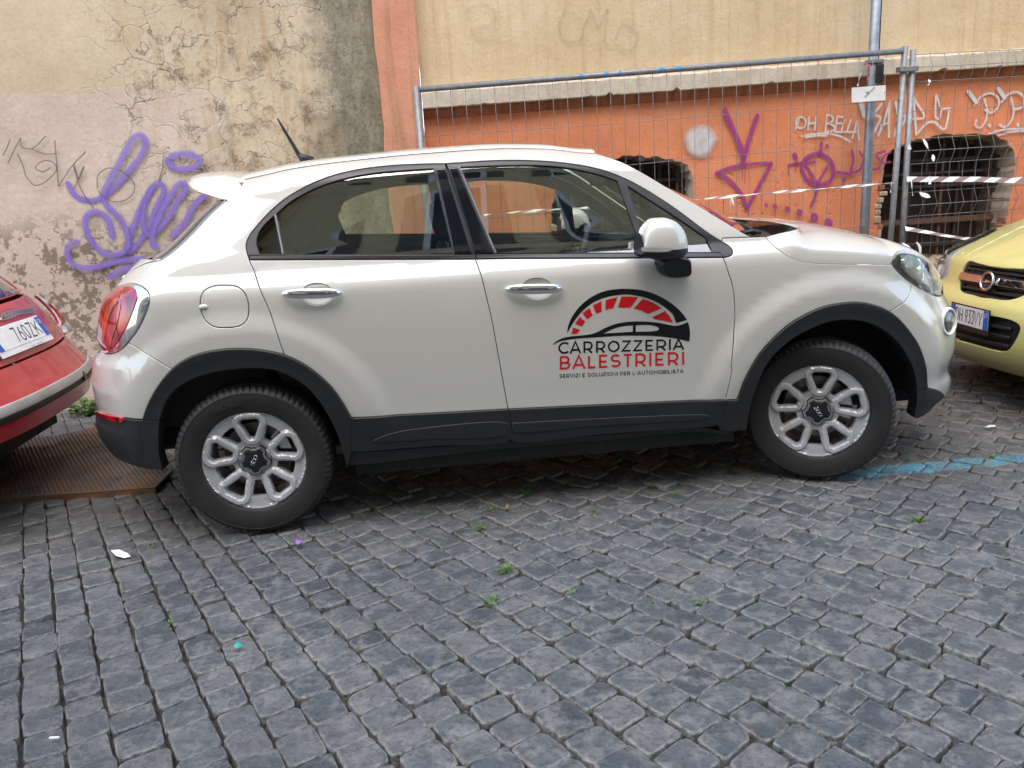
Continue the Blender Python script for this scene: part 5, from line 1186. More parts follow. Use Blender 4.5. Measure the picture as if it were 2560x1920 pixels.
# ledge: chipped travertine course
V = []; nx = 300; rr = random.Random(5); chip = [0]*(nx+1)
for i in range(nx+1): chip[i] = .012*max(0, rr.gauss(-.35, 1)) if rr.random() < .4 else .002*rr.random()
for i in range(nx+1):
    x = .853+(XR_-.853)*i/nx; z0 = zl(x)+chip[i]*.8; zt = zl(x)+.118+.004*rr.uniform(-1, 1); d = .003*rr.uniform(-1, 1)
    V += [(x, YB+.15, z0+.012), (x, YLEDGE+.004+d, z0), (x, YLEDGE+d, z0+.006), (x, YLEDGE+d, zt-.012), (x, YLEDGE+.008+d, zt-.002), (x, YU+.05, zt+.02)]
mb = MB(); mb.add(V, [(j*6+k, j*6+k+1, (j+1)*6+k+1, (j+1)*6+k) for j in range(nx) for k in range(5)]); mb.build('ledge', M['ledge_stone'], BLD, auto=.35)
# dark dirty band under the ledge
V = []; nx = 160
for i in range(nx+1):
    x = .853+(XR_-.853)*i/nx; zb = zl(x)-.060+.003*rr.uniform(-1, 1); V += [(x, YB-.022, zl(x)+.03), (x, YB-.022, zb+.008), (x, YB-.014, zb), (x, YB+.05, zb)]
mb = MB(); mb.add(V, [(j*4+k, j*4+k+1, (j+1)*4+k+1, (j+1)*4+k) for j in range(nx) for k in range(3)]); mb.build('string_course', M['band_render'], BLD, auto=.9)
# base wall with two ragged arched openings
def ragged(P, amp, step=.03, seed=1):
    q = cr(np.array(P), step, closed=True); r_ = random.Random(seed); ph = [r_.uniform(0, 6) for _ in range(6)]
    c = q.mean(0); out = []
    for i, p in enumerate(q):
        a = i/len(q)*2*math.pi; k = amp*(.5*math.sin(9*a+ph[0])+.4*math.sin(17*a+ph[1])+.4*math.sin(31*a+ph[2])+r_.uniform(-.7, .7)); d = (p-c)/np.linalg.norm(p-c); out.append(p+d*k)
    return np.array(out)
WR = [(4.345, .66), (4.335, .90), (4.325, 1.15), (4.330, 1.32), (4.365, 1.455), (4.45, 1.545), (4.60, 1.585), (4.87, 1.603), (5.15, 1.59), (5.33, 1.53), (5.40, 1.44), (5.405, 1.25), (5.385, .95), (5.38, .66), (5.10, .645), (4.70, .64)]
DX = 2.575
WL_ = [(x-DX, z-.035) for x, z in WR]; WX = [(x+2.6, z+.03) for x, z in WR]
open_out = [ragged(WL_, .011, seed=2), ragged(WR, .011, seed=3), ragged(WX, .011, seed=4)]
outer = [(.853, -.1)]+[(x, -.1) for x in np.arange(1.2, XR_, .4)]+[(XR_, -.1)]+[(x, float(zl(x)-.05)) for x in np.linspace(XR_, .853, 40)]
pts, tri = cdt(np.array(outer), open_out, .12)
V = [(p[0], YB+.5*wob(p[0]*1.3, p[1]), p[1]) for p in pts]; F = [tuple(t) for t in tri]
o = mesh('base_wall', V, F, M['orange_render'], BLD)
for k, L in enumerate(open_out):
    n = len(L); V = [(p[0], YB+.5*wob(p[0]*1.3, p[1]), p[1]) for p in L]; r_ = random.Random(40+k)
    c = L.mean(0); L2 = [p+(c-p)/np.linalg.norm(c-p)*r_.uniform(.004, .028) for p in L]
    V += [(p[0], YB+.035+r_.uniform(0, .01), p[1]) for p in L2]; V += [(p[0], YB+.10, p[1]) for p in L2]; V += [(c[0]+(p[0]-c[0])*.97, YB+.42, c[1]+(p[1]-c[1])*.97) for p in L]
    F = [(r*n+i, r*n+(i+1) % n, (r+1)*n+(i+1) % n, (r+1)*n+i) for r in range(3) for i in range(n)]
    mb = MB(); mb.add(V, F); mb.build('window_reveal', M['masonry'], BLD, auto=.5)
    # iron grille and boarded back
    x0, z0 = c[0]-.55, .60; lo, hi = L.min(0), L.max(0)
    mb = MB(); mb.box((lo[0]-.05, YB+.36, lo[1]-.05), (hi[0]+.05, YB+.38, hi[1]+.05)); W = mb.build('window', M['board_brown'], BLD)
    for q in range(4):
        mb = MB(); xb = lo[0]+.10+q*.25; mb.box((xb, YB+.335, lo[1]), (xb+.225, YB+.352, hi[1]-.36+.02*(q % 2)), .004); mb.build('board', M['board_brown'], W)
    for q, zz in enumerate((.14, .33, .60, .70, .80)):
        mb = MB(); h_ = .022 if q == 1 else .010; mb.box((lo[0]-.01, YB+.135, lo[1]+zz-h_), (hi[0]+.01, YB+.150, lo[1]+zz+h_)); mb.build('grille_bar', M['iron_rust' if q == 1 else 'iron'], W)
    for q in range(8):
        xx = lo[0]+.06+q*.136; mb = MB(); mb.box((xx-.010, YB+.152, lo[1]), (xx+.010, YB+.166, hi[1]+.02)); mb.build('grille_bar', M['iron_rust' if q % 3 == 1 else 'iron'], W)
    mb = MB()
    for xx in np.arange(lo[0], hi[0], .021): mb.box((xx, YB+.175, lo[1]), (xx+.0022, YB+.1772, hi[1]))
    for zz in np.arange(lo[1], hi[1], .021): mb.box((lo[0], YB+.178, zz), (hi[0], YB+.1802, zz+.0022))
    o = mb.build('wire_mesh', M['iron'], W); tag(o, kind='stuff')
# bare bricks and stones on the broken jambs and sills
r_ = random.Random(12)
for (xa, za, n, wd) in ((4.325, .70, 11, .055), (5.40, .72, 5, .04), (1.752, .70, 8, .05)):
    z = za
    for i in range(n):
        h = r_.uniform(.042, .065); w = wd*r_.uniform(.7, 1.3); x = xa-.035+r_.uniform(-.02, .02); mb = MB(); mb.box((x, YB-.004-r_.uniform(0, .008), z), (x+w, YB+.09, z+h-.008), .008); mb.build('brick', M['brick_red' if r_.random() < .35 else 'brick_pale'], BLD); z += h
for i in range(14):
    x = 4.30+i*.085+r_.uniform(-.02, .02); h = r_.uniform(.04, .075); mb = MB(); mb.box((x, YB-.03-r_.uniform(0, .02), .60-r_.uniform(0, .02)), (x+r_.uniform(.05, .085), YB+.05, .60+h), .014); mb.build('stone', M['brick_pale'], BLD)

# ---------------------------------------------------------------- spray tags
def spray(name, col, soft=.5, speck=.35, amax=.93):
    t = NT(name); uv = t.new('ShaderNodeUVMap').outputs[0]; v = t.sep(uv)[1]; p = wpos(t); n = t.noise(p, 130, 4, .7); n2 = t.noise(p, 14, 5)
    d = t.math('ABSOLUTE', t.math('MULTIPLY_ADD', v, 2., -1.))
    f = t.math('MULTIPLY', t.math('SUBTRACT', 1., d), 1/soft)
    f = t.math('ADD', f, t.math('MULTIPLY', t.math('SUBTRACT', n, .5), speck)); a = t.math('MULTIPLY', t.ramp(f, [(.06, 0.), (.45, amax*.55), (1., amax)]), t.ramp(n2, [(.25, .72), (.55, 1.)]))
    t.col(t.mix(n2, tuple(c*.85 for c in col), col)); t.rough(.75); t.link(a, t.b.inputs['Alpha']); M[name] = t.m
spray('spray_purple', (.24, .16, .52), .80, .55); spray('spray_magenta', (.34, .035, .21), .40, .4); spray('spray_white', (.66, .63, .60), .40, .4); spray('marker_grey', (.17, .14, .115), .75, .9); spray('spray_ghost', (.40, .29, .165), 1., .5, .30)
def graffiti(name, zone, strokes, width, mat, y, parent, label=None, yoff=.0005, step=6):
    V = []; F = []; U = []; s = ZOOM[zone][2]; k = 0
    for st in strokes:
        w = width
        if isinstance(st, tuple): st, w = st
        P = cr(np.array(T(zone, st)), step*s if len(st) > 2 else 12)
        q = np.array([onY(a, b_, y) for a, b_ in P])[:, [0, 2]]; wm = w*s*(y-CAM_C[1])/FPX
        # round ends: extend
        d0 = (q[0]-q[1])/np.linalg.norm(q[0]-q[1]); d1 = (q[-1]-q[-2])/np.linalg.norm(q[-1]-q[-2])
        q = np.vstack([q[0]+d0*wm*.42, q[0]+d0*wm*.25, q, q[-1]+d1*wm*.25, q[-1]+d1*wm*.42]); ww = np.full(len(q), wm); ww[0] = ww[-1] = wm*.25; ww[1] = ww[-2] = wm*.75
        rv, rf = ribbon(q, ww); b_ = len(V)
        for i, p in enumerate(rv): V.append((p[0], y-.003-yoff*k-.00003*(i//2), p[1])); U.append(((i//2)*.1, i % 2))
        F += [tuple(j+b_ for j in f) for f in rf]; k += 1
    o = mesh(name, V, F, M[mat], parent, False, uv=U)
    if label: o['label'] = label
    return o
yl, yb = YL-.018, YB-.010
graffiti('graffiti', 'Z1', [[(380, 1020), (400, 1060), (440, 1095), (500, 1110), (560, 1095), (640, 1030), (700, 960), (760, 890), (800, 820), (805, 770), (780, 750), (745, 760), (700, 830), (650, 920), (600, 1010), (575, 1080), (590, 1130), (640, 1180), (690, 1250), (710, 1320), (705, 1370), (670, 1400), (600, 1405), (540, 1370), (495, 1310), (475, 1250), (480, 1200), (510, 1175), (550, 1175), (590, 1200), (615, 1250), (622, 1305)],
  [(705, 1370), (715, 1390), (760, 1350), (820, 1260), (860, 1160), (905, 1070), (905, 1030), (880, 1015), (845, 1035), (810, 1100), (790, 1180), (795, 1260), (820, 1295), (860, 1280), (920, 1220), (980, 1120), (1030, 1040), (1020, 1015), (990, 1020), (940, 1090), (890, 1180), (850, 1280), (845, 1340), (870, 1365)],
  [(705, 1370), (720, 1310), (750, 1220), (800, 1110), (850, 1040)], [(1150, 1060), (1080, 1130), (1020, 1230), (960, 1300)], [(930, 890), (960, 862), (1010, 850), (1070, 860), (1105, 885), (1090, 915), (1030, 935), (970, 930), (937, 908), (930, 890)],
  [(420, 1340), (385, 1360), (372, 1400), (395, 1450), (450, 1480), (530, 1475), (650, 1445), (790, 1430)], [(610, 1530), (660, 1500), (720, 1480)]], 45, 'spray_purple', yl, WALLL, 'looping purple spray-painted tag')
graffiti('graffiti', 'Z1', [[(45, 905), (80, 830), (115, 765)], [(115, 765), (120, 810), (180, 822), (255, 752)], [(180, 825), (250, 852), (308, 850)], [(305, 780), (315, 900), (325, 1030)], [(325, 1030), (400, 920), (475, 840)], [(410, 905), (425, 960), (440, 990), (465, 920), (440, 980), (415, 1040)],
  [(100, 850), (130, 920), (150, 980), (200, 1025), (260, 1000), (315, 940), (300, 900), (240, 890), (200, 930), (240, 950), (280, 930)], [(540, 1040), (545, 970), (600, 930), (680, 950), (745, 1020), (730, 1080), (670, 1115), (600, 1105), (550, 1060)], [(20, 860), (40, 820), (60, 770)], [(905, 860), (900, 930), (880, 1000)], [(410, 920), (440, 1020), (470, 1080), (520, 1150)]], 9, 'marker_grey', yl, WALLL, 'thin grey marker scribble')
for gs in ([[(700, 60), (760, 40), (860, 60), (870, 140), (780, 180), (720, 200), (760, 250), (850, 240), (890, 190)]], [[(1330, 70), (1290, 160), (1320, 260), (1420, 270), (1450, 180), (1500, 80), (1540, 180), (1600, 60), (1580, 260)]], [[(1650, 260), (1700, 160), (1800, 220), (1750, 330), (1660, 300)]]):
    graffiti('graffiti', 'Z2', gs, 26, 'spray_ghost', YU-.008, BLD, 'faint ghost of a painted-over tag')
graffiti('graffiti', 'Z3', [([(285, 578), (310, 640), (360, 750), (405, 860)], 42), ([(492, 610), (460, 700), (425, 820), (408, 880)], 34), ([(400, 870), (402, 925)], 34), ([(405, 925), (300, 950), (232, 980)], 30), ([(232, 980), (290, 1005), (350, 1060), (400, 1130), (428, 1200)], 30), ([(428, 1200), (470, 1120), (530, 1010), (580, 915)], 28), ([(580, 915), (500, 915), (410, 925)], 24),
  ([(885, 850), (950, 890), (978, 970), (950, 1030), (880, 1052), (810, 1020), (778, 960), (792, 892), (840, 862), (885, 850)], 32), ([(692, 925), (770, 912), (860, 905)], 20), ([(800, 925), (845, 1000), (880, 1050)], 22), ([(938, 935), (880, 1040), (865, 1110), (832, 1188)], 20), ([(900, 780), (896, 845)], 22), ([(933, 800), (936, 808)], 22), ([(728, 862), (732, 872)], 40), ([(735, 880), (733, 970)], 7), ([(745, 880), (744, 945)], 6), ([(690, 925), (688, 985)], 7),
  ([(1000, 972), (1080, 985)], 24), ([(1093, 835), (1100, 900), (1085, 965), (1112, 972), (1150, 945), (1165, 890), (1140, 840)], 20), ([(1300, 838), (1245, 862), (1272, 905), (1262, 950), (1228, 955)], 18), ([(1340, 842), (1295, 870), (1282, 912), (1332, 905)], 16), ([(1038, 1015), (1041, 1022)], 34), ([(1038, 1022), (1036, 1050)], 6),
  ([(543, 1178), (546, 1186)], 30), ([(600, 1188), (603, 1196)], 36), ([(678, 1203), (682, 1210)], 40), ([(755, 1222), (758, 1232)], 46), ([(848, 1252), (855, 1262)], 60), ([(938, 1288), (944, 1298)], 64), ([(395, 930), (392, 1010)], 6), ([(410, 930), (408, 1040)], 6), ([(428, 1200), (430, 1260)], 6), ([(850, 1052), (850, 1085)], 6), ([(815, 1020), (812, 1060)], 6)], 30, 'spray_magenta', yb, BLD, 'magenta spray-painted star shapes and dots')
ang = np.linspace(0, 2*math.pi, 22)
dc_ = onY(*T('Z3', [(130, 770)])[0], yb); rx_ = abs(onY(*T('Z3', [(245, 770)])[0], yb)[0]-dc_[0]); rz_ = abs(onY(*T('Z3', [(130, 885)])[0], yb)[2]-dc_[2]); aa = np.linspace(0, 2*math.pi, 40, endpoint=False)
wv = [1+.04*math.sin(3*a_)+.03*math.sin(5*a_+1) for a_ in aa]
o = mesh('graffiti', [(dc_[0], yb-.003, dc_[2])]+[(dc_[0]+rx_*w_*math.cos(a_), yb-.003, dc_[2]+rz_*w_*math.sin(a_)) for a_, w_ in zip(aa, wv)], [(0, 1+i, 1+(i+1) % 40) for i in range(40)], M['spray_white'], BLD, False, uv=[(0, .5)]+[(0, 1.)]*40); o['label'] = 'white spray-painted disc'
graffiti('graffiti', 'Z3', [[(770+32*math.cos(a), 655+36*math.sin(a)) for a in ang], [(822, 622), (815, 700)], [(866, 618), (858, 700)], [(818, 662), (862, 656)], [(735, 698), (760, 625)], [(935, 605), (930, 660), (925, 716)], [(935, 605), (968, 615), (970, 645), (940, 660)], [(940, 660), (978, 675), (980, 702), (928, 716)], [(1002, 615), (985, 715)], [(1002, 615), (1038, 620)], [(992, 660), (1026, 660)], [(985, 715), (1020, 716)], [(1046, 640), (1030, 714), (1062, 712)], [(1086, 640), (1066, 715), (1098, 712)], [(1096, 752), (1112, 695), (1125, 645), (1130, 700), (1138, 765)], [(1105, 712), (1134, 712)],
  [(775, 742), (850, 728), (930, 725), (1010, 740), (1080, 776)], [(800, 748), (870, 738), (930, 740)]], 15, 'spray_white', yb, BLD, 'white hand-sprayed words OH BELLA')
graffiti('graffiti', 'F', [([(190, 470), (215, 560)], 40), ([(330, 480), (285, 540), (268, 560), (300, 560), (322, 572), (295, 640), (270, 692)], 20), ([(308, 692), (345, 600), (385, 465)], 20), ([(385, 465), (378, 580), (378, 700)], 20), ([(325, 625), (380, 605)], 16), ([(424, 470), (438, 590), (415, 692)], 20), ([(430, 590), (490, 560), (450, 660)], 18), ([(545, 440), (550, 560), (560, 686)], 20), ([(548, 450), (612, 570), (540, 582)], 18), ([(560, 686), (640, 605), (690, 602)], 18), ([(692, 420), (688, 500), (692, 575), (712, 580), (730, 520), (782, 512)], 18), ([(692, 420), (720, 500)], 16), ([(782, 512), (745, 650), (685, 605)], 20)], 18, 'spray_white', yb, BLD, 'tall angular white sprayed letters GARES')
graffiti('graffiti', 'F', [([(950, 490), (1000, 430), (1060, 410), (1108, 440), (1108, 500), (1060, 540), (1022, 522)], 18), ([(1018, 450), (1036, 530), (1022, 600), (988, 640), (956, 625), (962, 590)], 18), ([(1050, 622), (1052, 628)], 24), ([(1130, 470), (1180, 415), (1240, 402), (1280, 440), (1268, 500), (1212, 520)], 18), ([(1196, 440), (1212, 530), (1192, 600), (1152, 636), (1118, 620)], 18), ([(1240, 617), (1242, 624)], 24), ([(1048, 682), (1130, 656), (1300, 645)], 16), ([(1110, 690), (1200, 668), (1300, 660)], 14), ([(910, 400), (960, 470)], 34), ([(1110, 380), (1150, 440)], 34)], 18, 'spray_white', yb, BLD, 'white sprayed initials P.P. with underline')
# ---------------------------------------------------------------- site fence, pole, tapes, sign
plain('galvanised', (.20, .205, .205), .5, .35, var=.22, scale=35, bump=.15); plain('wire_grey', (.20, .20, .20), .5, .6, var=.2); plain('pole_grey', (.22, .24, .26), .45, .6, var=.25, scale=18, bump=.1)
plain('concrete', (.33, .32, .30), .9, bump=.4); plain('sign_white', (.62, .61, .57), .55, var=.1, scale=8); plain('tape_white', (.70, .69, .66), .45); plain('clamp_black', (.02, .02, .02), .5); plain('blue_tape', (.02, .20, .42), .5)
YF = 1.45
def fz(zone, u, v, y=YF): return onY(*T(zone, [(u, v)])[0], y)
F1 = thing('site_fence', 'galvanised mesh fence panel with round top rail before the orange wall', 'fence', (2.5, YF, 0), 'mesh fence panels')
tl, tr = fz('Z2', 362, 560), fz('F', 490, 95); tl2 = fz('Z2', 385, 580); tr2 = fz('F', 470, 128)
bl, brr = np.array([tl[0]+.010, YF, .08]), fz('F', 392, 1395); brr = brr+(brr-tr)/(tr[2]-brr[2])*(brr[2]-.08)
for a, b in ((tl, bl), (tr, brr)):
    mb = MB(); mb.tube([a, b], .021, 12); mb.build('post', M['galvanised'], F1, True)
mb = MB(); mb.tube([tl2, tr2], .0195, 12); RAIL = mb.build('top_rail', M['galvanised'], F1, True)
mb = MB(); mb.tube([(tl[0]+.01, YF, .16), (brr[0], YF, .20)], .019, 10); mb.build('bottom_rail', M['galvanised'], F1, True)
for u, v in ((1430, 510), (1590, 490), (1680, 480), (1945, 462), (2060, 455)):
    p = fz('Z2', u, v); d = (tr2-tl2)/np.linalg.norm(tr2-tl2); p = tl2+d*((p-tl2)@d); w = .018 if u < 1900 else .03
    mb = MB(); mb.tube([p-d*w*.5, p+d*w*.5], .0203, 10); mb.build('paint_fleck', M['blue_tape'], RAIL, True)
wx = .944
def rail_z(x): return np.interp(x, [tl2[0], tr2[0]], [tl2[2], tr2[2]])
rw_ = random.Random(9); i = 0
while wx < 4.16:
    lean = .010*math.sin(i*1.3); P = [(wx, YF-.006, rail_z(wx)-.01), (wx+.006+lean*.4, YF-.004+.004*math.sin(i), 1.5), (wx+.012+lean, YF-.006, 1.0), (wx+.014, YF-.004, .20)]
    mb = MB(); mb.tube(cr(np.array(P), n=9), .0021, 5); mb.build('wire', M['wire_grey'], F1, True); wx += .0985; i += 1
for k, (z0, z1) in enumerate(((1.755, 1.842), (1.475, 1.555), (1.195, 1.275), (.915, .995), (.635, .715), (.36, .44))):
    P = [(x, YF-.010+.003*math.sin(x*3+k), np.interp(x, [.82, 4.25], [z0, z1])+.006*math.sin(x*2.1+k)) for x in np.linspace(.83, 4.22, 16)]
    mb = MB(); mb.tube(P, .0021, 5); mb.build('wire', M['wire_grey'], F1, True)
for x in (tl[0]+.01, 4.27):
    mb = MB(); mb.box((x-.36, YF-.11, .0), (x+.36, YF+.11, .12), .03); o = mb.build('fence_block', M['concrete']); tag(o, 'concrete foot block under the '+('left post by the salmon pilaster' if x < 2 else 'joined fence posts by the barred window'), 'block')
    o.location = (0, 0, 0)
F2 = thing('site_fence', 'mesh fence panel with folded wires before the large barred window', 'fence', (6.1, YF, 0), 'mesh fence panels')
t2, b2 = fz('F', 543, 118), fz('F', 468, 1415); b2 = b2+(b2-t2)/(t2[2]-b2[2])*(b2[2]-.08); 
mb = MB(); mb.tube([t2, b2], .0205, 12); mb.build('post', M['galvanised'], F2, True)
mb = MB(); mb.tube([(7.72, YF, 2.24), (7.74, YF, .08)], .0205, 12); mb.build('post', M['galvanised'], F2, True)
hz = [2.145, 2.055, 1.965, 1.765, 1.577, 1.490, 1.402, 1.203, 1.112, 1.031, .83, .64, .55, .46, .27]
fold = {0: 0, 1: -.045, 2: 0, 3: 0, 4: 0, 5: -.045, 6: 0, 7: 0, 8: -.045, 9: 0}
for k, z in enumerate(hz):
    y = YF-.01+(-.045 if k in (1, 5, 8, 12) else 0); P = [(x, y, z+.016*(x-4.3)/1.0*(.35 if k else .35)) for x in np.linspace(4.31, 7.70, 6)]
    mb = MB(); mb.tube(P, .0022, 5); mb.build('wire', M['wire_grey'], F2, True)
x = 4.412; i = 0
while x < 7.68:
    P = [(x+.004*math.sin(i), YF-.012+(-.045 if k in (1, 5, 8, 12) else 0), z+.0056*(x-4.3)) for k, z in enumerate(hz)]
    mb = MB(); mb.tube(P, .0022, 5); mb.build('wire', M['wire_grey'], F2, True); x += .105; i += 1
# clamp joining the posts
ca, cb = fz('F', 470, 250, YF-.005), fz('F', 540, 235, YF-.005)
mb = MB(); mb.box((ca[0]-.03, YF-.032, ca[2]-.018), (cb[0]+.03, YF+.03, ca[2]+.018), .004); mb.build('clamp', M['galvanised'], F2)
# lamp or sign pole behind the fence
POLE = thing('street_pole', 'tall grey steel pole standing between fence and orange wall', 'pole', (4.087, 1.60, 0))
mb = MB(); mb.tube([(4.085, 1.60, 0), (4.087, 1.60, 1.0), (4.089, 1.60, 4.6)], .034, 20); mb.build('shaft', M['pole_grey'], POLE, True)
mb = MB(); mb.tube([(4.128, 1.615, 1.985), (4.128, 1.615, 4.6)], .013, 8); mb.build('conduit', M['clamp_black'], POLE, True)
mb = MB(); mb.box((4.045, 1.555, 2.115), (4.15, 1.645, 2.145), .006); mb.build('strap', M['galvanised'], POLE)
mb = MB(); mb.box((4.095, 1.552, 1.985), (4.15, 1.645, 2.112), .008); mb.build('bracket', M['clamp_black'], POLE)
# small white notice wired to the fence
q = [fz('F', u, v, YF-.020) for u, v in ((133, 372), (360, 355), (357, 455), (133, 472))]
SIGN = thing('notice_board', 'small white notice plate wired to the mesh fence', 'sign', tuple(np.mean(q, 0)))
mb = MB(); mb.prism(q, (0, .004, 0)); BRD = mb.build('plate', M['sign_white'], SIGN)
def flat_text(name, txt, p0, p1, hvec, w, mat, parent, off, track=.12):
    """stroke text from p0 to p1 (3D), cap height vector hvec"""
    lay, tot = text_strokes(txt, track=track); p0, p1, hvec, off = map(np.asarray, (p0, p1, hvec, off)); d = (p1-p0)/tot; V = []; F = []
    sx = np.linalg.norm(d); sy = np.linalg.norm(hvec)
    for ch, x, gw in lay:
        for s in GL[ch][1]:
            P = np.array([((u+x)*sx, v*sy) for u, v in s]); keep = [0]+[i for i in range(1, len(P)) if np.linalg.norm(P[i]-P[i-1]) > 1e-7]
            rv, rf = ribbon(P[keep], w); b = len(V); V += [p0+d/sx*a[0]+hvec/sy*a[1]+off for a in rv]; F += [tuple(i+b for i in f) for f in rf]
    return mesh(name, V, F, mat, parent, False)
a = fz('F', 224, 442, YF-.0215); b = fz('F', 290, 372, YF-.0215); d = (b-a)/np.linalg.norm(b-a); up = np.array([-d[2], 0, d[0]])
flat_text('lettering', 'OFFICINE VILLAGE', a, b, up*.012, .0016, M['ink'], BRD, (0, 0, 0))
mb = MB()
c = fz('F', 236, 408, YF-.0215)
for k in range(3): mb.tube([c+np.array([-.012+.010*k, 0, 0]), c+np.array([-.006+.010*k, 0, .010]), c+np.array([-.002+.010*k, 0, -.002])], .001, 4)
mb.build('emblem', M['ink'], BRD)
mb = MB(); c = fz('F', 352, 405, YF-.022); mb.lathe([(0, .002), (.004, 0)], 8, lambda v: c+np.array([v[0], -v[1], v[2]])); mb.build('bolt', M['iron_rust'], BRD)
# barrier tapes
def tape_mat():
    t = NT('barrier_tape'); uv = t.new('ShaderNodeUVMap').outputs[0]; s = t.sep(uv)
    ph = t.math('FRACT', t.math('ADD', s[0], t.math('MULTIPLY', s[1], .45))); k = t.math('GREATER_THAN', ph, .52); n = t.noise(uv, 3, 4)
    t.col(t.mix(k, (.66, .65, .62), t.mix(n, (.19, .135, .12), (.26, .15, .13)))); t.rough(.42); t.set(); M['barrier_tape'] = t.m
tape_mat()
def tape(label, P, w, reps, twist, mat='barrier_tape', group=None):
    P = cr(np.array(P), n=26); V = []; F = []; U = []
    for i, p in enumerate(P):
        t = i/25; a = twist(t); V += [p+np.array([0, math.sin(a), math.cos(a)])*w/2, p-np.array([0, math.sin(a), math.cos(a)])*w/2]; U += [(t*reps, 0), (t*reps, 1)]
    F = [(2*i, 2*i+1, 2*i+3, 2*i+2) for i in range(25)]; base = P[0]
    o = mesh('barrier_tape', V, F, M[mat], uv=U, loc=tuple(base)); tag(o, label, 'barrier tape', group); return o
yt = YF-.032
tape('red and white tape stretched level across the large barred window', [fz('F', 500, 985, yt), fz('F', 700, 985, yt-.01), fz('F', 1000, 985, yt-.012), fz('F', 1284, 988, yt-.01), (6.2, yt, 1.42), (7.7, yt, 1.45)], .040, 21, lambda t: .25+.12*math.sin(9*t))
tape('red and white tape sagging below the window towards the yellow car', [fz('F', 490, 1315, yt), fz('F', 620, 1335, yt), fz('F', 780, 1365, yt-.01), fz('F', 950, 1385, yt), (5.3, yt, .83), (6.3, yt, .86)], .036, 12, lambda t: .5+.5*math.sin(7*t))
tape('twisted pale tape stretched along the orange wall behind the bonnet', [fz('Z6', 170, 450, yt-.005), fz('Z6', 600, 415, yt), fz('Z6', 1000, 392, yt), fz('Z3', 140, 1143, yt), fz('Z3', 430, 1115, yt), fz('Z3', 800, 1085, yt), fz('Z3', 1360, 1038, yt)], .020, 17, lambda t: .9+.75*math.sin(40*t))
def scrap(label, zone, pts, w, mat='tape_white', y=None, k=0):
    y = YF-.05 if y is None else y; P = cr(np.array([fz(zone, u, v, y-.006*i) for i, (u, v) in enumerate(pts)]), n=9); V = []
    for i, p in enumerate(P):
        t = i/8; ww = w*(.35+.65*min(1, t*2.2)); a = .5+1.2*t+k; V += [p+np.array([math.cos(a), .5*math.sin(a), .25*math.sin(3*t)])*ww/2, p-np.array([math.cos(a), .5*math.sin(a), .25*math.sin(3*t)])*ww/2]
    o = mesh('tape_scrap', V, [(2*i, 2*i+1, 2*i+3, 2*i+2) for i in range(8)], M[mat], loc=tuple(P[0])); tag(o, label, 'tape scrap', 'torn tape ends on the fence'); return o
TAPE_ENDS = ['white tape knot on an upper wire beside the tall sprayed letters', 'white tape end hanging over the top of the barred window arch', 'small white tape scrap caught on wires inside the window arch', 'thin tape end hanging across the level red and white tape', 'bunched white tape knot just below the level red and white tape',
             'tape end dangling from the post where the level tape starts', 'white tape tied round the joined post at the window arch', 'white tape strip hanging low on the wires near the yellow car', 'tape end hanging from the twisted pale tape beside the fence post']
for lb, (pts, w) in zip(TAPE_ENDS, (([(648, 318), (655, 335), (645, 355)], .045), ([(610, 715), (630, 750), (650, 795)], .040), ([(675, 820), (678, 845), (680, 865)], .032), ([(655, 950), (660, 985), (652, 1018)], .022), ([(590, 1070), (620, 1090), (648, 1108)], .05), ([(530, 985), (535, 1040), (540, 1095)], .026), ([(498, 720), (512, 745), (520, 785)], .030),
               ([(565, 1405), (585, 1430), (592, 1495)], .024), ([(398, 1005), (395, 1040), (392, 1075)], .020))): scrap(lb, 'F', pts, w, k=rw_.uniform(-1, 1))
for lb, pts, w in (('wider torn tape end hanging before the magenta triangle', [(330, 1130), (340, 1170), (355, 1200)], .028), ('narrow torn tape end hanging before the magenta triangle', [(325, 1135), (322, 1180), (320, 1225)], .018)): scrap(lb, 'Z3', pts, w)
scrap('loop of white tape knotted round the foot of the joined posts', 'F', [(470, 1410), (500, 1430), (530, 1455), (545, 1485)], .05); scrap('loose white tape hanging from the pole above the notice plate', 'F', [(195, 270), (185, 310), (172, 362)], .035, y=1.54)
plain('tape_red', (.45, .05, .06), .45)
scrap('faded red tape tied round the pole above the notice plate', 'F', [(215, 212), (235, 215), (250, 250), (245, 300)], .05, 'tape_red', 1.545)
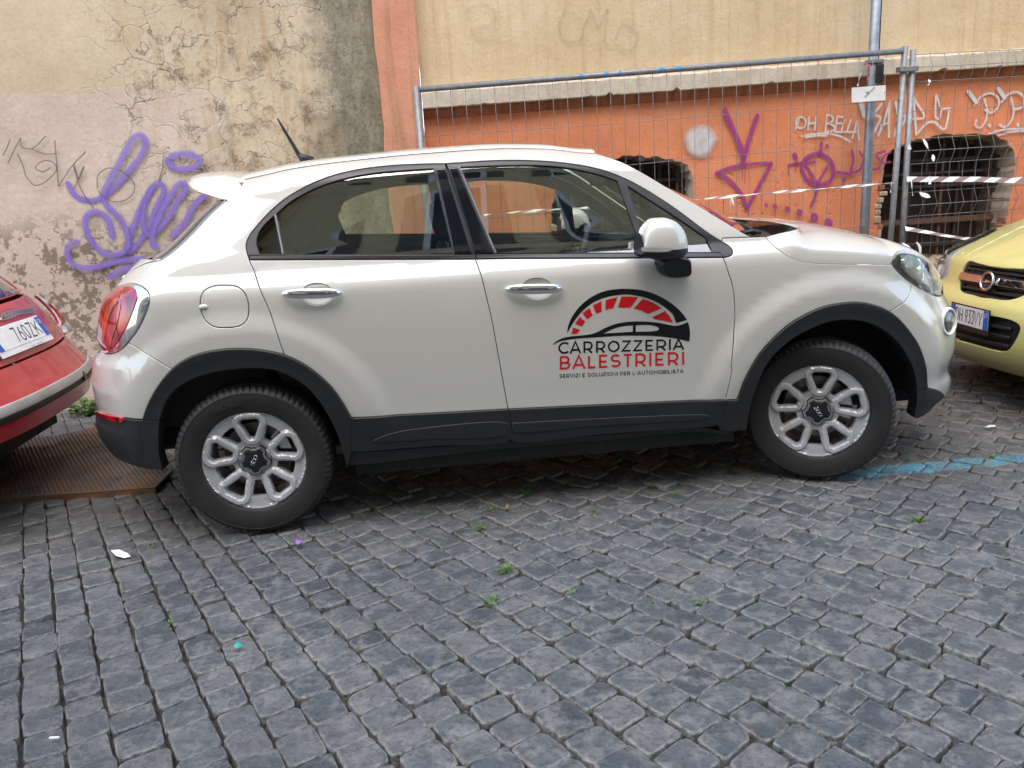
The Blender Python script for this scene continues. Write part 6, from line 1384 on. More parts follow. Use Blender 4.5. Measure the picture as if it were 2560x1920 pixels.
# ---------------------------------------------------------------- neighbouring cars (height fields x = f(y, z))
class End:
    """car end: x as function of (y, z); sgn +1: rear of the red car looks to +x, -1: nose of the yellow car looks to -x"""
    def __init__(s, prof, yc, hw, side, pw, sgn): s.p = smooth_table(*zip(*prof), .010); s.yc = yc; s.hw = pchip(*zip(*hw)); s.side = side; s.pw = pw; s.sgn = sgn
    def x(s, y, z):
        q = np.clip(np.abs((y-s.yc)/s.hw(z)), 0, 1.0); return s.p(z)-s.sgn*(s.side*q**s.pw+.10*np.clip((q-.9)/.1, 0, 1)**2)
    def n(s, y, z, h=3e-3):
        dy = (s.x(y+h, z)-s.x(y-h, z))/(2*h); dz = (s.x(y, z+h)-s.x(y, z-h))/(2*h); v = np.stack([np.ones_like(dy), -dy, -dz], -1)*s.sgn
        return v/np.linalg.norm(v, axis=-1, keepdims=True)
    def inv(s, px):
        out = []
        for u, v in px:
            d = ray(u, v); lo, hi = None, None; ts = np.linspace(3.0, 7.5, 500); P = CAM_C+ts[:, None]*d
            g = (P[:, 0]-s.x(P[:, 1], P[:, 2]))*s.sgn; ok = np.where((g[:-1] > 0) & (g[1:] <= 0))[0] if True else []
            if len(ok): i = ok[0]; t = ts[i]+(ts[i+1]-ts[i])*g[i]/(g[i]-g[i+1]); p = CAM_C+t*d
            else: i = int(np.argmin(np.abs(g))); p = P[i]
            out.append((p[1], p[2]))
        return np.array(out)
    def panel(s, name, poly, mat, parent, off=0., gap=.0015, roll=.003, flange=.012, grid=.03, holes=(), crown=None):
        P0 = poly_ccw(clean(poly)); H0 = [poly_ccw(clean(h)) for h in holes]; rims = [(inset(L, g*gap), inset(L, g*(gap+roll)), g) for L, g in [(P0, 1)]+[(h, -1) for h in H0]]
        pts, tri = cdt(rims[0][1], [r[1] for r in rims[1:]], grid)
        def at(q, o): n = s.n(q[:, 0], q[:, 1]); return np.stack([s.x(q[:, 0], q[:, 1]), q[:, 0], q[:, 1]], 1)+n*np.reshape(o, (-1, 1)), n
        base = np.full(len(pts), off)+(crown(pts) if crown else 0); V, N = at(pts, base); V = list(V); N = list(N); F = [tuple(t) if s.sgn > 0 else tuple(t[::-1]) for t in tri]
        for L, I, g in rims:
            n = len(L); b = len(V); v1, n1 = at(I, off+(crown(I) if crown else 0)); v2, n2 = at(L, off-roll*.6); tg = v2-v1; tg = tg-np.sum(tg*n2, 1, keepdims=True)*n2; tg /= np.maximum(np.linalg.norm(tg, axis=1, keepdims=True), 1e-9)
            nm = n2*.6+tg; nm /= np.linalg.norm(nm, axis=1, keepdims=True); v3 = v2-n2*flange
            V += list(v1)+list(v2)+list(v2)+list(v3); N += list(n1)+list(nm)+list(tg)+list(tg)
            for i in range(n):
                j = (i+1) % n
                for r0, r1 in ((0, 1), (2, 3)):
                    q = (b+r0*n+i, b+r1*n+i, b+r1*n+j, b+r0*n+j); F.append(q if (g > 0) == (s.sgn > 0) else q[::-1])
        return mesh(name, V, F, mat, parent, True, N)
    def pts(s, zone, P): return s.inv(T(zone, P))
    def mir(s, q): q = np.asarray(q).copy(); q[:, 0] = 2*s.yc-q[:, 0]; return q
def side_panel(name, E, xfar, z0, z1, mat, parent, s, wheels, window=None):
    """flank of a neighbouring car with wheel arches and an optional window hole, as a surface y = f(z)"""
    zs = np.arange(z0, z1+1e-6, .02); edge = np.stack([E.x(E.yc+s*E.hw(zs), zs), zs], 1); far = [(xfar, z) for z in np.arange(z1, z0, -.06)]
    bot = []; x0 = edge[0, 0]; d = 1 if xfar > x0 else -1
    xs = [xfar]
    for wx, r in sorted(wheels, key=lambda q: -d*q[0]):
        t0 = math.asin(np.clip((z0-.285)/r, -1, 1)); bot += [(wx+d*r*math.cos(t), .285+r*math.sin(t)) for t in np.linspace(t0, math.pi-t0, 18)]
    poly = np.vstack([edge, cr(np.array([edge[-1], (xfar, z1)]), .06)[1:], far[1:], [(xfar, z0)], bot]); poly = clean(poly, 1e-4)
    poly = densify(poly, .06); holes = [densify(np.array(window), .05)] if window else []
    P, Tn = cdt(poly, holes, .07); y = E.yc+s*(E.hw(P[:, 1])+.02*sstep(np.abs(P[:, 0]-x0)/.8)*sstep((1.0-P[:, 1])/.3)); V = np.stack([P[:, 0], y, P[:, 1]], 1)
    mb = MB(); mb.add(V, [tuple(t) for t in Tn]); o = mb.build(name, mat, parent, True)
    if window:
        P, Tn = cdt(np.array(holes[0]), [], .08); mb = MB(); mb.add(np.stack([P[:, 0], E.yc+s*(E.hw(P[:, 1])-.006), P[:, 1]], 1), [tuple(t) for t in Tn]); mb.build('side_window', M['dark_glass'], parent, True)
    for wx, r in wheels:
        mb = MB(); V = []; n = 16; yo = E.yc+s*(float(E.hw(.5))-.01); yi = E.yc+s*.50
        for i in range(n+1):
            t = math.pi*i/n; V += [(wx+r*1.0*math.cos(t), yo, .285+r*math.sin(t)), (wx+r*1.0*math.cos(t), yi, .285+r*math.sin(t))]
        mb.add(V, [(2*i, 2*i+1, 2*i+3, 2*i+2) for i in range(n)]); mb.build('wheel_housing', M['underbody'], parent, True)
    return o
def simple_wheel(parent, c, r=.285, w=.18, name='wheel'):
    c = np.array(c); xf = lambda v: c+np.array([v[0], v[1], v[2]])
    mb = MB(); mb.lathe([(r*.66, -w/2), (r*.9, -w/2), (r*.97, -w*.42), (r, -w*.3), (r, w*.3), (r*.97, w*.42), (r*.9, w/2), (r*.66, w/2)], 40, xf); o = mb.build(name, M['tyre'], parent, auto=.6)
    mb = MB(); mb.lathe([(.0, -w*.30), (r*.3, -w*.32), (r*.62, -w*.42), (r*.67, -w*.46), (r*.67, w*.46), (r*.62, w*.42), (0, w*.3)], 32, xf); mb.build('rim', M['alloy_dark'], o, auto=.6); return o
# ---- red city car, rear end
RED = thing('parked_car', 'small red city car with chrome bumper strip parked behind the white car', 'car', (-2.9, -.02, 0))
ER = End([(.20, -1.36), (.27, -1.24), (.34, -1.165), (.42, -1.135), (.50, -1.12), (.56, -1.128), (.60, -1.16), (.66, -1.20), (.70, -1.225), (.73, -1.245), (.78, -1.262), (.85, -1.30), (.92, -1.345), (1.0, -1.405), (1.08, -1.475), (1.2, -1.60), (1.3, -1.71), (1.40, -1.85), (1.46, -2.0), (1.49, -2.3)],
         -.02, [(.2, .74), (.35, .80), (.55, .815), (.75, .80), (.95, .755), (1.1, .70), (1.3, .61), (1.5, .52)], .16, 2.6, 1)
rp = M['red_paint']; YLr, YRr = -.82, .78
def rim_poly(E, z0, z1, step=.03, k=1.0):
    zs = np.arange(z0, z1+1e-6, step); L = [(E.yc-k*E.hw(z), z) for z in zs]; R_ = [(E.yc+k*E.hw(z), z) for z in zs[::-1]]
    return np.vstack([cr(np.array([(E.yc+k*E.hw(z0), z0), (E.yc-k*E.hw(z0), z0)]), .03), L, cr(np.array([L[-1], R_[0]]), .03), R_])
seam = ER.pts('Q', [(0, 640), (150, 592), (300, 540), (400, 497), (455, 460), (478, 405)]); lampR = ER.pts('Q', [(262, 108), (330, 150), (420, 230), (490, 310), (528, 362), (505, 385), (478, 396), (440, 320), (380, 222), (310, 150)])
st_t = ER.pts('Q', [(0, 912), (200, 848), (400, 758), (560, 672), (656, 620)]); st_m = ER.pts('Q', [(0, 1012), (200, 940), (400, 845), (560, 758), (656, 700)]); st_b = ER.pts('Q', [(0, 1056), (200, 985), (400, 885), (560, 795), (655, 735)])
low = ER.pts('Q', [(0, 1195), (100, 1155), (230, 1105), (350, 1050), (480, 970), (600, 895)])
zt = float(np.mean(st_t[:, 1])); zm = float(np.mean(st_m[:, 1])); zbk = float(np.mean(st_b[:, 1])); zs_ = float(np.mean(seam[:3, 1])); zlo = float(np.mean(low[:, 1]))
def band(E, z0, z1, k=.995, step=.03):
    ys = np.arange(E.yc-k*E.hw((z0+z1)/2), E.yc+k*E.hw((z0+z1)/2)+1e-6, step); return np.vstack([np.stack([ys, 0*ys+z0], 1), np.stack([ys[::-1], 0*ys+z1], 1)])
ER.panel('bumper', rim_poly(ER, max(zlo, .24), zs_, .02), rp, RED, gap=.001, grid=.03)
lampc = cr(lampR, .01, closed=True)
hatch = rim_poly(ER, zs_, .985, .02)
ER.panel('tailgate', hatch, rp, RED, gap=.002, grid=.03, holes=[lampc, ER.mir(lampc)])
ER.panel('rear_window', rim_poly(ER, .99, 1.36, .03, .80), M['dark_glass'], RED, off=-.004, grid=.05)
ER.panel('upper_body', rim_poly(ER, .986, 1.485, .03), rp, RED, gap=0, grid=.04, holes=[rim_poly(ER, .99, 1.36, .03, .80)])
for L in (lampc, ER.mir(lampc)):
    q = ER.panel('tail_light', L, M['tail_clear'], RED, off=.006, gap=.001, roll=.004, grid=.015, crown=lambda p: .010*sstep(seg_dist(L, p)/.02))
    c_ = L.mean(0); ER.panel('lens', c_+(L-c_)*.55, M['tail_red'], q, off=.0175, gap=0, roll=.002, flange=.004, grid=.015)
cs_ = ER.panel('bumper_strip', band(ER, zm, zt), M['strip_metal'], RED, off=.008, gap=0, roll=.006, grid=.02, crown=lambda p: .010*sstep((.5-np.abs((p[:, 1]-zm)/(zt-zm)-.5))/.35))
ER.panel('rubber_strip', band(ER, zbk, zm-.001), M['black_plastic'], RED, off=.010, gap=0, roll=.004, grid=.02)
sp = ER.pts('Q', [(603, 715)])[0]; ang2 = np.linspace(0, 2*math.pi, 14, endpoint=False); ER.panel('parking_sensor', np.stack([sp[0]+.018*np.cos(ang2), sp[1]+.026*np.sin(ang2)], 1), M['gloss_black'], cs_, off=.0195, gap=0, roll=.001, flange=.004, grid=.02)
def plate_at(parent, c, ud, vd, w, h, txt, strips, name='number_plate', tw=.0078, tpos=None):
    """flat plate: centre, unit right, unit up"""
    c, ud, vd = map(np.asarray, (c, ud, vd)); nn = np.cross(ud, vd); q = lambda a, b, o=0.: c+ud*a+vd*b+nn*o
    mb = MB(); mb.prism([q(-w/2-.008, -h/2-.03), q(w/2+.008, -h/2-.03), q(w/2+.008, h/2+.008), q(-w/2-.008, h/2+.008)], nn*.006); fr = mb.build(name, M[strips['frame']], parent)
    mb = MB(); mb.prism([q(-w/2, -h/2, .0061), q(w/2, -h/2, .0061), q(w/2, h/2, .0061), q(-w/2, h/2, .0061)], nn*.002); mb.build('plate_face', M['plate_white'], fr)
    for s in (-1, 1):
        mb = MB(); a0, a1 = (w/2-.042, w/2) if s > 0 else (-w/2, -w/2+.042); mb.prism([q(a0, -h/2, .0082), q(a1, -h/2, .0082), q(a1, h/2, .0082), q(a0, h/2, .0082)], nn*.001); mb.build('plate_band', M['plate_blue'], fr)
    mb = MB(); cc = (w/2-.021, h/2-.026); mb.tube([q(cc[0]+.011*math.cos(a), cc[1]+.011*math.sin(a), .0096) for a in np.linspace(0, 2*math.pi, 16, endpoint=False)], .0014, 4, closed=True); mb.build('plate_ring', M['plate_yellow'] if False else M['sign_white'], fr)
    x0, x1 = tpos; flat_text('plate_number', txt, q(x0, -h*.34, .0086), q(x1, -h*.34, .0086), vd*h*.68, tw, M['ink'], fr, nn*.0, track=.16); return fr, q
sA = ER.inv(T('Q', [(330, 415), (215, 285)])); zc_ = .5*(sA[0][1]+sA[1][1])
xb, xt = float(ER.x(np.array(.1), np.array(sA[0][1]-.01)))+.012, float(ER.x(np.array(.1), np.array(sA[0][1]+.10)))+.012
vd = np.array([xt-xb, 0, .11]); vd /= np.linalg.norm(vd); ctr_ = np.array([(xb+xt)/2, sA[0][0]-.26, sA[0][1]+.055])
fr, q = plate_at(RED, ctr_, (0, 1, 0), vd, .52, .11, '760ZK', {'frame': 'plate_white'}, tpos=(-.06, .205))
flat_text('frame_text', 'FIAT  ROMA', q(.02, -.083, .0065), q(.14, -.083, .0065), np.array(vd)*.008, .0014, M['plate_blue'], fr, (0, 0, 0))
hb_ = ER.pts('Q', [(0, 255), (120, 225), (235, 212), (240, 240), (120, 268), (0, 305)]); hb_ = np.vstack([hb_[:3], hb_[3:]])
hbar = ER.panel('hatch_handle', cr(np.vstack([hb_[0], hb_[1], hb_[2], hb_[3], hb_[4], hb_[5], ER.mir(hb_[[4]])[0], ER.mir(hb_[[2]])[0]])[[0, 1, 2, 3, 4, 5]], .015, closed=True), M['chrome_dull'], RED, off=.012, gap=0, roll=.006, flange=.014, grid=.02)
m5 = ER.pts('Q', [(8, 295), (80, 272)]); A5 = np.array([ER.x(*m5[0])+.022, *m5[0]]); B5 = np.array([ER.x(*m5[1])+.022, *m5[1]]); flat_text('emblem', '500', A5, B5, np.array([-.3, 0, 1])*.024, .003, M['chrome'], hbar, (.004, 0, 0))
zsd = list(np.arange(.22, 1.49, .06))
for s in (-1, 1):
    side_panel('body_side', ER, -4.5, .26, 1.48, rp, RED, s, [(-1.93, .335), (-4.0, .335)], [(-1.88, 1.02), (-3.35, .99), (-3.30, 1.08), (-3.05, 1.38), (-2.35, 1.42), (-2.05, 1.34)]); simple_wheel(RED, (-1.93, -.02+s*.66, .285)); simple_wheel(RED, (-4.0, -.02+s*.66, .285))
mb = MB(); mb.box((-4.6, -.66, .2), (-1.45, .62, .30)); mb.build('underbody', M['underbody'], RED)
mb = MB(); mb.prism([(-2.3, -.54, 1.485), (-3.4, -.52, 1.47), (-3.4, .48, 1.47), (-2.3, .50, 1.485)], (0, 0, .02)); mb.build('roof', rp, RED)
mb = MB(); mb.prism([(-3.4, -.55, 1.47), (-4.1, -.68, 1.0), (-4.1, .64, 1.0), (-3.4, .51, 1.47)], (.02, 0, .01)); mb.build('windscreen', M['dark_glass'], RED)
mb = MB(); mb.prism([(-4.1, -.74, .98), (-4.65, -.70, .75), (-4.7, -.70, .25), (-4.7, .66, .25), (-4.65, .66, .75), (-4.1, .70, .98)], (.01, 0, -.05)) if False else mb.box((-4.95, -.74, .30), (-4.35, .70, .95), .12); mb.build('bonnet', rp, RED, True)
# ---- yellow city car, nose
YEL = thing('parked_car', 'pale yellow hatchback with chrome grille bar parked nose to the white car', 'car', (5.8, .2, 0))
EY = End([(.16, 4.14), (.22, 4.06), (.30, 3.99), (.40, 3.965), (.50, 3.97), (.58, 3.99), (.62, 4.02), (.66, 4.055), (.72, 4.075), (.80, 4.105), (.84, 4.15), (.88, 4.24), (.93, 4.38), (1.0, 4.62), (1.06, 4.86), (1.10, 5.05), (1.14, 5.25)],
         .20, [(.16, .76), (.35, .82), (.6, .83), (.8, .82), (.95, .79), (1.14, .72)], .20, 2.6, -1)
yp = M['yellow_paint']
gr_o = cr(EY.pts('Y', [(640, 278), (720, 290), (850, 318), (960, 340), (1066, 362)]), .012); gr_l = EY.pts('Y', [(598, 345), (582, 430), (592, 490)]); gr_b = cr(EY.pts('Y', [(600, 495), (700, 530), (850, 570), (1000, 598), (1050, 575)]), .012)
ycn = EY.pts('Y', [(812, 420)])[0][0]; EY_c = float(ycn)
def symm(half): m_ = np.asarray(half).copy(); m_[:, 0] = 2*EY.yc-m_[:, 0]; return m_
gh = EY.pts('Y', [(812, 312), (720, 290), (650, 276), (612, 320), (590, 380), (582, 440), (598, 494), (700, 528), (800, 557)]); EY.yc = .5*(gh[0][0]+gh[-1][0]); gh = cr(gh, .012)
gpoly = np.vstack([gh, symm(gh)[::-1]])
lh = EY.pts('Y', [(690, 808), (640, 800), (618, 780), (606, 815), (612, 838), (700, 862), (760, 880)]); lr = EY.pts('Y', [(812, 690), (950, 722), (1030, 745), (1046, 772), (1025, 880), (995, 962), (900, 935), (760, 885), (640, 845)])
lgr = cr(lr, .012, closed=True); yl0, yl1 = lgr[:, 0].min(), lgr[:, 0].max(); zl0, zl1 = lgr[:, 1].min(), lgr[:, 1].max(); hw_ = EY.yc-yl0
lgp = np.vstack([cr(np.array([(EY.yc, zl1), (yl0+.06, zl1-.005), (yl0+.012, zl1-.03), (yl0+.025, zl1-.10), (yl0+.07, zl0+.02), (yl0+.12, zl0), (EY.yc, zl0-.004)]), .012)]); lgp = np.vstack([lgp, symm(lgp)[::-1]])
hlq = EY.pts('Y', [(662, 140), (625, 190), (580, 260), (545, 330), (522, 400), (520, 430), (545, 425), (575, 350), (620, 270), (655, 190)]); hlc = cr(np.array([(.20+.46, .70), (.20+.50, .80), (.20+.52, .87), (.20+.56, .92), (.20+.66, .955), (.20+.735, .94), (.20+.76, .87), (.20+.745, .77), (.20+.66, .69), (.20+.56, .665)])+np.array([EY.yc-.20, 0]), .012, closed=True)
EY.panel('front_body', rim_poly(EY, .20, 1.12, .02), yp, YEL, gap=0, grid=.035, holes=[gpoly, lgp, hlc, symm(hlc)])
g0 = EY.panel('grille', gpoly, M['gloss_black'], YEL, off=-.035, gap=-.004, roll=.004, flange=.005, grid=.03)
gz0, gz1 = gpoly[:, 1].min(), gpoly[:, 1].max()
for k in range(7):
    z = gz0+.016+k*(gz1-gz0-.03)/6; row = gpoly[np.abs(gpoly[:, 1]-z) < .02]; y0, y1 = row[:, 0].min()+.012, row[:, 0].max()-.012
    EY.panel('grille_slat', np.vstack([cr(np.array([(y0, z-.006), (y1, z-.006)]), .03), cr(np.array([(y1, z+.006), (y0, z+.006)]), .03)]), M['black_plastic'], g0, off=-.012, gap=0, roll=.002, flange=.02, grid=.03)
bt = EY.pts('Y', [(812, 400)])[0]; zb_ = float(EY.pts('Y', [(812, 420)])[0][1]); ys0, ys1 = gpoly[:, 0].min()+.004, gpoly[:, 0].max()-.004
EY.panel('chrome_bar', np.vstack([cr(np.array([(ys0, zb_-.021), (ys1, zb_-.021)]), .02), cr(np.array([(ys1, zb_+.021), (ys0, zb_+.021)]), .02)]), M['chrome'], YEL, off=.006, gap=0, roll=.004, flange=.03, grid=.02, crown=lambda p: .010*(1-((p[:, 1]-zb_)/.021)**2))
bc = np.array([float(EY.x(np.array(EY.yc), np.array(zb_)))-.026, EY.yc, zb_]); bd = np.array([-.97, 0, .2]); bd /= np.linalg.norm(bd); b1 = np.array([0, -1., 0]); b2 = np.cross(b1, bd)
mb = MB(); mb.tube([bc+.050*(math.cos(a)*b1+math.sin(a)*b2) for a in np.linspace(0, 2*math.pi, 40, endpoint=False)], .0075, 10, closed=True); EMB = mb.build('emblem', M['chrome'], YEL, True)
mb = MB(); mb.lathe([(0, -.012), (.048, -.010)], 24, lambda v: bc+b1*v[0]+b2*v[2]+bd*v[1]); mb.build('emblem_ground', M['ink'], EMB, True)
mb = MB(); mb.add([bc+b1*u+b2*v+bd*.006 for u, v in ((-.062, .006), (.016, .009), (-.004, -.001), (.062, -.006), (-.016, -.009), (.004, .001))], [(0, 1, 2, 3, 4, 5)]); mb.build('emblem_bolt', M['chrome'], EMB)
EY.panel('lower_grille', lgp, M['black_plastic'], YEL, off=-.03, gap=-.004, roll=.004, flange=.005, grid=.03)
for k in range(3):
    z = zl0+.035+k*.05; EY.panel('lower_slat', np.vstack([cr(np.array([(yl0+.08, z-.009), (2*EY.yc-yl0-.08, z-.009)]), .03), cr(np.array([(2*EY.yc-yl0-.08, z+.009), (yl0+.08, z+.009)]), .03)]), M['black_plastic'], YEL, off=-.006, gap=0, roll=.004, flange=.024, grid=.03)
for L in (hlc, symm(hlc)):
    h_ = EY.panel('headlight', L, M['lamp_bowl'], YEL, off=-.03, gap=-.003, roll=.003, flange=.004, grid=.03); EY.panel('lamp_cover', L, M['lamp_glass'], h_, off=.003, gap=.001, roll=.004, flange=.03, grid=.02)
# bumper seam line and corner trim
pz_ = EY.pts('Y', [(560, 575), (800, 650), (790, 790)]); pc_ = np.array([0, pz_[:2, 0].mean(), pz_[0:2, 1].mean()-.055]); xp = float(EY.x(np.array(EY.yc), np.array(pc_[2])))-.014
PA, PB = onX(*T('Y', [(572, 585)])[0], xp+.02), onX(*T('Y', [(802, 655)])[0], xp); mid = (PA+PB)/2; ud = PB-PA; wv = np.linalg.norm(ud); ud = ud/wv; ud[2] = 0; ud /= np.linalg.norm(ud)
plate_at(YEL, (mid[0], mid[1]+.012, mid[2]-.055), ud, (0, 0, 1), .36, .11, 'DH 933VY', {'frame': 'ink'}, tpos=(-.135, .125), tw=.0072)
for s in (-1, 1):
    side_panel('body_side', EY, 7.6, .24, 1.12, yp, YEL, s, [(4.75, .335), (7.0, .335)]); simple_wheel(YEL, (4.75, EY.yc+s*.68, .285)); simple_wheel(YEL, (7.0, EY.yc+s*.68, .285))
mb = MB(); mb.box((4.35, EY.yc-.62, .18), (7.6, EY.yc+.62, .30)); mb.build('underbody', M['underbody'], YEL)
mb = MB(); mb.prism([(5.05, EY.yc-.70, 1.10), (5.75, EY.yc-.62, 1.60), (5.75, EY.yc+.62, 1.60), (5.05, EY.yc+.70, 1.10)], (.02, 0, .01)); mb.build('windscreen', M['dark_glass'], YEL)
mb = MB(); mb.prism([(5.75, EY.yc-.62, 1.60), (7.6, EY.yc-.62, 1.62), (7.6, EY.yc+.62, 1.62), (5.75, EY.yc+.62, 1.60)], (0, 0, .03)); mb.build('roof', yp, YEL)
for s in (-1, 1): mb = MB(); mb.prism([(5.2, EY.yc+s*.72, 1.12), (5.78, EY.yc+s*.62, 1.60), (7.6, EY.yc+s*.62, 1.62), (7.6, EY.yc+s*.74, 1.12)], (0, -s*.01, 0)); mb.build('side_window', M['dark_glass'], YEL)
# ---------------------------------------------------------------- weeds, litter
def leaf_mat(name, a, b):
    t = NT(name); p = wpos(t); n = t.noise(p, 30, 4); t.col(t.ramp(n, [(.3, a), (.7, b)])); t.rough(.55); t.b.inputs['Subsurface Weight'].default_value = 0.; M[name] = t.m
leaf_mat('leaf_green', (.045, .11, .012), (.10, .20, .025)); leaf_mat('leaf_yellow', (.16, .15, .03), (.24, .21, .06)); leaf_mat('leaf_dark', (.03, .085, .015), (.075, .17, .03))
rl = random.Random(21)
def blades(mb, c, n, h, spread, w):
    for i in range(n):
        a = rl.uniform(0, 2*math.pi); d = np.array([math.cos(a), math.sin(a), 0]); r = spread*rl.random(); b = np.array(c)+d*r*.4+np.array([rl.uniform(-1, 1), rl.uniform(-1, 1), 0])*spread*.3; hh = h*rl.uniform(.5, 1.1); o = np.cross(d, [0, 0, 1])*w*rl.uniform(.6, 1.2)
        m1 = b+d*r*.5+np.array([0, 0, hh*.65]); tip = b+d*(r+.3*hh)+np.array([0, 0, hh*rl.uniform(.6, 1.)])
        mb.add([b-o*.5, b+o*.5, m1+o, tip, m1-o], [(0, 1, 2, 4), (4, 2, 3)])
spots = [('Z8', 980, 925, 26, .05), ('Z8', 800, 1015, 22, .035), ('Z8', 395, 1025, 16, .03), ('Z8', 745, 1100, 16, .025), ('Z8', 1085, 955, 10, .02), ('Z8', 1330, 940, 16, .03), ('Z8', 1345, 1020, 16, .03), ('Z8', 1545, 915, 10, .025), ('Z8', 1765, 925, 12, .03), ('Z8', 1660, 880, 14, .03), ('Z8', 1870, 775, 26, .04), ('Z8', 1900, 1005, 8, .02), ('Z8', 2175, 850, 16, .03), ('Z8', 615, 1053, 8, .02),
         ('L2', 740, 370, 40, .045), ('L2', 650, 580, 40, .035), ('L2', 2060, 590, 24, .03), ('L2', 2050, 450, 20, .03), ('L2', 560, 60, 16, .03), ('L2', 1540, 335, 16, .02), ('L2', 550, 710, 14, .02), ('L2', 1190, 510, 8, .02), ('L2', 1750, 590, 14, .02),
         ('L3', 1165, 1210, 30, .03), ('L3', 860, 545, 30, .03), ('L3', 1340, 430, 22, .025), ('L3', 1610, 490, 24, .025), ('L3', 1900, 580, 24, .03), ('L3', 2070, 620, 20, .025), ('L3', 1760, 680, 20, .03), ('L3', 1060, 610, 24, .025), ('L3', 2020, 830, 14, .02),
         ('L4', 1480, 385, 20, .03), ('L4', 755, 430, 16, .025), ('L4', 905, 450, 16, .02), ('L4', 970, 505, 14, .02), ('L4', 2090, 280, 16, .025), ('L4', 85, 445, 8, .02), ('L4', 865, 835, 12, .03)]
ZOOM.update({'L2': (1000, 1300, .36166), 'L3': (2000, 1000, .25316), 'L4': (0, 1150, .49729)})
g1, g2 = MB(), MB()
for zn_, u, v, n, h in spots:
    c = onZ(*T(zn_, [(u, v+8)])[0], -.018); blades(g1 if rl.random() < .9 else g2, c, n, h*.95, .016+h*.4, .0036)
for i in range(260):
    s_ = setts[rl.randrange(len(setts))]; c = lat(s_[0], s_[1])
    if -1.7 < c[1] < -.2 and .3 < c[0] < 4.5: blades(g1 if rl.random() < .6 else g2, (c[0], c[1], -.02), rl.randrange(3, 9), .017, .012, .003)
o = g1.build('weeds', M['leaf_green'], smooth=False); tag(o, 'small green weeds sprouting in the joints between cobbles', 'weeds', kind='stuff')
o = g2.build('dry_weeds', M['leaf_yellow'], smooth=False); tag(o, 'yellowed tufts of weeds in the joints between cobbles', 'weeds', kind='stuff')
def plant(name, label, base, n, h, spread, mat):
    root = thing(name, label, 'plant', tuple(base)); st = MB(); lf = MB(); base = np.array(base)
    for i in range(n):
        a = rl.uniform(0, 2*math.pi); r = spread*math.sqrt(rl.random()); top = base+np.array([r*math.cos(a), r*math.sin(a)*.6, h*rl.uniform(.35, 1.)*(1-.4*r/spread)]); mid = (base+top)/2+np.array([0, 0, .15*h])
        st.tube([base+np.array([.2*r*math.cos(a), .2*r*math.sin(a), 0]), mid, top], .0018, 4, cap=False)
        for k in range(3):
            s = rl.uniform(.018, .034); q = rl.uniform(0, 6.28); t1 = np.array([math.cos(q), math.sin(q), rl.uniform(-.4, .3)])*s; t2 = np.array([-math.sin(q), math.cos(q), rl.uniform(-.3, .3)])*s*.8; c = top+np.array([rl.uniform(-1, 1), rl.uniform(-1, 1), rl.uniform(-1, .5)])*.025
            lf.add([c-t1*.2, c+t2*.55+t1*.35, c+t1*.8+t2*.4, c+t1*1.15, c+t1*.8-t2*.4, c-t2*.55+t1*.35], [(0, 1, 2, 3), (0, 3, 4, 5)])
    st.build('stem', M['leaf_dark'], root, True); o = lf.build('leaves', M[mat], root); tag(o, kind='stuff'); return root
p = onY(*T('Y', [(530, 415)])[0], 1.62); plant('leafy_weed', 'leafy green weed growing at the wall beside the yellow car', (p[0]+.02, 1.62, 0.0), 150, .66, .17, 'leaf_green')
p = onZ(*T('Q', [(655, 990)])[0], 0); plant('leafy_weed', 'low bright green weed at the plaster wall behind the rear bumper', (p[0], min(p[1], 1.66), -.01), 60, .16, .14, 'leaf_green')
# litter
def scrap_of_paper(label, zone, pts, mat, z=.012):
    P = np.array([onZ(u, v, z) for u, v in T(zone, pts)]); P[:, 2] += [rl.uniform(-.003, .012) for _ in P]; c = P.mean(0)+np.array([0, 0, .008]); n = len(P)
    mb = MB(); mb.add(list(P)+[c], [(i, (i+1) % n, n) for i in range(n)]); o = mb.build('paper_scrap', M[mat], loc=tuple(c)); tag(o, label, 'litter'); return o
plain('paper', (.70, .70, .69), .7); plain('petal', (.25, .12, .42), .6); plain('teal_plastic', (.02, .35, .28), .4); plain('dry_leaf', (.38, .22, .06), .7)
scrap_of_paper('crumpled white paper scrap lying on cobbles beside the rear wheel', 'L4', [(558, 462), (600, 458), (640, 470), (657, 482), (625, 490), (585, 486)], 'paper')
scrap_of_paper('small purple petal on the cobbles below the rear wheel', 'L4', [(1484, 412), (1500, 405), (1518, 415), (1512, 430), (1492, 428)], 'petal')
scrap_of_paper('tiny strip of teal plastic between two cobbles', 'L4', [(1172, 938), (1200, 925), (1222, 928), (1195, 944)], 'teal_plastic')
scrap_of_paper('small yellow dry leaf on cobbles beside the sill', 'Z8', [(868, 985), (885, 972), (893, 985), (880, 1003)], 'dry_leaf')
scrap_of_paper('thin white paper sliver on cobbles before the yellow car', 'L3', [(1825, 270), (1860, 258), (1930, 262), (1932, 272), (1870, 270)], 'paper')
a_, b_ = onZ(*T('L4', [(250, 1398)])[0], .004), onZ(*T('L4', [(298, 1396)])[0], .004); mb = MB(); mb.tube([a_, b_], .0038, 8); o = mb.build('cigarette_end', M['paper'], smooth=True, loc=tuple(a_)); tag(o, 'white cigarette end lying in a cobble joint', 'litter')
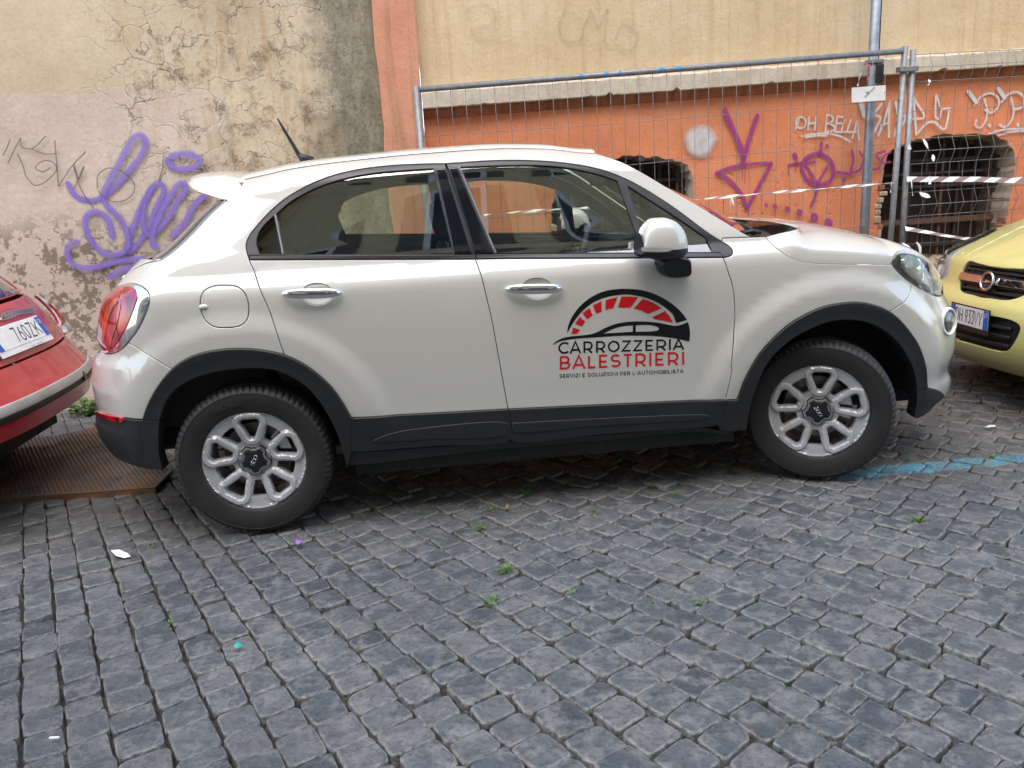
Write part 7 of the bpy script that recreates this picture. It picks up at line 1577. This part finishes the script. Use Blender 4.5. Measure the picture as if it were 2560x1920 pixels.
# ---------------------------------------------------------------- across the street, behind the camera (seen in the paint and the glass)
render_mat('far_render', (.48, .38, .20), (.58, .46, .26), (.64, .53, .33), (.32, .22, .13), .35)
plain('shutter', (.10, .075, .055), .7); plain('frame_white', (.6, .58, .54), .5)
OPP = thing('facing_building', 'ochre building across the street, mirrored in the car paint', 'building', (1, -9.4, 0))
YO = -9.4
mb = MB(); mb.box((-16, YO-.5, .9), (16, YO, 11.8)); mb.build('wall', M['far_render'], OPP)
mb = MB(); mb.box((-16, YO-.5, -.1), (16, YO+.06, .9), .01); mb.build('plinth', M['ledge_stone'], OPP)
mb = MB(); mb.box((-16, YO-.4, 4.05), (16, YO+.10, 4.2), .01); mb.build('string_course', M['ledge_stone'], OPP)
mb = MB(); mb.box((-16.1, YO-.5, 11.8), (16.1, YO+.45, 12.0), .02); mb.build('cornice', M['ledge_stone'], OPP)
for fl, z0 in enumerate((1.7, 5.0, 8.2)):
    for i in range(8):
        x = -11.5+i*3.2
        if fl == 0 and any(abs(x-q) < 2.0 for q in (-6.3, -.2, 3.1, 8.4)): continue
        mb = MB(); mb.box((x-.65, YO-.01, z0-.1), (x+.65, YO+.05, z0+1.9), .01); w = mb.build('window', M['frame_white'], OPP)
        mb = MB(); mb.box((x-.5, YO+.045, z0), (x+.5, YO+.056, z0+1.75)); mb.build('pane', M['gloss_black'], w)
        for s in (-1, 1):
            mb = MB(); mb.box((x+s*.92-.26, YO, z0-.05), (x+s*.92+.26, YO+.05, z0+1.85), .005); mb.build('shutter', M['shutter'], w)
for i, x in enumerate((-6.3, -.2, 3.1, 8.4)):  # dark doors, added unseen to give the car paint more contrast to reflect
    mb = MB(); mb.box((x-1.1, YO-.02, 0), (x+1.1, YO+.075, 2.35 if i % 2 else 1.95), .02); d_ = mb.build('door', M['shutter'], OPP)
    for k in range(5): mb = MB(); mb.box((x-1.0, YO+.07, .15+k*.36), (x+1.0, YO+.09, .42+k*.36), .01); mb.build('added_door_panel', M['shutter'], d_)
